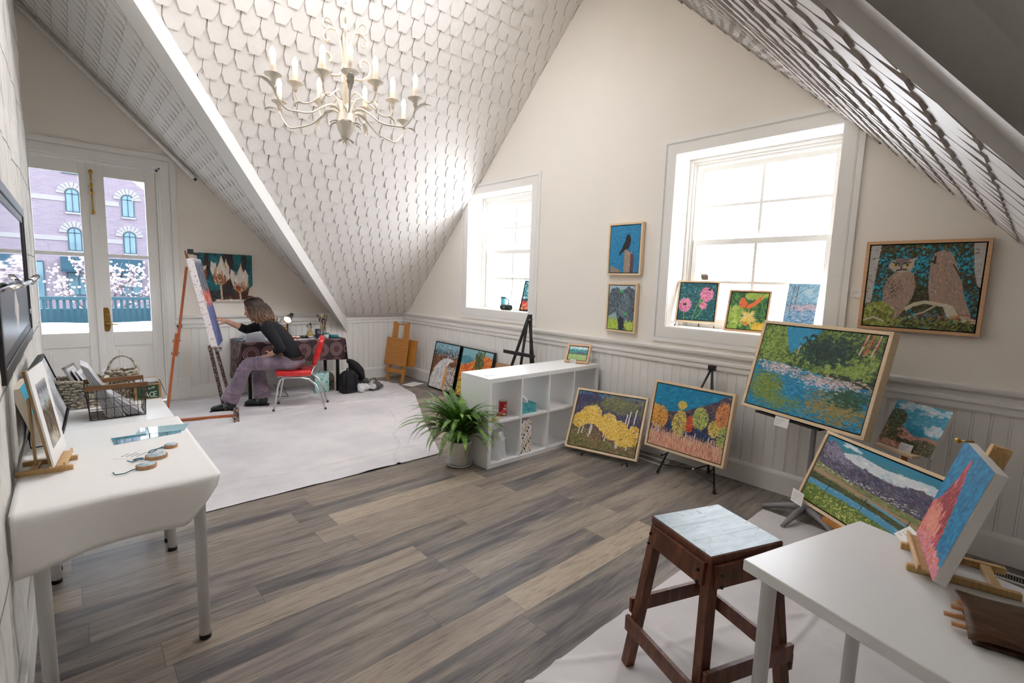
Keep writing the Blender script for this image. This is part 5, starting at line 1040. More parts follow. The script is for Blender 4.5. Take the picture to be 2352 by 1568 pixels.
telescopic('display_easel', 'small metal easel under the thistle painting on the window sill', [(4.165, 2.30, 1.2225), (4.262, 1.965, 1.2225), (4.315, 2.14, 1.2225)], (4.312, 2.115, 1.70), 1.262, mat=M_chrome, r=.0035)
mb = MB(); mb.box((4.262, 2.06, 1.655), (4.279, 2.12, 1.70)); tag(mb.build('clip', plain('clip_brown', '8a7462', .5), bevel=.003, at=(4.25, 2.09, 1.66)), 'brown easel clip above the thistle painting', 'clip')
# window sill of the small window
M_teal = glass('teal_plastic', (.25, .75, .78)); SZ = 1.2225
t = thing('travel_mug', 'teal travel mug with a dark handle in the small window', 'mug', loc(4.20, 4.76, SZ)); mb = MB(); mb.lathe([(.03, 0), (.033, .004), (.038, .15), (.036, .15), (.031, .01)], 24); mb.build('cup', plain('teal_tumbler', '5fb6bd', .2), t)
mb = MB(); mb.lathe([(.039, .145), (.041, .15), (.041, .165), (.03, .17)], 24); mb.build('lid', plain('dark_teal', '1f5560', .35), t); mb = MB(); mb.tube([(.02, -.03, .14), (.03, -.062, .135), (.03, -.07, .1), (.025, -.065, .06), (.018, -.03, .05)], .007, 8); mb.build('handle', plain('dark_teal_handle', '1f5560', .35), t)
t = thing('speaker', 'small black cylindrical speaker lying in the small window', 'speaker', loc(4.13, 4.63, SZ, H90)); mb = MB(); mb.tube([(-.085, 0, .036), (-.08, 0, .036), (.08, 0, .036), (.085, 0, .036)], [.028, .035, .035, .028], 20); mb.build('body', plain('speaker_mesh', '15191c', .8, .3, 300), t)
mb = MB(); mb.box((-.006, -.0375, .03), (.004, -.034, .044)); mb.build('badge', M_paper, t)
# floor registers and outlets
def register(lab, x, y, L=.33, w=.13, rz=H90):
    t = thing('floor_vent', lab, 'vent', loc(x, y, 0, rz)); mb = MB()
    mb.box((-L/2, -w/2, .0), (L/2, -w/2+.018, .006)); mb.box((-L/2, w/2-.018, .0), (L/2, w/2, .006)); mb.box((-L/2, -w/2+.018, 0), (-L/2+.02, w/2-.018, .006)); mb.box((L/2-.02, -w/2+.018, 0), (L/2, w/2-.018, .006)); mb.build('rim', plain('vent_white', 'd9d6d0', .4), t)
    mb = MB(); mb.box((-L/2+.02, -w/2+.018, .0003), (L/2-.02, w/2-.018, .0008)); mb.build('dark_well', plain('vent_dark', '4a4744', .9), t)
    mb = MB(); n = 26
    for k in range(n): x_ = -L/2+.022+(L-.044)*k/n; mb.box((x_, -w/2+.018, .001), (x_+.004, w/2-.018, .005))
    mb.build('grille', plain('vent_grille', '9b9894', .4), t)
register('white floor vent near the wall between the aspen and autumn paintings', 3.87, 2.28)
register('grey floor vent by the baseboard behind the right white table', 3.86, -.02, .34, .12)
def outlet(lab, y, z=.36):
    t = thing('wall_outlet', lab, 'outlet', loc(XW-.012, y, z)); mb = MB(); mb.box((-.007, -.036, -.058), (0, .036, .058)); mb.build('plate', M_whitemetal, t, bevel=.002)
    for s_ in (-.022, .022):
        mb = MB(); mb.box((-.0085, -.016, s_-.014), (-.0065, .016, s_+.014)); mb.build('socket', M_paper, t)
outlet('white wall outlet right of the autumn trees painting', 1.63, .33)
# label cards
label_card('white label card left of the owl painting', pose((4.032, .912, 1.553), H90, 0), .075, .05)
label_card('white label card hanging under the river painting', pose((3.555, 1.165, .655), R(-109.7), R(10)), .105, .065)
label_card('white label card at the lower left corner of the valley painting', pose((3.248, .925, .285), R(-125.8), R(8)), .095, .08)
label_card('white label card below the dirt road canvas', pose((3.655, .50, .625), R(-121), R(20)), .075, .07)
# ================================================================= THE PAINTER'S CORNER
# drop cloth on the floor
tcn = NT('drop_cloth'); v_ = tcn.obj(); n1 = tcn.noise(v_, 1.6, 4, .6); n2 = tcn.noise(v_, 60, 3); tcn.base(tcn.ramp(n1, [(.35, 'cdc8c9'), (.65, 'e0dbda')])).set(Roughness=.9); tcn.bump(n2, .15, .002); M_cloth = tcn.m
def cloth(name, label, x0f, x1f, y0, y1, nu, nv, seed, folds):
    mb = MB()
    def fn(u, v):
        y = y0+(y1-y0)*v; x = x0f(y)+(x1f(y)-x0f(y))*u
        z = .006+.007*(mnoise.noise((x*3, y*3, seed))+.4)**2+.003*mnoise.noise((x*9, y*9, seed))+.0022*abs(mnoise.noise((x*16, y*22, seed+7)))
        w = mnoise.noise((x*1.2, y*1.2, seed+4))
        for (a, b, c, amp, wd) in folds:
            d = abs(a*x+b*y-c+.10*mnoise.noise((x*2, y*2, seed+c))); z += 1.15*amp*max(0, 1-d/(wd*.8))**1.3*(.55+.8*max(0, w+.3))
        return (x, y, max(z, .0015))
    mb.grid(fn, nu, nv); return tag(mb.build(name, M_cloth), label, 'drop cloth')
def cl_right(y): return float(np.interp(y, [3.55, 3.6, 4.6, 5.7, 6.4, 6.75, 7.0], [2.40, 2.44, 2.9, 3.45, 3.58, 3.5, 3.1]))
cloth('drop_cloth', 'large white drop cloth under the painter, chair and easel', lambda y: -.1, cl_right, 3.55+.0, 7.02, 300, 300, 2.,
      [(.1, 1, 4.05, .012, .03), (.02, 1, 3.8, .010, .025), (.14, 1, 4.75, .012, .025), (-.03, 1, 5.6, .012, .025), (.05, 1, 5.85, .012, .03), (-.06, 1, 4.5, .014, .03), (.12, 1, 5.35, .013, .03), (0, 1, 5.0, .012, .025), (-.15, 1, 5.35, .014, .03), (.25, 1, 6.35, .02, .05), (.9, .3, 3.9, .01, .03), (.8, -.4, .2, .012, .03), (-.1, 1, 6.1, .018, .05), (.15, 1, 6.95, .02, .05)])
cloth('drop_cloth', 'cream drop cloth on the floor under the stool and right table', lambda y: 1.0, lambda y: 3.62, -.95, 1.2, 220, 180, 9.,
      [(.2, 1, 1.1, .012, .03), (.7, .7, 1.7, .012, .03), (1, .1, 2.0, .012, .03), (.5, 1, 1.9, .010, .03), (1, -.4, 1.5, .012, .04), (1, .5, 3.2, .012, .04)])

# table with patterned cloth ------------------------------------------------
TX0, TX1, TY0, TY1, TZ = 1.50, 2.76, 6.40, 6.95, .745
tcl = NT('circle_cloth'); sx = tcl.n('ShaderNodeSeparateXYZ'); tcl.link(tcl.obj(), sx.inputs[0])
a_ = tcl.math('SUBTRACT', tcl.math('FRACT', tcl.math('DIVIDE', tcl.math('ADD', sx.outputs[0], sx.outputs[1]), .21)), .5)
b_ = tcl.math('SUBTRACT', tcl.math('FRACT', tcl.math('ADD', tcl.math('DIVIDE', sx.outputs[2], .21), .167)), .5)
rr = tcl.math('SQRT', tcl.math('ADD', tcl.math('MULTIPLY', a_, a_), tcl.math('MULTIPLY', b_, b_)))
rings = tcl.ramp(rr, [(.0, '4e2c2e'), (.24, '96777a'), (.275, '3f2426'), (.33, '96777a'), (.362, '3f2426'), (.415, '96777a'), (.447, '311b1d'), (.8, '311b1d')], 'CONSTANT')
tcl.base(rings).set(Roughness=.55); M_pat = tcl.m; M_darkleg = plain('dark_table_leg', '1e1a18', .4, .1)
tb = thing('painting_table', 'work table under the brown circle patterned cloth, behind the painter', 'table', loc((TX0+TX1)/2, (TY0+TY1)/2, 0)); W = tb.matrix_world.copy()
mb = MB(W); mb.box((TX0, TY0, TZ-.03), (TX1, TY1, TZ-.004)); mb.build('tabletop', M_darkleg, tb)
for x in (TX0+.08, TX1-.08):
    for y in (TY0+.05, TY1-.06): mb = MB(W); mb.box((x-.018, y-.018, .012), (x+.018, y+.018, TZ-.03)); mb.build('leg', M_darkleg, tb, bevel=.002)
mb = MB()
def pcl(u, v):
    # u: left drop, top, right drop;  v: front drop, top
    L = [-.50, 0, TX1-TX0, TX1-TX0+.27]; D = [-.285, 0, TY1-TY0]
    s = L[0]+(L[3]-L[0])*u; d = D[0]+(D[2]-D[0])*v
    x = TX0+min(max(s, 0), TX1-TX0); y = TY0+max(d, 0); z = TZ
    ds = -s if s < 0 else max(0, s-(TX1-TX0)); df = -d if d < 0 else 0
    if ds and df: # corner: hangs as a fold
        m_ = max(ds, df); z -= m_*.96; q = min(ds, df)
        x += (-1 if s < 0 else 1)*(.010+q*(.30 if s < 0 else .06)); y -= .012+q*(.30 if s < 0 else .12)
    elif ds: z -= ds*.98; x += (-1 if s < 0 else 1)*(.010+(.05 if s < 0 else .012)*ds+.010*math.sin(y*16)*min(1, ds*5))
    elif df: z -= df*.99; y -= .012+.012*math.sin(x*13)*min(1, df*5)*.8
    if s > TX1-TX0-.18 and df > .1: z -= .06*(df-.1)*(s-(TX1-TX0-.18))*8
    return (x, y, z+.0008)
mb.grid(pcl, 90, 44); tag(mb.build('patterned_cloth', M_pat, at=(2.1, 6.4, .745), thick=.0015), 'brown tablecloth with mauve concentric circles hanging over the work table', 'tablecloth')
ZT = TZ+.0022
# paint tub bin
def px(p, y=6.6): return 2.144+(p-672)*.0059
M_bin = glass('clear_bin', (.9, .93, .96)); tpb2 = NT('cloudy_plastic'); tpb2.base('e2e8ee').set(Roughness=.3, Alpha=.35); M_cloudy = tpb2.m
t = thing('plastic_bin', 'clear plastic bin of paint tubes on the patterned table', 'bin', loc(1.77, 6.54, ZT, -.06)); mb = MB()
for (a, b) in (((-.21, -.115, 0), (.21, .115, .004)), ((-.21, -.115, .004), (-.206, .115, .11)), ((.206, -.115, .004), (.21, .115, .11)), ((-.206, -.115, .004), (.206, -.111, .11)), ((-.206, .111, .004), (.206, .115, .11))): mb.box(a, b)
for (a, b) in (((-.22, -.125, .106), (.22, -.115, .113)), ((-.22, .115, .106), (.22, .125, .113)), ((-.22, -.115, .106), (-.21, .115, .113)), ((.21, -.115, .106), (.22, .115, .113))): mb.box(a, b)
mb.build('bin_body', M_cloudy, t)
TC = ['d8d8dc', '2f5aa8', 'b8bcc4', 'c8402c', '3a3f4a', 'e6e6ea', '7a8fb8', 'd9a83c', '4a8a5a']
MT = [plain('tube_paint_'+'abcdefghi'[k], c, .4, .08) for k, c in enumerate(TC)]
def tube_proto(m):
    t_ = thing('paint_tube', 'x', 'tube'); mb = MB(); mb.tube([(0, 0, .011), (.03, 0, .011), (.085, 0, .006), (.095, 0, .004)], [(.011, .011), (.012, .012), (.004, .014), (.0015, .015)], 10, flat=(0, 0, 1)); mb.build('body', m, t_)
    mb = MB(); mb.cyl((-.004, 0, .011), (-.016, 0, .011), .006); mb.build('cap', M_black if m is not MT[4] else M_paper, t_); return t_
TP = [tube_proto(m) for m in MT]; used = set(); rt = random.Random(3)
def put_tube(k, M, label, group):
    if k in used: copy_tree(TP[k], M, label, group)
    else: used.add(k); TP[k].matrix_world = M; TP[k]['label'] = label; TP[k]['group'] = group
for j in range(22):
    put_tube(j % 9, loc(1.60+.038*(j % 11)+rt.uniform(-.01, .01)-.02, 6.52+.06*(j // 11)+rt.uniform(-.02, .02)-.01, ZT+.006+.026*(j // 11)+.01*(j % 3)) @ Matrix.Rotation(rt.uniform(0, 6.3), 4, 'Z') @ Matrix.Rotation(rt.uniform(-.15, .15), 4, 'Y'), 'paint tube lying in the clear plastic bin', 'tubes in the plastic bin')
for j in range(11):
    put_tube((j*2+3) % 9, loc(px(668)+.022*j, 6.60+rt.uniform(-.03, .03), ZT+.012*(j % 2)+.0006) @ Matrix.Rotation(rt.uniform(-.5, .6), 4, 'Z'), 'paint tube lying loose in the heap between lamp and brush pot', 'loose tubes on the work table')
t = tag((lambda m: (m.lathe([(.03, 0), (.045, .004), (.045, .012), (.03, .014)], 20), m.build('lid', plain('blue_lid', '2f9ab0', .4)))[1])(MB()), 'blue lid at the left end of the work table', 'lid'); t.matrix_world = loc(1.535, 6.66, ZT)
# palette paper with dabs
t = thing('palette_sheet', 'paper palette with purple and blue paint at the table front', 'palette', loc(px(675), 6.47, ZT, .02)); mb = MB(); mb.box((-.22, -.05, 0), (.22, .06, .002)); mb.build('sheet', M_paper, t)
for k in range(8): mb = MB(); mb.ball((-.15+.045*k, -.01+.03*math.sin(k*2), .003), (.02, .014, .004), 10, 6); mb.build('paint_dab', [plain('dab_purple', '8a5ab0', .3), plain('dab_blue', '5a8ac0', .3), plain('dab_pale', 'd8c8e0', .3)][k % 3] if k < 3 else [m for m in bpy.data.materials if m.name.startswith('dab_')][k % 3], t)
# brushes
M_ferr = plain('ferrule', 'b8b4ac', .3, .05, 50, .9)
BC = [('8a5a30', '5a4a38'), ('2a2420', 'c8b088'), ('c9a56a', '3a2a20'), ('6a2a20', '8a7a60'), ('d8d0c0', '2a2624')]
def brush_proto(k):
    h, b = BC[k]; t_ = thing('paintbrush', 'x', 'brush'); w = .004+.0012*(k % 3)
    mb = MB(); mb.tube([(0, 0, 0), (0, 0, .10), (0, 0, .16)], [.0022, .0045, .0035], 7); mb.build('handle', plain('brush_handle_'+'abcde'[k], h, .4), t_)
    mb = MB(); mb.tube([(0, 0, .16), (0, 0, .19)], [.0036, w], 8); mb.build('ferrule', M_ferr, t_)
    mb = MB(); mb.tube([(0, 0, .19), (0, 0, .205), (0, 0, .222)], [w, w*1.3, w*.4], 8); mb.build('bristle', plain('bristle_'+'abcde'[k], b, .8), t_); return t_
BP = [brush_proto(k) for k in range(5)]; bused = set()
def put_brush(k, M, label, group):
    if k in bused: copy_tree(BP[k], M, label, group)
    else: bused.add(k); BP[k].matrix_world = M; BP[k]['label'] = label; BP[k]['group'] = group
def bunch(c, n, r0, r1, s, label, group, seed, z0=.008):
    q = random.Random(seed)
    for k in range(n):
        a = k*2.4+q.uniform(-.3, .3); rr_ = math.sqrt((k+.5)/n); b = Vector((c[0]+r0*rr_*math.cos(a+2.6), c[1]+r0*rr_*math.sin(a+2.6), c[2]+z0)); tp_ = Vector((c[0]+r1*rr_*math.cos(a), c[1]+r1*rr_*math.sin(a), c[2]+.2)); z = (tp_-b).normalized(); x = z.orthogonal().normalized()
        M = Matrix.Identity(4); y = z.cross(x); sc = s*(.85+.3*q.random())
        for i in range(3): M[i][0] = x[i]*sc; M[i][1] = y[i]*sc; M[i][2] = z[i]*sc; M[i][3] = b[i]
        put_brush(k % 5, M, label, group)
def potlike(name, label, cat, c, prof, mat, part='body', n=24):
    t_ = thing(name, label, cat, loc(*c)); mb = MB(); mb.lathe(prof, n, cap1=False); mb.build(part, mat, t_); return t_
potlike('brush_pot', 'dark round pot of brushes behind the painter, left of the lamp', 'pot', (px(644), 6.74, ZT), [(.03, 0), (.042, .01), (.045, .1), (.040, .1), (.036, .008)], plain('pot_dark', '5a4a3c', .5))
bunch((px(644), 6.74, ZT), 14, .018, .075, 1.08, 'paintbrush in the dark pot left of the lamp', 'brushes left of the lamp', 1)
potlike('brush_pot', 'small yellowish ceramic pot of brushes right of the lamp', 'pot', (px(711), 6.62, ZT), [(.025, 0), (.043, .015), (.046, .045), (.032, .075), (.034, .09), (.029, .09), (.025, .07), (.035, .04), (.03, .01)], plain('pot_yellow', 'a8985c', .35, .15))
bunch((px(711), 6.62, ZT), 11, .012, .055, .80, 'paintbrush in the yellowish ceramic pot', 'brushes in the ceramic pot', 2)
potlike('tin', 'dark paint splattered tin between ceramic pot and glass jar', 'tin', (px(728.5), 6.60, ZT), [(.038, 0), (.04, .002), (.04, .115), (.037, .115), (.036, .006)], plain('tin_dark', '4a4a58', .35, .5, 60, .4))
potlike('glass_jar', 'tall clear jar of big brushes at the right of the work table', 'jar', (px(744), 6.66, ZT), [(.038, 0), (.042, .004), (.042, .14), (.04, .14), (.038, .008)], glass('jar_glass', (.92, .94, .94)))
bunch((px(744), 6.66, ZT), 13, .02, .05, 1.35, 'big paintbrush in the tall clear jar', 'brushes in the clear jar', 3)
t = thing('paint_tub', 'small white tub with a teal lid on the work table', 'tub', loc(px(742), 6.52, ZT)); mb = MB(); mb.lathe([(.026, 0), (.03, .002), (.033, .055), (.02, .056)], 20); mb.build('cup', M_paper, t); mb = MB(); mb.lathe([(.035, .05), (.036, .052), (.036, .066), (.01, .068)], 20); mb.build('lid', plain('teal_lid', '1f8a90', .4), t)
o = (lambda m: (m.lathe([(.045, 0), (.062, .003), (.062, .026), (.05, .03)], 24), m.build('teal_lid', plain('teal_lid_flat', '1a8490', .4)))[1])(MB()); o.matrix_world = loc(px(761), 6.54, ZT); tag(o, 'flat teal lid at the right front of the work table', 'lid')
t = thing('jar', 'jar of amber liquid with a pale label in front of the lamp', 'jar', loc(px(655.5), 6.58, ZT)); mb = MB(); mb.lathe([(.03, 0), (.034, .004), (.034, .10), (.028, .112), (.028, .12), (.01, .12)], 20); mb.build('glass_body', plain('amber', 'c8903a', .15), t); mb = MB(); mb.lathe([(.0345, .045), (.0345, .10)], 20, cap0=False, cap1=False); mb.build('paper_label', plain('label_pink', 'e8d8e6', .6), t)
t = thing('jar', 'jar with a patterned lid standing behind the amber jar', 'jar', loc(px(660), 6.74, ZT)); mb = MB(); mb.lathe([(.04, 0), (.045, .006), (.045, .13), (.03, .14)], 20); mb.build('glass_body', plain('jar_ochre', 'b89a58', .2, .3, 50), t); mb = MB(); mb.lathe([(.044, .135), (.046, .137), (.046, .16), (.02, .162)], 20); mb.build('lid', plain('lid_brown', '5a4a3a', .4, .4, 80), t)
# desk lamp
M_lampgrey = plain('lamp_grey', '3a3a3c', .35, .1); M_lampmetal = plain('lamp_taupe', '7a6a5c', .35, .1, 40, .6)
lp = thing('desk_lamp', 'small lit desk lamp shining at the easel, on the work table', 'lamp', loc(px(668), 6.72, ZT))
mb = MB(); mb.box((-.035, -.035, 0), (.035, .035, .045)); mb.build('base', M_lampgrey, lp, bevel=.006); mb = MB(); mb.tube([(0, 0, .045), (.0, 0, .20), (.012, 0, .26)], .008, 10); mb.build('stem', M_lampgrey, lp)
hd = Vector((-.62, -.62, -.48)).normalized(); hc = Vector((.02, -.01, .27)); MH = frame(hc, hd.orthogonal(), hd.cross(hd.orthogonal())) ; zx = hd.orthogonal().normalized(); MH = frame(hc, zx, hd.cross(zx))
mb = MB(); mb.lathe([(.022, -.035), (.03, -.02), (.05, .03), (.058, .065), (.055, .065), (.046, .03), (.026, -.018), (.018, -.03)], 24, M=MH, cap0=False, cap1=False); mb.build('shade', M_lampmetal, lp)
mb = MB(); mb.lathe([(.006, -.085), (.024, -.082), (.027, -.03), (.022, -.028)], 20, M=MH); mb.build('socket_housing', plain('lamp_blue_black', '2a343e', .35), lp)
mb = MB(); mb.ball((0, 0, .02), (.024, .024, .03), 14, 8, M=MH); mb.build('bulb', emit('lamp_bulb', 'fff0d8', 60.), lp)

# things under the table -------------------------------------------------------
A = Art(70, 100, 95); A.grad([(0, 'a9d4cf'), (1, 'b5dad5')])
for j in range(7):
    for i in range(5):
        x, y = (i+.5*(j % 2))/4.2, (j+.3)/6.4; A.ell(x, y, .1, .07, ['8ccac2', 'cfe6e0', 'dfeeea'][(i+j) % 3]); A.ell(x, y, .06, .042, ['5fb8b0', 'b8dcd4', '8fd0b0'][(i*2+j) % 3]); A.ell(x, y, .025, .018, ['2f6a70', 'b03a6a', '7fd060', 'e8f4f0', 'd8a83c'][(i*3+j) % 5])
gb = thing('gift_bag', 'pale teal gift bag with dotted circles under the work table', 'bag', loc(2.47, 6.50, .012, -.1)); mb = MB()
mb.hexa([(-.09, -.049, 0), (.09, -.049, 0), (.09, .05, 0), (-.09, .05, 0), (-.092, -.051, .27), (.092, -.051, .27), (.092, .055, .27), (-.092, .055, .27)]); mb.build('bag_body', plain('bag_teal', '9fcac8', .5), gb)
c = canvas('printed_front', A, -.09, 0, .18, .27, 0, .001, gb, M_paper, M_print); c.matrix_local = frame((0, -.0516, 0), (1, 0, 0), (0, 0, 1))
mb = MB(); mb.tube([(-.04, -.045, .27), (-.035, -.045, .30), (0, -.045, .32), (.035, -.045, .30), (.04, -.045, .27)], .004, 6); mb.build('handle', plain('bag_cord', '6a7a7c', .7), gb)
M_blackfab = plain('black_fabric', '191a1e', .85, .25, 30, bump=.2)
def soft(name, parts, mat, parent=None, vox=.012, sm=6, at=None):
    o = parts.build(name, mat, parent, at=at); md = o.modifiers.new('remesh', 'REMESH'); md.mode = 'VOXEL'; md.voxel_size = vox; md.use_smooth_shade = True
    md = o.modifiers.new('smooth', 'SMOOTH'); md.iterations = sm; md.factor = .5; return o
t = thing('backpack', 'black backpack on the drop cloth by the right end of the work table', 'bag', loc(2.76, 6.28, .012)); mb = MB(); mb.box((-.11, -.075, .002), (.11, .09, .25)); mb.ball((0, .0, .25), (.105, .08, .06)); mb.box((-.08, -.095, .02), (.08, -.06, .17)); soft('pack_body', mb, M_blackfab, t)
mb = MB()
for x in (-.06, .06): mb.tube([(x, -.06, .26), (x*1.1, -.11, .18), (x*1.1, -.10, .06)], (.010), 6)
mb.tube([(-.03, 0, .29), (-.02, 0, .33), (.02, 0, .33), (.03, 0, .29)], .008, 6); mb.build('strap', M_blackfab, t)
mb = MB(); mb.tube([(2.80, 6.42, .43), (2.84, 6.37, .41), (2.89, 6.34, .36), (2.945, 6.32, .28), (2.965, 6.32, .20), (2.955, 6.33, .14)], [.03, .045, .058, .062, .05, .035], 10); mb.ball((2.87, 6.36, .30), (.05, .05, .09)); mb.tube([(2.92, 6.30, .33), (2.95, 6.27, .25), (2.975, 6.27, .18)], [.03, .035, .028], 8); mb.tube([(2.84, 6.4, .42), (2.85, 6.38, .3), (2.85, 6.42, .2), (2.86, 6.42, .02)], [.03, .045, .05, .04], 10); soft('jacket', mb, M_blackfab, at=(2.88, 6.38, .02)); o = [x for x in bpy.data.objects if x.name == 'jacket'][0]; tag(o, 'black jacket slumped over the backpack at the table end', 'jacket')
M_greyfoam = plain('grey_foam', '5a5856', .7, .1, 30); t = thing('camera_case', 'dark grey padded pouch at the right end of the heap', 'pouch', loc(3.12, 6.24, .012, .3)); mb = MB(); mb.box((-.07, -.05, 0), (.07, .05, .11)); mb.cyl((.02, -.05, .06), (.09, -.07, .05), .03); soft('pouch_body', mb, M_greyfoam, t, .009); mb = MB(); mb.tube([(-.06, .02, .11), (-.05, .03, .15), (.03, .03, .16), (.06, .02, .11)], .008, 6); mb.build('strap', M_greyfoam, t)
t = thing('camera_case', 'dark grey padded pouch lying behind the clear wrap heap', 'pouch', loc(3.06, 6.46, .012, -.4)); mb = MB(); mb.box((-.08, -.045, 0), (.08, .045, .10)); mb.ball((.02, 0, .1), (.06, .04, .04)); soft('pouch_body', mb, M_greyfoam, t, .009)
mb = MB(); q_ = random.Random(4)
for k in range(16): mb.ball((q_.uniform(-.12, .12), q_.uniform(-.06, .05), .03+q_.uniform(0, .05)), (q_.uniform(.03, .05),)*3, 8, 6)
o = mb.build('bubble_wrap', M_plastic, at=None); o.matrix_world = loc(2.98, 6.22, .014); md = o.modifiers.new('r', 'REMESH'); md.mode = 'VOXEL'; md.voxel_size = .012; md.use_smooth_shade = True; tag(o, 'crumpled heap of clear plastic wrap beside the backpack', 'plastic wrap')
t = thing('camouflage_bag', 'brown mottled bag between the gift bag and the backpack', 'bag', loc(2.60, 6.58, .012)); mb = MB(); mb.box((-.06, -.06, 0), (.07, .06, .2)); mb.ball((0, 0, .2), (.07, .05, .05)); tk = NT('mottled_brown'); n1 = tk.noise(tk.obj(), 30, 3); tk.base(tk.ramp(n1, [(.4, '3a3026'), (.5, '7a6a50'), (.6, '5a4c38')], 'CONSTANT')).set(Roughness=.8); soft('bag_body', mb, tk.m, t)
mb = MB(); mb.tube([(1.98, 6.62, .16), (1.90, 6.5, .02), (2.02, 6.44, .02), (2.0, 6.62, .16)], .0035, 6); mb.tube([(1.9, 6.62, .16), (2.03, 6.46, .022), (1.90, 6.48, .02)], .0035, 6); tag(mb.build('wire_rack', M_black, at=(1.97, 6.5, .015)), 'black bent wire stand on the drop cloth under the work table', 'stand')

# easel --------------------------------------------------------------------------
M_orange = wood('mahogany_easel', '9a4a24', 'c06a38', .4, axis='Z'); tsp = NT('splattered_wood'); n1 = tsp.noise(tsp.obj(), 45, 3); tsp.base(tsp.ramp(n1, [(.5, '4a3226'), (.62, 'b8a8a4'), (.66, '5a3c30')])).set(Roughness=.5); M_splat = tsp.m
ez = thing('easel', 'tall wooden field easel holding the canvas being painted', 'easel', loc(1.1, 6.0, .0)); W = ez.matrix_world.copy()
nE = Vector((.961, -.276, 0)); eE = Vector((.276, .961, 0)); topE = Vector((.85, 5.95, 1.82)); nf = Vector((1.22, 5.59, .012)); ff = nf+eE*.74
def PE(z, e, k=0.): 
    q = BLc+eE*e+nE*(-.085-(z-.8)*.2035+k); q.z = z; return q
BLc = Vector((1.121, 5.76, .80))
for f_, e in ((Vector((1.275, 6.36, .012)), .10), (Vector((1.40, 6.60, .012)), .54)):
    mb = MB(W); mb.bar(PE(.80, e), f_, .026, .034, nE); mb.build('front_leg', M_splat, ez, bevel=.003)
mb = MB(W); mb.bar(PE(.74, .29), PE(1.79, .29), .05, .02, nE); mb.build('mast', M_orange, ez, bevel=.003)
topE = PE(1.785, .22, .055)
mb = MB(W); mb.box((nf.x-.012, nf.y-.016, .008), (nf.x+.036, nf.y+.016, .17)); mb.build('foot_block', M_splat, ez, bevel=.003)
rt0 = PE(1.62, .29, -.03); rt1 = Vector((.70, 6.03, .012)); rm = rt0.lerp(rt1, .58); rm2 = rt0.lerp(rt1, .42); rn = Vector((-.022, 0, 0))
mb = MB(W); mb.bar(rt0, rm, .03, .022, nE); mb.build('rear_leg_upper', M_orange, ez, bevel=.002)
mb = MB(W); mb.bar(rt0.lerp(rt1, .43)+rn, rt1+rn, .03, .022, nE); rl2 = mb.build('rear_leg_lower', M_orange, ez, bevel=.002)
for q in (.48, .56):
    p = rt0.lerp(rt1, q); mb = MB(W); mb.cyl(p+Vector((-.045, 0, 0)), p+Vector((.025, 0, 0)), .004); 
    for s_ in (-1, 1): mb.ball(p+Vector((-.045, .0, .010*s_)), (.003, .008, .007), 8, 6)
    mb.build('wing_nut', M_black, ez)
mb = MB(W); mb.bar((1.29, 5.845, .023), (.66, 6.00, .023), .034, .022); mb.bar((1.232, 5.60, .023), (1.262, 5.86, .023), .03, .022); mb.build('floor_brace', M_orange, ez, bevel=.002)
mb = MB(W); mb.bar(BLc-nE*.075-eE*.02+Vector((0, 0, -.012)), BLc-nE*.075+eE*.62+Vector((0, 0, -.012)), .03, .03); mb.bar(BLc-nE*.06-eE*.01+Vector((0, 0, -.012)), BLc+nE*.035-eE*.01+Vector((0, 0, -.012)), .024, .02); mb.build('ledge', M_splat, ez, bevel=.002)
mb = MB(W); p = BLc-nE*.0-eE*.02+Vector((0, 0, -.03)); mb.lathe([(.018, -.012), (.02, 0), (.018, .012)], 10, p); mb.cyl(p, p+nE*.04, .006); mb.build('clamp_knob', M_steel, ez)
mb = MB(W); p = topE+Vector((.0, 0, -.0)); mb.box((p.x-.035, p.y-.03, p.z-.03), (p.x+.02, p.y+.03, p.z+.02)); mb.cyl(p+Vector((0, 0, -.015)), p+Vector((.055, -.02, -.03)), .012); mb.ball(p+Vector((.06, -.02, -.035)), .014); mb.build('top_clamp', M_black, ez, bevel=.003)
ts2 = NT('splattered_edge'); n1 = ts2.noise(ts2.obj(), 38, 2); ts2.base(ts2.ramp(n1, [(.58, 'ece4e2'), (.64, '9a6a78'), (.68, 'e6dedc')])).set(Roughness=.7)
bare('canvas_in_progress', 'large unfinished blue and red canvas on the easel, edge towards the viewer', art_abstract(), pose(BLc, R(74), R(11.5)), .60, .93, .062, ts2.m)

# red chair -------------------------------------------------------------------------
PM = frame((2.0, 5.87, .012), (-.905, .425, 0), (-.425, -.905, 0))
tr_ = NT('red_vinyl'); n1 = tr_.noise(tr_.obj(), 18, 3); tr_.base(tr_.ramp(n1, [(.35, 'c4181e'), (.6, 'da2a2c')])).set(Roughness=.22); tr_.b.inputs['Coat Weight'].default_value = .4; tr_.bump(n1, .12, .004); M_redv = tr_.m
ch = thing('dining_chair', 'red vinyl chair with chrome tube legs under the painter', 'chair', PM)
def padded(nx, ny, fx, th):   # rounded pad as a closed surface
    mb = MB()
    def rr(a, b, p=4.5):
        ca, sa2 = math.cos(a), math.sin(a); return (abs(ca)**(2/p)*math.copysign(1, ca)*1, abs(sa2)**(2/p)*math.copysign(1, sa2))
    rings = []
    for k in range(9):
        t_ = -PI/2+PI*k/8; rings.append((math.cos(t_)**.35, math.sin(t_)))
    return mb, rr, rings
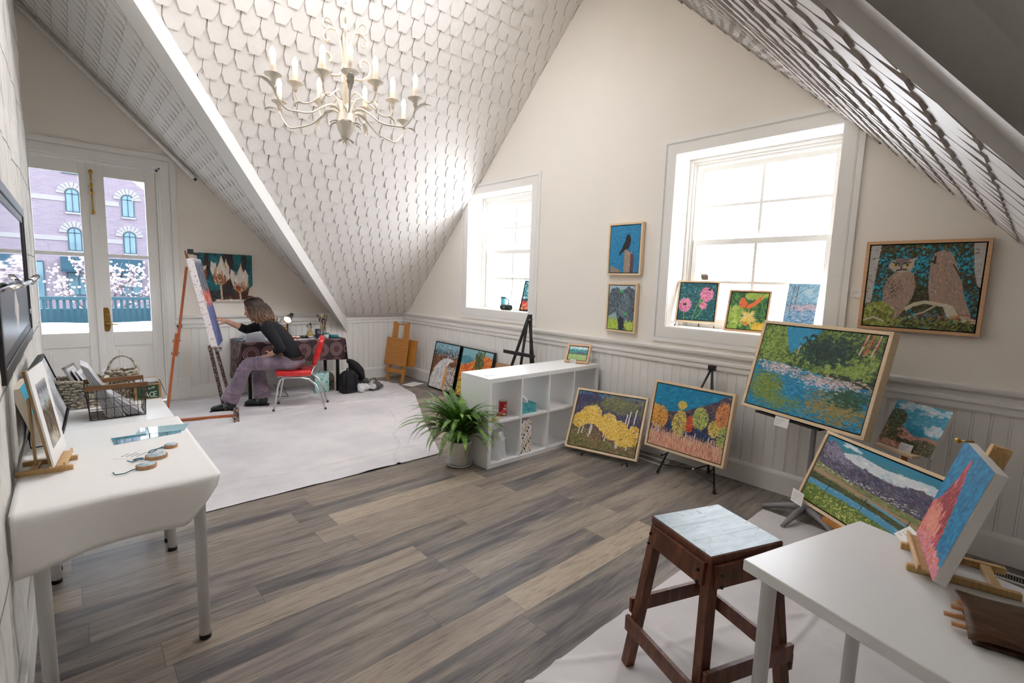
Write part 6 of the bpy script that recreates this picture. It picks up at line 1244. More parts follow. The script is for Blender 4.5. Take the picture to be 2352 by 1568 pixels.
def pad(Mx, hx, hy, th, mat, name, parent, curve=0.):
    mb, rr, rings = padded(0, 0, 0, 0); idx = []
    for c_, s_ in rings:
        k_ = max(c_, .02); row = []
        for j in range(40):
            x, y = rr(2*PI*j/40, 0); ins = (1-k_)*.03
            px_, py_ = x*max(.001, hx-ins*1.0 if k_ > .03 else hx*.6), y*max(.001, hy-ins if k_ > .03 else hy*.6); row.append(mb.pt((px_, py_, s_*th/2+curve*py_*py_), Mx))
        idx.append(row)
    for A_, B_ in zip(idx, idx[1:]):
        for j in range(40): mb.face((A_[j], A_[(j+1) % 40], B_[(j+1) % 40], B_[j]), 0, True)
    mb.face(idx[0][::-1]); mb.face(idx[-1]); return mb.build(name, mat, parent)
pad(Matrix.Translation((.07, 0, .435)), .205, .205, .062, M_redv, 'seat', ch)
Mb = frame((-.185, 0, .685), (-.10, 0, .36), (0, 1, 0)); pad(Mb, .178, .185, .055, M_redv, 'backrest', ch, curve=.55)
for s_ in (-1, 1):
    y = .178*s_
    mb = MB(); mb.tube([(.285, y, .0), (.262, y, .12), (.235, y, .28), (.21, y*.98, .36), (.17, y*.97, .388), (.08, y*.97, .39), (-.02, y*.97, .386), (-.10, y*.98, .365), (-.17, y, .30), (-.22, y, .18), (-.25, y, .07), (-.275, y, .0)], .0115, 10); mb.build('leg_tube', M_chrome, ch)
    mb = MB(); mb.tube([(.26, y*.5, .402), (.24, y*.9, .402), (.1, y*.92, .402), (-.06, y*.88, .402), (-.125, y*.8, .43), (-.15, y*.55, .50), (-.175, y*.5, .56)], .011, 10); mb.build('back_tube', M_chrome, ch)
    for x in (.285, -.275): mb = MB(); mb.lathe([(.013, 0), (.0145, .004), (.0125, .02)], 10, (x, y, -.0005)); mb.build('foot_cap', M_black, ch)
mb = MB(); mb.tube([(.26, -.09, .402), (.268, 0, .402), (.26, .09, .402)], .011, 8); mb.build('front_tube', M_chrome, ch)
# ================================================================= THE PAINTER (local x forward, y to her left, z up from the cloth)
pn = thing('person', 'person with wavy shoulder length brown hair, dark sweater and mauve corduroys painting at the easel', 'person', PM @ Matrix.Translation((0, 0, .003)))
tsk = NT('skin'); n1 = tsk.noise(tsk.obj(), 25, 3); tsk.base(tsk.ramp(n1, [(.3, 'd09a80'), (.7, 'e2b398')])).set(Roughness=.5); tsk.b.inputs['Subsurface Weight'].default_value = .08; tsk.b.inputs['Subsurface Radius'].default_value = (.02, .008, .004); M_skin = tsk.m
def limb(mb, pts, rs, n=14, M=None):
    mb.tube(pts, rs, n, M=M)
    for p, r_ in zip(pts, rs): mb.ball(p, r_ if not isinstance(r_, tuple) else (min(r_),)*3, 12, 8, M=M)
# head frame: origin at the head centre, x to the face, tilted down
HC = Vector((.490, 0, 1.155)); tilt = R(17); MHd = Matrix.Translation(HC) @ Matrix.Rotation(tilt, 4, 'Y') @ Matrix.Rotation(R(4), 4, 'Z')
mb = MB()
mb.ball((-.012, 0, .032), (.094, .074, .088), 20, 14, M=MHd)              # skull
mb.ball((.030, 0, -.030), (.060, .058, .080), 18, 12, M=MHd)              # face
mb.ball((.052, 0, -.088), (.032, .030, .024), 14, 10, M=MHd)              # chin
mb.ball((.010, 0, -.070), (.055, .052, .035), 14, 10, M=MHd)              # jaw
mb.ball((.060, 0, .040), (.030, .055, .040), 14, 10, M=MHd)               # brow
for s_ in (-1, 1):
    mb.ball((.055, .034*s_, -.025), (.030, .022, .026), 12, 8, M=MHd); mb.ball((.074, .030*s_, .012), (.014, .020, .007), 10, 8, M=MHd)
    mb.ball((-.012, .076*s_, -.012), (.020, .008, .032), 12, 8, M=MHd)    # ear
mb.tube([(.080, 0, .015), (.100, 0, -.020), (.106, 0, -.034), (.090, 0, -.042)], [.008, .011, .013, .008], 10, M=MHd)
for s_ in (-1, 1): mb.ball((.094, .010*s_, -.035), (.009, .007, .007), 8, 6, M=MHd)
mb.ball((.083, 0, -.056), (.010, .022, .006), 12, 8, M=MHd); mb.ball((.082, 0, -.067), (.010, .020, .0065), 12, 8, M=MHd)
# neck, chest core, arms
limb(mb, [(.455, 0, 1.09), (.405, 0, 1.035), (.355, 0, .985)], [.050, .052, .065])
limb(mb, [(.35, 0, .97), (.25, 0, .82), (.13, 0, .60)], [.08, .09, .09])
SL, EL, WL, HL = Vector((.335, .165, .955)), Vector((.185, .225, .735)), Vector((.312, .125, .652)), Vector((.372, .035, .600))
SR, ER, WR, HR = Vector((.415, -.15, .965)), Vector((.610, -.175, .905)), Vector((.800, -.09, 1.010)), Vector((.860, -.055, 1.045))
limb(mb, [SL, EL], [.046, .036]); limb(mb, [EL, EL.lerp(WL, .35), WL], [.036, .037, .025])
limb(mb, [SR, ER], [.046, .036]); limb(mb, [ER, ER.lerp(WR, .35), WR], [.036, .037, .025])
def hand(mb, Mh, curls, thumb, s=1.):
    """palm along +x from the wrist, fingers ahead, thumb on +y side; z is the back of the hand"""
    mb.ball((.042*s, 0, 0), (.046*s, .038*s, .015*s), 14, 10, M=Mh); mb.ball((.012*s, 0, 0), (.028*s, .026*s, .017*s), 12, 8, M=Mh)
    for (y, L, r_), (c1, c2, c3) in zip(((.028, .070, .0082), (.010, .078, .0086), (-.009, .072, .0082), (-.026, .058, .0073)), curls):
        p = Vector((.078*s, y*s, .002)); a = 0; pts = [Vector((.06*s, y*s*.9, .002)), p.copy()]
        for c, f_ in ((c1, .45), (c2, .32), (c3, .23)):
            a += c; p = p+Vector((math.cos(a), 0, -math.sin(a)))*L*f_*s; pts.append(p.copy())
        limb(mb, pts, [r_*1.1*s, r_*1.1*s, r_*s, r_*.92*s, r_*.78*s], 10, M=Mh)
    limb(mb, [Vector(p)*s for p in thumb], [.0125*s, .0115*s, .0098*s, .0082*s], 10, M=Mh)
# right hand pinching a knife against the canvas
xR = (HR-WR).normalized(); MR = frame(WR, xR+Vector((.15, .12, -.02)), (-.15, .85, -.45))
hand(mb, MR, [(.55, .75, .45), (.75, .9, .5), (.95, 1.0, .6), (1.1, 1.1, .6)], [(.018, .026, -.008), (.045, .044, -.026), (.075, .040, -.044), (.098, .026, -.054)])
xL = (HL-WL).normalized(); ML = frame(WL, xL, (.25, -.75, .55))
hand(mb, ML, [(.3, .4, .3), (.35, .5, .3), (.4, .5, .3), (.45, .5, .3)], [(.018, .026, -.008), (.04, .046, -.012), (.068, .056, -.016), (.09, .058, -.02)])
# pelvis and leg core (under the clothes) so the body stays one surface
HJ = [Vector((.085, s_*.085, .535)) for s_ in (1, -1)]; KN = [Vector((.545, .115, .555)), Vector((.50, -.10, .535))]; AK = [Vector((.745, .112, .13)), Vector((.445, -.105, .11))]
for h_, k_, a_2 in zip(HJ, KN, AK): limb(mb, [h_, k_], [.07, .048]); limb(mb, [k_, a_2], [.046, .036])
body = soft('body', mb, M_skin, pn, .0052, 3)
# face details
mb = MB()
for s_ in (-1, 1): mb.ball((.080, .031*s_, -.002), (.010, .014, .0075), 12, 8, M=MHd)
mb.build('eye', plain('eye_white', 'e8e2dc', .3), body)
mb = MB()
for s_ in (-1, 1): mb.ball((.0875, .031*s_, -.003), (.004, .0055, .0055), 10, 6, M=MHd); mb.tube([(.082, .012*s_, .018), (.084, .03*s_, .022), (.072, .05*s_, .017)], [.0025, .004, .002], 6, M=MHd); mb.tube([(.0865, .018*s_, .004), (.0895, .031*s_, .0065), (.082, .045*s_, .002)], [.0015, .0022, .0012], 5, M=MHd)
mb.build('brow', plain('brow_brown', '3a2a20', .8), body)
mb = MB(); mb.tube([(.084, -.020, -.061), (.092, -.008, -.0585), (.0925, 0, -.060), (.092, .008, -.0585), (.084, .020, -.061)], [.003, .005, .005, .005, .003], 8, M=MHd); mb.build('lips', plain('lips', 'b86a60', .45), body)
# sweater
M_sweater = plain('sweater_charcoal', '15161b', .92, .2, 120, bump=.35)
mb = MB()
tors = [(.075, 0, .585), (.105, 0, .66), (.165, 0, .76), (.235, 0, .855), (.305, 0, .935), (.355, 0, .985)]
mb.tube(tors, [(.155, .095), (.148, .092), (.152, .098), (.168, .105), (.165, .092), (.10, .062)], 28, flat=(0, 1, 0))
for p, r_ in zip(tors[1:-1], (.085, .09, .098, .085)):
    for s_ in (-1, 1): mb.ball((p[0], s_*.055, p[2]), (r_, r_, r_), 12, 8)
def sleeve(S, E, W_, rs, k, fold=.004):
    pts = [S, S.lerp(E, .5), E, E.lerp(W_, k*.5), E.lerp(W_, k)]
    limb(mb, pts[:-1], rs[:-1]); mb.tube(pts[-2:], rs[-2:], 16)
    for q in (.72, .84, .95): 
        p = S.lerp(E, q); mb.tube([p+Vector((.02*math.cos(a), .045*math.sin(a), .04*math.cos(a+.8))) for a in [2*PI*j/10 for j in range(10)]], .010, 6, closed=True)
sleeve(SL, EL, WL, [.070, .060, .052, .050, .046], .50); sleeve(SR, ER, WR, [.068, .058, .050, .048, .043], .36)
for p, q in ((SL, (.33, .08, .96)), (SR, (.36, -.07, .965))): limb(mb, [p, Vector(q)], [.068, .075])
mb.tube([(.05, 0, .60), (.064, 0, .575)], [(.152, .10), (.15, .098)], 28, flat=(0, 1, 0))
soft('sweater', mb, M_sweater, pn, .0085, 5)
# trousers
tcd_ = NT('mauve_corduroy'); n1 = tcd_.noise(tcd_.obj(), 9, 4); tcd_.base(tcd_.ramp(n1, [(.3, '665868'), (.55, '806f7e'), (.75, '978794')])).set(Roughness=.9); tcd_.b.inputs['Sheen Weight'].default_value = .4
n2 = tcd_.noise(tcd_.scale(tcd_.obj(), (160, 160, 12)), 1.5, 2); tcd_.bump(n2, .25, .002); M_cord = tcd_.m
mb = MB(); mb.ball((.075, 0, .545), (.115, .175, .088), 20, 12); mb.tube([(.07, 0, .60), (.085, 0, .54)], [(.148, .096), (.165, .11)], 24, flat=(0, 1, 0))
for sgn, h_, k_, a_2, hem in ((1, HJ[0], KN[0], AK[0], .098), (-1, HJ[1], KN[1], AK[1], .092)):
    limb(mb, [h_+Vector((.02, 0, 0)), h_.lerp(k_, .5)+Vector((0, 0, -.002)), k_+Vector((-.02, 0, -.01)), k_+Vector((.008, 0, -.022))], [.092, .083, .074, .066])
    d = (a_2-k_).normalized(); up = Vector((d.z, 0, -d.x)) if d.z > 0 else Vector((-d.z, 0, d.x))
    end = a_2+d*.012
    pts = [k_, k_.lerp(end, .3), k_.lerp(end, .62), end]; wb_ = [.066, .070, .080, hem]
    mb.tube(pts, [(a, a*.78) for a in wb_], 20, flat=up)
    for q, am in ((.08, .012), (.16, .012), (.72, .010), (.86, .010)):   # soft creases
        c_ = k_.lerp(end, q); r_ = .064+.03*q; mb.tube([c_+up*(r_*1.02*math.cos(a))+Vector((0, 1, 0))*(r_*.80*math.sin(a))+d*(.03*math.sin(a*1.+q*9)) for a in [2*PI*j/14 for j in range(14)]], am, 6, closed=True)
    for q in (.25, .55, .8):
        c_ = h_.lerp(k_, q); mb.tube([c_+Vector((.03*math.sin(a)-.03*q, .076*math.sin(a), .076*math.cos(a)-.004)) for a in [PI*j/10-.6 for j in range(12)]], .010, 6)
soft('trousers', mb, M_cord, pn, .0085, 4)
mb = MB(); mb.tube([(.066-.104*math.cos(a), .156*math.sin(a), .592+.012*math.cos(a)) for a in [2*PI*j/40 for j in range(40)]], [(.016, .006)]*40, 8, closed=True, flat=(0, 0, 1)); mb.build('belt', plain('belt_brown', '3a2418', .45), pn)
# boots
M_boot = plain('boot_leather', '1d2422', .33, .15, 30); M_sole = plain('boot_sole', '2a2420', .7)
for h_, t_, lab in ((Vector((.672, .112, 0)), Vector((.945, .105, 0)), 'boot'), (Vector((.380, -.105, 0)), Vector((.650, -.115, 0)), 'boot')):
    f_ = (t_-h_).normalized(); l_ = Vector((-f_.y, f_.x, 0)); MBt = frame(h_, f_, l_); L = (t_-h_).length; mb = MB()
    rg = [(.012, .030, .050, .055), (.05, .036, .052, .075), (.09, .038, .050, .080), (.14, .040, .042, .058), (.19, .045, .033, .042), (.23, .042, .028, .034), (L-.012, .024, .018, .024)]
    mb.tube([(x, 0, max(zc, .018+hh*.0)) for x, w_, hh, zc in [(a, b, c_, c_+.012) for a, b, c_, d_ in rg]], [(b, c_) for a, b, c_, d_ in rg], 20, flat=(0, 1, 0), M=MBt)
    mb.tube([(.055, 0, .06), (.062, 0, .12), (.065, 0, .20)], [(.040, .050), (.038, .046), (.042, .05)], 18, flat=(0, 1, 0), M=MBt)
    o = soft('boot', mb, M_boot, pn, .006, 4)
    mb = MB(); prof = [(x, w_) for x, w_ in ((-.002, .026), (.03, .034), (.08, .034), (.13, .036), (.19, .046), (.235, .042), (L-.006, .026), (L, .012))]
    mb.prism([(x, w_) for x, w_ in prof]+[(x, -w_) for x, w_ in prof[::-1]], .001, .013, M=MBt); mb.box((-.002, -.03, .0005), (.07, .03, .02), M=MBt); mb.build('sole', M_sole, o, bevel=.002)
    mb = MB(); mb.tube([(.065+.045*math.cos(a), .047*math.sin(a), .098+.012*math.cos(a)) for a in [2*PI*j/24 for j in range(24)]], [(.011, .003)]*24, 8, closed=True, flat=(0, 0, 1), M=MBt); mb.tube([(.10, .046, .10), (.12, .048, .06), (.09, .046, .02)], [(.009, .003)]*3, 8, flat=(1, 0, 0), M=MBt); mb.tube([(.10, -.046, .10), (.12, -.048, .06), (.09, -.046, .02)], [(.009, .003)]*3, 8, flat=(1, 0, 0), M=MBt); mb.build('strap', M_boot, o)
    mb = MB()
    for k in range(10): a = 2*PI*k/10; mb.ball((.065+.049*math.cos(a), .051*math.sin(a), .098+.012*math.cos(a)), .0045, 8, 6, M=MBt)
    for s_ in (-1, 1): mb.tube([(.108+.014*math.cos(a), .052*s_, .085+.014*math.sin(a)) for a in [2*PI*j/14 for j in range(14)]], .0028, 6, closed=True, M=MBt); mb.ball((.12, .052*s_, .06), .0045, 8, 6, M=MBt); mb.ball((.105, .05*s_, .04), .0045, 8, 6, M=MBt)
    mb.build('stud', M_chrome, o)
# hair: cap plus wavy locks
th_ = NT('brown_hair'); sx = th_.n('ShaderNodeSeparateXYZ'); th_.link(th_.obj(), sx.inputs[0]); n1 = th_.noise(th_.scale(th_.obj(), (60, 60, 8)), 1., 4)
c = th_.ramp(th_.math('ADD', th_.math('MULTIPLY', th_.math('SUBTRACT', 1.25, sx.outputs[2]), 2.6), th_.math('SUBTRACT', n1, .5)), [(.05, '34241b'), (.35, '543b2b'), (.6, '8f6c4f'), (.9, 'b8946c')]); th_.base(c).set(Roughness=.45); M_hair = th_.m
mb = MB(); hr = random.Random(12)
mb.ball((-.026, 0, .045), (.096, .085, .090), 20, 14, M=MHd)
mb.ball((-.062, 0, -.02), (.060, .076, .085), 16, 12, M=MHd)
hair = soft('hair', mb, M_hair, pn, .007, 2)
mb = MB()
for k in range(330):
    side = hr.choice((-1, 1)); u = hr.random()                 # azimuth from the parting: 0 front .. 1 back
    az = side*(R(38)+u*R(142)); x0 = .055-.10*hr.random(); st = Vector((x0, side*.008, .125-.35*(x0-.0)**2*4))
    dirv = Vector((math.cos(az), math.sin(az), 0)); w1 = hr.uniform(0, 6); L = hr.uniform(.15, .205)-(.02 if u < .15 else 0)+.03*u
    pts = []; n = 16
    for j in range(n+1):
        t_ = j/n
        if t_ < .38: q = t_/.38; rr_ = (.088+.012*hr.random()*0)*math.sin(q*PI/2); z = .128-.085*(1-math.cos(q*PI/2)); p = Vector((-.022, 0, 0))*q+Vector((x0, 0, 0))*(1-q)+Vector((dirv.x*rr_*1.06, dirv.y*rr_*.98, z))
        else: q = (t_-.38)/.62; rr_ = .094+.020*math.sin(q*2.9)+.014*q+.009*math.sin(q*9+w1); p = Vector((-.022-.02*q, 0, 0))+Vector((dirv.x*rr_*1.06, dirv.y*rr_*.98, .043-L*q)); p += Vector((-dirv.y, dirv.x, 0))*(.016*math.sin(q*9+w1)*q**.7)
        if p.x > .050 and p.z < .055 and u < .3: p.x = .050
        pts.append(p)
    rr2 = hr.uniform(.0045, .0085)
    mb.tube(pts, [rr2*.5]+[rr2]*(n-2)+[rr2*.8, rr2*.2], 6, M=MHd)
for k in range(26):   # short fringe swept back from the forehead
    a = -.9+1.8*k/25; mb.tube([(.062+.012*math.cos(a), .075*math.sin(a)*.8, .072), (.060, .07*math.sin(a), .10), (.03, .07*math.sin(a), .128), (-.03, .06*math.sin(a), .134), (-.08, .05*math.sin(a), .11)], [.003, .007, .009, .009, .005], 6, M=MHd)
mb.build('locks', M_hair, hair)
# painting knife in her right hand
kn = thing('palette_knife', 'small palette knife held between fingers against the canvas', 'knife', PM @ Matrix.Translation(tuple(HR+Vector((.02, .02, .0))))); mb = MB(); mb.tube([(-.05, -.03, .0), (.0, .0, -.012)], .004, 8); mb.build('handle', plain('knife_handle', '6a4a70', .4), kn); mb = MB(); mb.tube([(.0, 0, -.012), (.02, .014, -.018), (.035, .024, -.02)], [(.004, .0012), (.005, .001), (.001, .0006)], 8, flat=(0, 0, 1)); mb.build('blade', M_chrome, kn)
# ================================================================= RIGHT FOREGROUND
tst = NT('worn_blue_paint'); n1 = tst.noise(tst.scale(tst.obj(), (3, 12, 3)), 3, 5, .65); n2 = tst.noise(tst.obj(), 30, 4, .6, 1.)
c = tst.ramp(n1, [(.35, '8ba3ae'), (.55, 'a3b8c0'), (.7, 'b4c5ca')]); c = tst.mix(tst.ramp(n2, [(.6, '000000'), (.7, 'ffffff')]), c, '5f737c'); tst.base(c).set(Roughness=.38); M_bluetop = tst.m
tdk = NT('dark_brown_wood'); n1 = tdk.noise(tdk.scale(tdk.obj(), (9, 9, 2)), 4, 6, .6, .6); tdk.base(tdk.ramp(n1, [(.3, '45261b'), (.55, '6a3f2b'), (.75, '8a5638')])).set(Roughness=.42); M_brown = tdk.m
CS = [Vector((1.66, .953, 0)), Vector((1.98, .833, 0)), Vector((1.86, .537, 0)), Vector((1.547, .658, 0))]; cc = sum(CS, Vector())/4
sx_ = (CS[1]-CS[0]).normalized(); st = thing('stool', 'old brown wooden stool with a worn pale blue top', 'stool', frame((cc.x, cc.y, .012), sx_, (-sx_.y, sx_.x, 0)))
# local: x along AB, y to the far side
hx_, hy_, H_ = .170, .158, .656
mb = MB(); mb.box((-hx_, -hy_, H_-.03), (hx_, hy_, H_)); mb.build('seat_edge', M_brown, st, bevel=.006)
mb = MB()
for k in range(3): y0 = -hy_+.006+(2*hy_-.012)*k/3; mb.box((-hx_+.005, y0, H_-.004), (hx_-.005, y0+(2*hy_-.012)/3-.0012, H_+.0012))
mb.build('painted_top', M_bluetop, st)
ix, iy = hx_-.022, hy_-.022; fx, fy = ix*1.42, iy*1.42
legs = {}
for a in (-1, 1):
    for b in (-1, 1):
        mb = MB(); mb.bar((a*ix, b*iy, H_-.03), (a*fx, b*fy, .0), .040, .040, (1, 0, 0)); mb.build('leg', M_brown, st, bevel=.003)
def at_leg(a, b, z): k = 1-z/(H_-.03); return Vector((a*(ix+(fx-ix)*k), b*(iy+(fy-iy)*k), z))
for (a, b), (c_, d_) in (((-1, -1), (1, -1)), ((1, -1), (1, 1)), ((1, 1), (-1, 1)), ((-1, 1), (-1, -1))):
    o_ = Vector((a+c_, b+d_, 0))*.011
    mb = MB(); mb.bar(at_leg(a, b, H_-.070)+o_, at_leg(c_, d_, H_-.070)+o_, .018, .085); mb.build('apron', M_brown, st, bevel=.002)
    zz = .19 if a == c_ else .25
    mb = MB(); p, q = at_leg(a, b, zz)+o_*1.6, at_leg(c_, d_, zz)+o_*1.6; e_ = (q-p).normalized()*.02; mb.bar(p-e_, q+e_, .018, .062); mb.build('stretcher', M_brown, st, bevel=.002)
    for (u_, v_) in ((a, b), (c_, d_)):
        for z in (H_-.055, H_-.095):
            p = at_leg(u_, v_, z)+o_*1.9; d = o_.normalized(); s_ = (Vector((c_, d_, 0))-Vector((a, b, 0))).normalized()*(.012 if (u_, v_) == (a, b) else -.012); mb = MB(); mb.tube([p+s_, p+s_+d*.006], [.007, .005], 8); mb.build('bolt', M_black, st)
# right table
MT2 = frame((2.104, .366, .0), (-.962, .273, 0), (-.263, -.965, 0))
white_table(MT2 @ Matrix.Translation((0, 0, .0)), 'white table in the right foreground holding the red rock canvas', 1.0, .63)
# easel under the red rock canvas
ph = R(-166.1); U = Vector((math.cos(ph), math.sin(ph), 0)); Nb = Vector((-math.sin(ph), math.cos(ph), 0)); bc_ = Vector((2.045, .202, .7405))+U*.13
tabletop_easel('table_easel', 'small wooden table easel with a top clamp holding the red rock canvas', frame(bc_+Nb*.008, U, Nb), w=.15, dep=.20, h=.405, lean=R(14.6), ledge=.25, head=True, strut=False)
label_card('white label card lying against the red rock canvas easel', pose((2.075, .262, .744), R(-150), R(50)), .085, .055)
# leather brush roll
ro = thing('brush_roll', 'brown leather roll with wooden brush handles at the right table edge', 'roll', loc(1.668, -.145, .7415, R(-78)))
tl = NT('brown_leather'); n1 = tl.noise(tl.scale(tl.obj(), (3, 14, 3)), 5, 5, .6); tl.base(tl.ramp(n1, [(.3, '3a2416'), (.6, '5f3f26'), (.75, '7a5433')])).set(Roughness=.5); M_leather = tl.m
mb = MB(); mb.grid(lambda u, v: (-.20+.40*u, -.09+.21*v+.01*math.sin(u*7), .018+.022*math.sin(v*2.6)+.005*math.sin(u*11+v*3)), 24, 12); mb.build('flap', M_leather, ro, thick=.006)
mb = MB(); mb.grid(lambda u, v: (-.19+.38*u, -.08+.20*v, .004+.004*math.sin(u*9)), 16, 6); mb.build('base_sheet', M_leather, ro, thick=.005)
for k, (x, y) in enumerate(((-.225, -.04), (-.235, .0), (-.215, .05), (-.20, .085))):
    mb = MB(); mb.tube([(x, y, .016), (x+.05, y+.004, .018), (x+.2, y+.01, .02)], [.006, .008, .005], 8); put_ = mb.build('wooden_handle', wood('handle_wood', 'a06a3a', 'c89058', .4, axis='X'), ro)
# grey metal stand of the river painting ------------------------------------------------
M_greyp = plain('grey_painted_metal', '8c8a8c', .35, .03, 20); gs = thing('easel_stand', 'grey metal pole stand with star foot under the river painting', 'stand', loc(3.69, .955, .0)); W = gs.matrix_world.copy()
for k in range(5):
    a = R(96+72*k); d = Vector((math.cos(a), math.sin(a), 0)); b = Vector((3.69, .955, 0)); r_ = .265
    mb = MB(W); mb.tube([b+d*.02+Vector((0, 0, .085)), b+d*.10+Vector((0, 0, .075)), b+d*.2+Vector((0, 0, .04)), b+d*r_+Vector((0, 0, .016))], [.024, .022, .018, .013], 12); mb.build('star_leg', M_greyp, gs)
mb = MB(W); mb.lathe([(.03, .05), (.034, .06), (.034, .11), (.022, .13), (.018, .14)], 18, (3.69, .955, 0)); mb.build('hub', M_greyp, gs)
mb = MB(W); mb.tube([(3.69, .955, .12), (3.70, .955, .70), (3.785, .99, 1.0)], [.018, .016, .014], 14); mb.build('pole', M_greyp, gs)
e_ = Vector((math.cos(R(-109.7)), math.sin(R(-109.7)), 0)); nb_ = Vector((-e_.y, e_.x, 0)); b0 = Vector((3.70, 1.452, .705))
mb = MB(W); mb.bar(b0+e_*.14+nb_*.03+Vector((0, 0, -.004)), b0+e_*.62+nb_*.03+Vector((0, 0, -.004)), .085, .012); mb.box((3.66, .93, .655), (3.73, .99, .70)); mb.build('ledge', M_black, gs, bevel=.002)
# wooden stand of the dirt road canvas
ws = thing('easel_stand', 'slim wooden stand holding the dirt road canvas behind the valley painting', 'stand', loc(3.72, .42, 0)); W = ws.matrix_world.copy(); e_ = Vector((math.cos(R(-121)), math.sin(R(-121)), 0)); nb_ = Vector((-e_.y, e_.x, 0)); b0 = Vector((3.745, .616, .635))
mb = MB(W); mb.bar(b0+e_*.02-nb_*.012, b0+e_*.26-nb_*.012, .06, .018); mb.build('ledge', M_frame, ws, bevel=.002)
mb = MB(W); c0 = b0+e_*.16+nb_*.03; mb.bar((c0.x, c0.y, .012), (c0.x, c0.y, .66), .03, .03, (1, 0, 0)); mb.bar((c0.x+.01, c0.y-.01, .62), (c0.x+.13, c0.y-.06, .88), .03, .014, (1, 0, 0)); mb.build('post', M_honeyZ, ws, bevel=.002)
for k in range(3): a = R(30+120*k); mb = MB(W); mb.bar((c0.x, c0.y, .16), (c0.x+.16*math.cos(a), c0.y+.16*math.sin(a), .008), .022, .022, (0, 0, 1)); mb.build('foot', M_honeyZ, ws)
# low wooden stand of the valley painting
vs_ = thing('easel_stand', 'low wooden stand under the valley painting, mostly hidden by the white table', 'stand', loc(3.0, .5, 0)); W = vs_.matrix_world.copy(); e_ = Vector((math.cos(R(-125.8)), math.sin(R(-125.8)), 0)); nb_ = Vector((-e_.y, e_.x, 0)); b0 = Vector((3.275, .909, .288))
mb = MB(W); mb.bar(b0+e_*.24+nb_*.02-Vector((0, 0, .006)), b0+e_*.62+nb_*.02-Vector((0, 0, .006)), .06, .03); mb.build('ledge', M_honey, vs_, bevel=.002)
for q in (.40, .58):
    p = b0+e_*q+nb_*.185; mb = MB(W); mb.bar((p.x, p.y, .52), (p.x-nb_.x*.14, p.y-nb_.y*.14, .012), .03, .025, nb_); mb.build('leg', M_honeyZ, vs_, bevel=.002)
p = b0+e_*.5+nb_*.20; mb = MB(W); mb.bar((p.x, p.y, .5), (p.x+nb_.x*.3, p.y+nb_.y*.3, .012), .03, .025, nb_); mb.build('leg', M_honeyZ, vs_, bevel=.002)
# ================================================================= CHANDELIER, PIPES, OUTSIDE
M_iron = plain('cream_iron', 'e6dfd2', .5, .05, 30); M_bulb = emit('candle_bulb', 'ffdcae', 20.); M_sleeve_c = plain('candle_sleeve', 'efe2cf', .5)
CH = Vector((1.40, 3.2, 2.44)); cl = thing('chandelier', 'cream painted iron chandelier with twelve lit candle bulbs hanging from the ridge', 'chandelier', loc(*CH)); zc = lambda z: z-2.44
mb = MB(); mb.tube([(0, 0, zc(2.56)), (0, 0, zc(3.0)), (0, 0, zc(3.19))], [.017, .013, .010], 12); mb.build('central_rod', M_iron, cl)
mb = MB(); mb.lathe([(.004, zc(2.435)), (.010, zc(2.45)), (.006, zc(2.465)), (.030, zc(2.475)), (.034, zc(2.485)), (.05, zc(2.515)), (.062, zc(2.56)), (.064, zc(2.575)), (.058, zc(2.575)), (.056, zc(2.62)), (.03, zc(2.625))], 24); mb.build('bowl', M_iron, cl)
mb = MB()
z = 3.19; k = 0
while z < 4.78:
    a = (k % 2)*PI/2; mb.tube([(.012*math.cos(t_)*math.cos(a), .012*math.cos(t_)*math.sin(a), zc(z)+.02+.024*math.sin(t_)) for t_ in [2*PI*j/12 for j in range(12)]], .0032, 6, closed=True); z += .036; k += 1
mb.build('chain', M_iron, cl)
def smooth_line(pts, m=6):
    pv = [Vector(p) for p in pts]; out = []
    for i in range(len(pv)-1):
        p0, p1, p2, p3 = pv[max(0, i-1)], pv[i], pv[i+1], pv[min(len(pv)-1, i+2)]
        for j in range(m): t_ = j/m; out.append(.5*((2*p1)+(p2-p0)*t_+(2*p0-5*p1+4*p2-p3)*t_*t_+(3*p1-p0-3*p2+p3)*t_**3))
    return out+[pv[-1]]
for k in range(4):     # scrolls round the rod: double curls at the top, single loops half way
    a = R(-23.6+90*k); ca, sa_ = math.cos(a), math.sin(a)
    P = [(.012, 2.93), (.02, 3.0), (.034, 3.08), (.055, 3.15), (.085, 3.19), (.108, 3.175), (.112, 3.145), (.095, 3.125), (.083, 3.14)]
    Q = [(.05, 3.125), (.075, 3.13), (.10, 3.11), (.112, 3.08), (.105, 3.055), (.088, 3.052), (.08, 3.066)]
    for pts in (P, Q): mb = MB(); mb.tube(smooth_line([(r_*1.2*ca, r_*1.2*sa_, zc(z_)) for r_, z_ in pts]), .0075, 8); mb.build('scroll', M_iron, cl)
    a = R(-23.6+90*k+8); ca, sa_ = math.cos(a), math.sin(a)
    P = [(.012, 2.93), (.03, 2.86), (.08, 2.85), (.12, 2.88), (.135, 2.93), (.12, 2.97), (.09, 2.975), (.075, 2.95), (.085, 2.925)]
    mb = MB(); mb.tube(smooth_line([(r_*1.15*ca, r_*1.15*sa_, zc(z_)) for r_, z_ in P]), .0075, 8); mb.build('scroll', M_iron, cl)
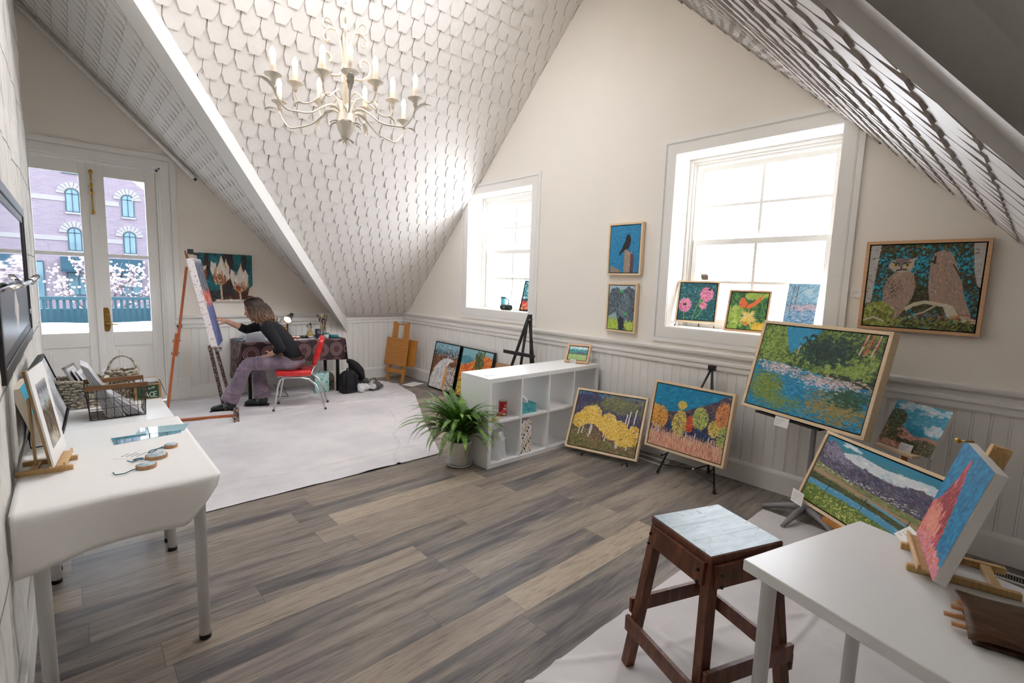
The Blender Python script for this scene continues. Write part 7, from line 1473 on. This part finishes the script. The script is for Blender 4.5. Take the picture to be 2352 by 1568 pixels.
def leaf(mb, p, d, up, L, w, curl):
    """serrated curled leaf from p along d"""
    d = Vector(d).normalized(); up = Vector(up); s_ = d.cross(up).normalized(); up = s_.cross(d)
    n = 10; rows = []
    q = Vector(p); an = 0
    for k in range(n+1):
        t_ = k/n; ww = w*math.sin(PI*min(1, t_*.9+.08))**.8*(1 if k % 2 else .78); dd = d*math.cos(an)+up*math.sin(an)
        rows.append([mb.pt(q-s_*ww+up*.004), mb.pt(q-up*.003), mb.pt(q+s_*ww+up*.004)]); q = q+dd*(L/n); an += curl/n
    for A_, B_ in zip(rows, rows[1:]):
        mb.face((A_[0], A_[1], B_[1], B_[0]), 0, True); mb.face((A_[1], A_[2], B_[2], B_[1]), 0, True)
def candle_arm(a, Rr, zp, low, inner):
    ca, sa_ = math.cos(a), math.sin(a); P = lambda r_, z_: (r_*ca, r_*sa_, zc(z_))
    if inner: pts = [P(.02, 2.60), P(.05, 2.70), P(.10, 2.735), P(.16, 2.70), P(.22, 2.655), P(.27, 2.65), P(Rr-.004, 2.68), P(Rr, zp-.03)]
    else: pts = [P(.03, 2.60), P(.08, 2.655), P(.15, 2.63), P(.24, 2.565), P(.33, low), P(.40, low-.002), P(Rr-.02, low+.05), P(Rr, zp-.06), P(Rr, zp-.02)]
    sm_ = smooth_line(pts, 7)
    mb = MB(); mb.tube(sm_, .0055, 8); arm = mb.build('arm', M_iron, cl)
    c_ = (Rr*ca, Rr*sa_, zc(zp)); mb = MB(); mb.lathe([(.008, -.045), (.014, -.03), (.013, -.018), (.022, -.012), (.026, -.004), (.048, .006), (.050, .010), (.046, .011), (.02, .003)], 22, c_); mb.build('drip_plate', M_iron, arm)
    mb = MB(); mb.cyl((c_[0], c_[1], c_[2]+.002), (c_[0], c_[1], c_[2]+.098), .0155, n=16); mb.build('candle_sleeve', M_sleeve_c, arm)
    mb = MB(); mb.lathe([(.010, .097), (.0165, .112), (.0175, .122), (.012, .145), (.005, .158), (.001, .162)], 14, c_); mb.build('bulb', M_bulb, arm)
    mb = MB(); d = Vector((ca, sa_, 0))
    if inner: leaf(mb, Vector(P(.265, 2.65)), d+Vector((0, 0, -.1)), (0, 0, 1), .11, .018, -2.2)
    else: leaf(mb, Vector(P(Rr-.012, low+.07)), d*.35+Vector((0, 0, 1)), d, .15, .022, 1.9); mb.build('leaf', M_iron, arm, thick=.0015); mb = MB(); leaf(mb, Vector(P(.05, 2.63)), d+Vector((0, 0, .5)), (0, 0, 1), .14, .024, -1.6)
    mb.build('leaf', M_iron, arm, thick=.0015)
for k in range(6): candle_arm(.16+k*PI/3, .47, 2.70, 2.545, False)
for k in range(6): candle_arm(.72+k*PI/3, .30, 2.75, 2.65, True)
for k in range(8):
    a = 2*PI*k/8; mb = MB(); leaf(mb, (.05*math.cos(a), .05*math.sin(a), zc(2.565)), (math.cos(a), math.sin(a), .1), (0, 0, 1), .06, .016, -.9); mb.build('leaf', M_iron, cl, thick=.0012)
    mb = MB(); leaf(mb, (.008*math.cos(a), .008*math.sin(a), zc(2.475)), (math.cos(a), math.sin(a), -.9), (0, 0, 1), .05, .007, .4); mb.build('leaf', M_iron, cl, thick=.0012)
# white conduit along the dormer slope with an open end
pz = lambda x: 3.855-x*.995
t = thing('pipe', 'white pipe running along the ceiling slope above the french door', 'pipe', loc(.5, 6.99, pz(.5))); W = t.matrix_world.copy()
mb = MB(W); mb.tube([(-.42, 6.99, pz(-.42)), (1.06, 6.99, pz(1.06)), (1.17, 6.99, pz(1.17))], .022, 12); mb.build('tube', M_trim, t)
mb = MB(W); mb.tube([(1.06, 6.99, pz(1.06)), (1.18, 6.99, pz(1.18))], .028, 14); mb.build('coupling', M_trim, t); mb = MB(W); mb.tube([(1.178, 6.99, pz(1.178)), (1.20, 6.985, pz(1.20))], [.02, .014], 10); mb.build('end_fitting', plain('dark_brass', '4a4638', .5, .2), t)
# small dark knob on the shingled slope
mb = MB(); p = Vector((1.62, 4.83, 3.13)); n_ = Vector((0, -q2, -q2)); mb.tube([p, p+n_*.02, p+n_*.035], [.006, .012, .004], 8); tag(mb.build('ceiling_knob', plain('knob_dark', '3a3026', .6, .3), at=tuple(p)), 'small dark knob on the shingled ceiling under the chandelier', 'knob')

# outside the french door -------------------------------------------------------------------
FY_ = 44.
tbk = NT('lavender_brick'); br = tbk.n('ShaderNodeTexBrick'); br.inputs['Scale'].default_value = 1.; br.inputs['Brick Width'].default_value = .42; br.inputs['Row Height'].default_value = .13; br.inputs['Mortar Size'].default_value = .012
sx = tbk.n('ShaderNodeSeparateXYZ'); tbk.link(tbk.obj(), sx.inputs[0]); cb = tbk.n('ShaderNodeCombineXYZ'); tbk.link(sx.outputs[0], cb.inputs[0]); tbk.link(sx.outputs[2], cb.inputs[1]); tbk.link(cb.outputs[0], br.inputs['Vector'])
br.inputs['Color1'].default_value = lin('85777f'); br.inputs['Color2'].default_value = lin('7b6e79'); br.inputs['Mortar'].default_value = lin('8f838d'); tbk.link(br.outputs['Color'], tbk.b.inputs['Base Color']); tbk.set(Roughness=.9); M_brick = tbk.m
M_stonetrim = plain('stone_trim', '928d8d', .9, .08, 3); M_tealframe = plain('teal_window_frame', '1c4450', .5); M_outglass = plain('outside_pane', '5f7a84', .05, .4, 2); M_awning = plain('awning_teal', '123a48', .7)
bd_ = thing('brick_building', 'lavender brick building with arched windows across the street, seen through the french door', 'building', loc(1, FY_, -4))
W = bd_.matrix_world.copy(); mb = MB(W); mb.prism([(-9, -4), (14, -4), (14, 1.0), (4.65, 7.05), (3.3, 8.15), (3.3, 14), (-9, 14)], 0, 4, M=Matrix(((1,0,0,0),(0,0,1,FY_),(0,1,0,0),(0,0,0,1)))); mb.build('wall', M_brick, bd_)
def outwin(x, z0, z1, w, arched=True):
    y = FY_-.02; r_ = w/2; zs = z1-r_ if arched else z1
    mb = MB(W); arc = [(x+(r_+.0)*math.cos(a), zs+r_*math.sin(a)) for a in [PI*k/12 for k in range(13)]] if arched else [(x+r_, z1), (x-r_, z1)]
    MV = Matrix(((1,0,0,0),(0,0,1,0),(0,1,0,0),(0,0,0,1)))
    mb.prism([(x+r_, z0)]+arc+[(x-r_, z0)], y-.06, y+.02, M=MV); wn_ = mb.build('window', M_tealframe, bd_)
    mb = MB(W); i = .06
    arc2 = [(x+(r_-i)*math.cos(a), zs+(r_-i)*math.sin(a)) for a in [PI*k/12 for k in range(13)]] if arched else [(x+r_-i, z1-i), (x-r_+i, z1-i)]
    mb.prism([(x+r_-i, z0+i)]+arc2+[(x-r_+i, z0+i)], y-.075, y-.062, M=MV); mb.build('pane', M_outglass, wn_)
    mb = MB(W); mb.box((x-.025, y-.1, z0+i), (x+.025, y-.076, z1-i)); mb.box((x-r_+i, y-.1, zs-.03), (x+r_-i, y-.076, zs+.03)); mb.build('glazing_bar', M_tealframe, wn_)
    if arched:
        mb = MB(W)
        for k in range(9):
            a0, a1 = PI*k/9+.02, PI*(k+1)/9-.02; ri, ro_ = r_+.04, r_+.42
            mb.prism([(x+ri*math.cos(a0), zs+ri*math.sin(a0)), (x+ro_*math.cos(a0), zs+ro_*math.sin(a0)), (x+ro_*math.cos(a1), zs+ro_*math.sin(a1)), (x+ri*math.cos(a1), zs+ri*math.sin(a1))], y-.05, y+.02, M=MV)
        mb.box((x-r_-.05, y-.08, z0-.12), (x+r_+.05, y, z0)); mb.build('stone_arch', M_stonetrim, wn_)
for x in (-2.4, .50, 3.38):
    outwin(x, 5.28, 6.80, .70); outwin(x, 2.75, 4.28, .70)
    if x < 3: outwin(x, 7.75, 9.3, .9, False)
mb = MB(W); mb.box((-9, FY_-.06, 5.95), (14, FY_, 6.25)) if False else mb.box((-9, FY_-.04, 3.4), (3.0-.0, FY_, 3.7)); mb.box((-9, FY_-.04, 5.95), (2.9, FY_, 6.25)); mb.build('stone_band', M_stonetrim, bd_)
outwin(3.36, -.2, 1.35, 1.15, False); outwin(.55, -.2, 1.35, 1.15, False); outwin(-1.6, -1.2, 2.0, 1.0, False)
for x0, x1 in ((2.0, 4.0), (-.3, 1.0)): mb = MB(W); mb.hexa([(x0, FY_-1.2, 1.35), (x1, FY_-1.2, 1.35), (x1, FY_-.05, 1.5), (x0, FY_-.05, 1.5), (x0, FY_-1.2, 1.55), (x1, FY_-1.2, 1.55), (x1, FY_-.05, 2.35), (x0, FY_-.05, 2.35)]); mb.build('awning', M_awning, bd_)
mb = MB(); mb.box((-40, 11.5, -4.2), (50, 60, -4)); struct(mb.build('street_ground', plain('asphalt', '2a3a40', .9, .1, 1)))
# balcony with snow, railing
M_snow = plain('snow', 'dcdfe4', .9, .02, 2); mb = MB(); mb.box((-3.0, Y0+.22, -.3), (4.0, 9.6, .02)); struct(mb.build('balcony_floor', plain('balcony', '6a6a6c', .9)))
mb = MB(); mb.grid(lambda u, v: (-3+7*u, Y0+.3+2.2*v, .05+.72*min(1, v*2.5)+.05*mnoise.noise((u*9, v*4, 1))), 40, 12); tag(mb.build('snow_bank', M_snow, at=(.2, 8.3, .02)), 'white snow banked on the balcony outside the french door', 'snow')
M_rail = plain('teal_railing', '1f4a56', .5); rg_ = thing('railing', 'dark teal picket railing beyond the snow outside the french door', 'railing', loc(.3, 10.2, -.3)); W = rg_.matrix_world.copy(); RYB = 10.2
mb = MB(W); mb.box((-3, RYB-.03, 1.08), (4, RYB+.03, 1.13)); mb.box((-3, RYB-.02, .45), (4, RYB+.02, .49)); mb.build('rail', M_rail, rg_)
for k in range(90): mb = MB(W); x = -2.9+.0767*k; mb.box((x-.018, RYB-.01, .3), (x+.018, RYB+.01, 1.08)); mb.build('picket', M_rail, rg_)
mb = MB(); mb.box((-6, 11.2, -4), (7, 11.5, .88)); struct(mb.build('outer_wall', plain('outer_wall_teal', '22404c', .9, .25, 1.5)))
# blossom tree
bt = thing('blossom_tree', 'small bare tree with pale pink blossom outside the french door', 'tree', loc(.7, 16, -4)); W = bt.matrix_world.copy(); tr2 = random.Random(8); mbw = MB(W); tips = []
def grow(p, d, L, r_, lev):
    q = p+d*L; mbw.tube([p, p+d*L*.5+Vector((tr2.uniform(-.04, .04), 0, tr2.uniform(-.03, .03)))*L, q], [r_, r_*.85, r_*.7], 5)
    if lev >= 2: tips.extend([p+d*L*t_ for t_ in (.3, .5, .7, .85, 1.)])
    if lev < 4:
        for k in range(3 if lev < 3 else 2):
            dd = (d+Vector((tr2.uniform(-.8, .8), tr2.uniform(-.5, .5), tr2.uniform(-.25, .6)))).normalized(); grow(p+d*L*tr2.uniform(.55, 1), dd, L*tr2.uniform(.6, .82), r_*.6, lev+1)
mbw.tube([(.7, 16, -4), (.72, 16, .3)], [.05, .035], 6)
for a in (-.75, -.45, -.15, .15, .45, .8): grow(Vector((.72, 16, .1+.3*tr2.random())), Vector((a, tr2.uniform(-.2, .2), .75)).normalized(), .75, .022, 1)
mbw.build('branches', plain('bark_pale', '7a6a68', .8), bt)
mb = MB(W)
for p in tips:
    for k in range(2 if tr2.random() < .45 else 0): c_ = p+Vector((tr2.uniform(-.09, .09), tr2.uniform(-.12, .12), tr2.uniform(-.08, .08))); mb.ball(c_, tr2.uniform(.018, .036), 6, 4)
mb.build('blossom', plain('blossom_pink', 'd8c6cc', .8), bt)
# lighter light paths: the room is lit by the sky, bulbs and bounces only
SC.cycles.max_bounces = 7; SC.cycles.glossy_bounces = 3; SC.cycles.transmission_bounces = 3; SC.cycles.transparent_max_bounces = 8
SC.cycles.caustics_reflective = False; SC.cycles.caustics_refractive = False; SC.cycles.adaptive_threshold = .06; SC.cycles.use_light_tree = False
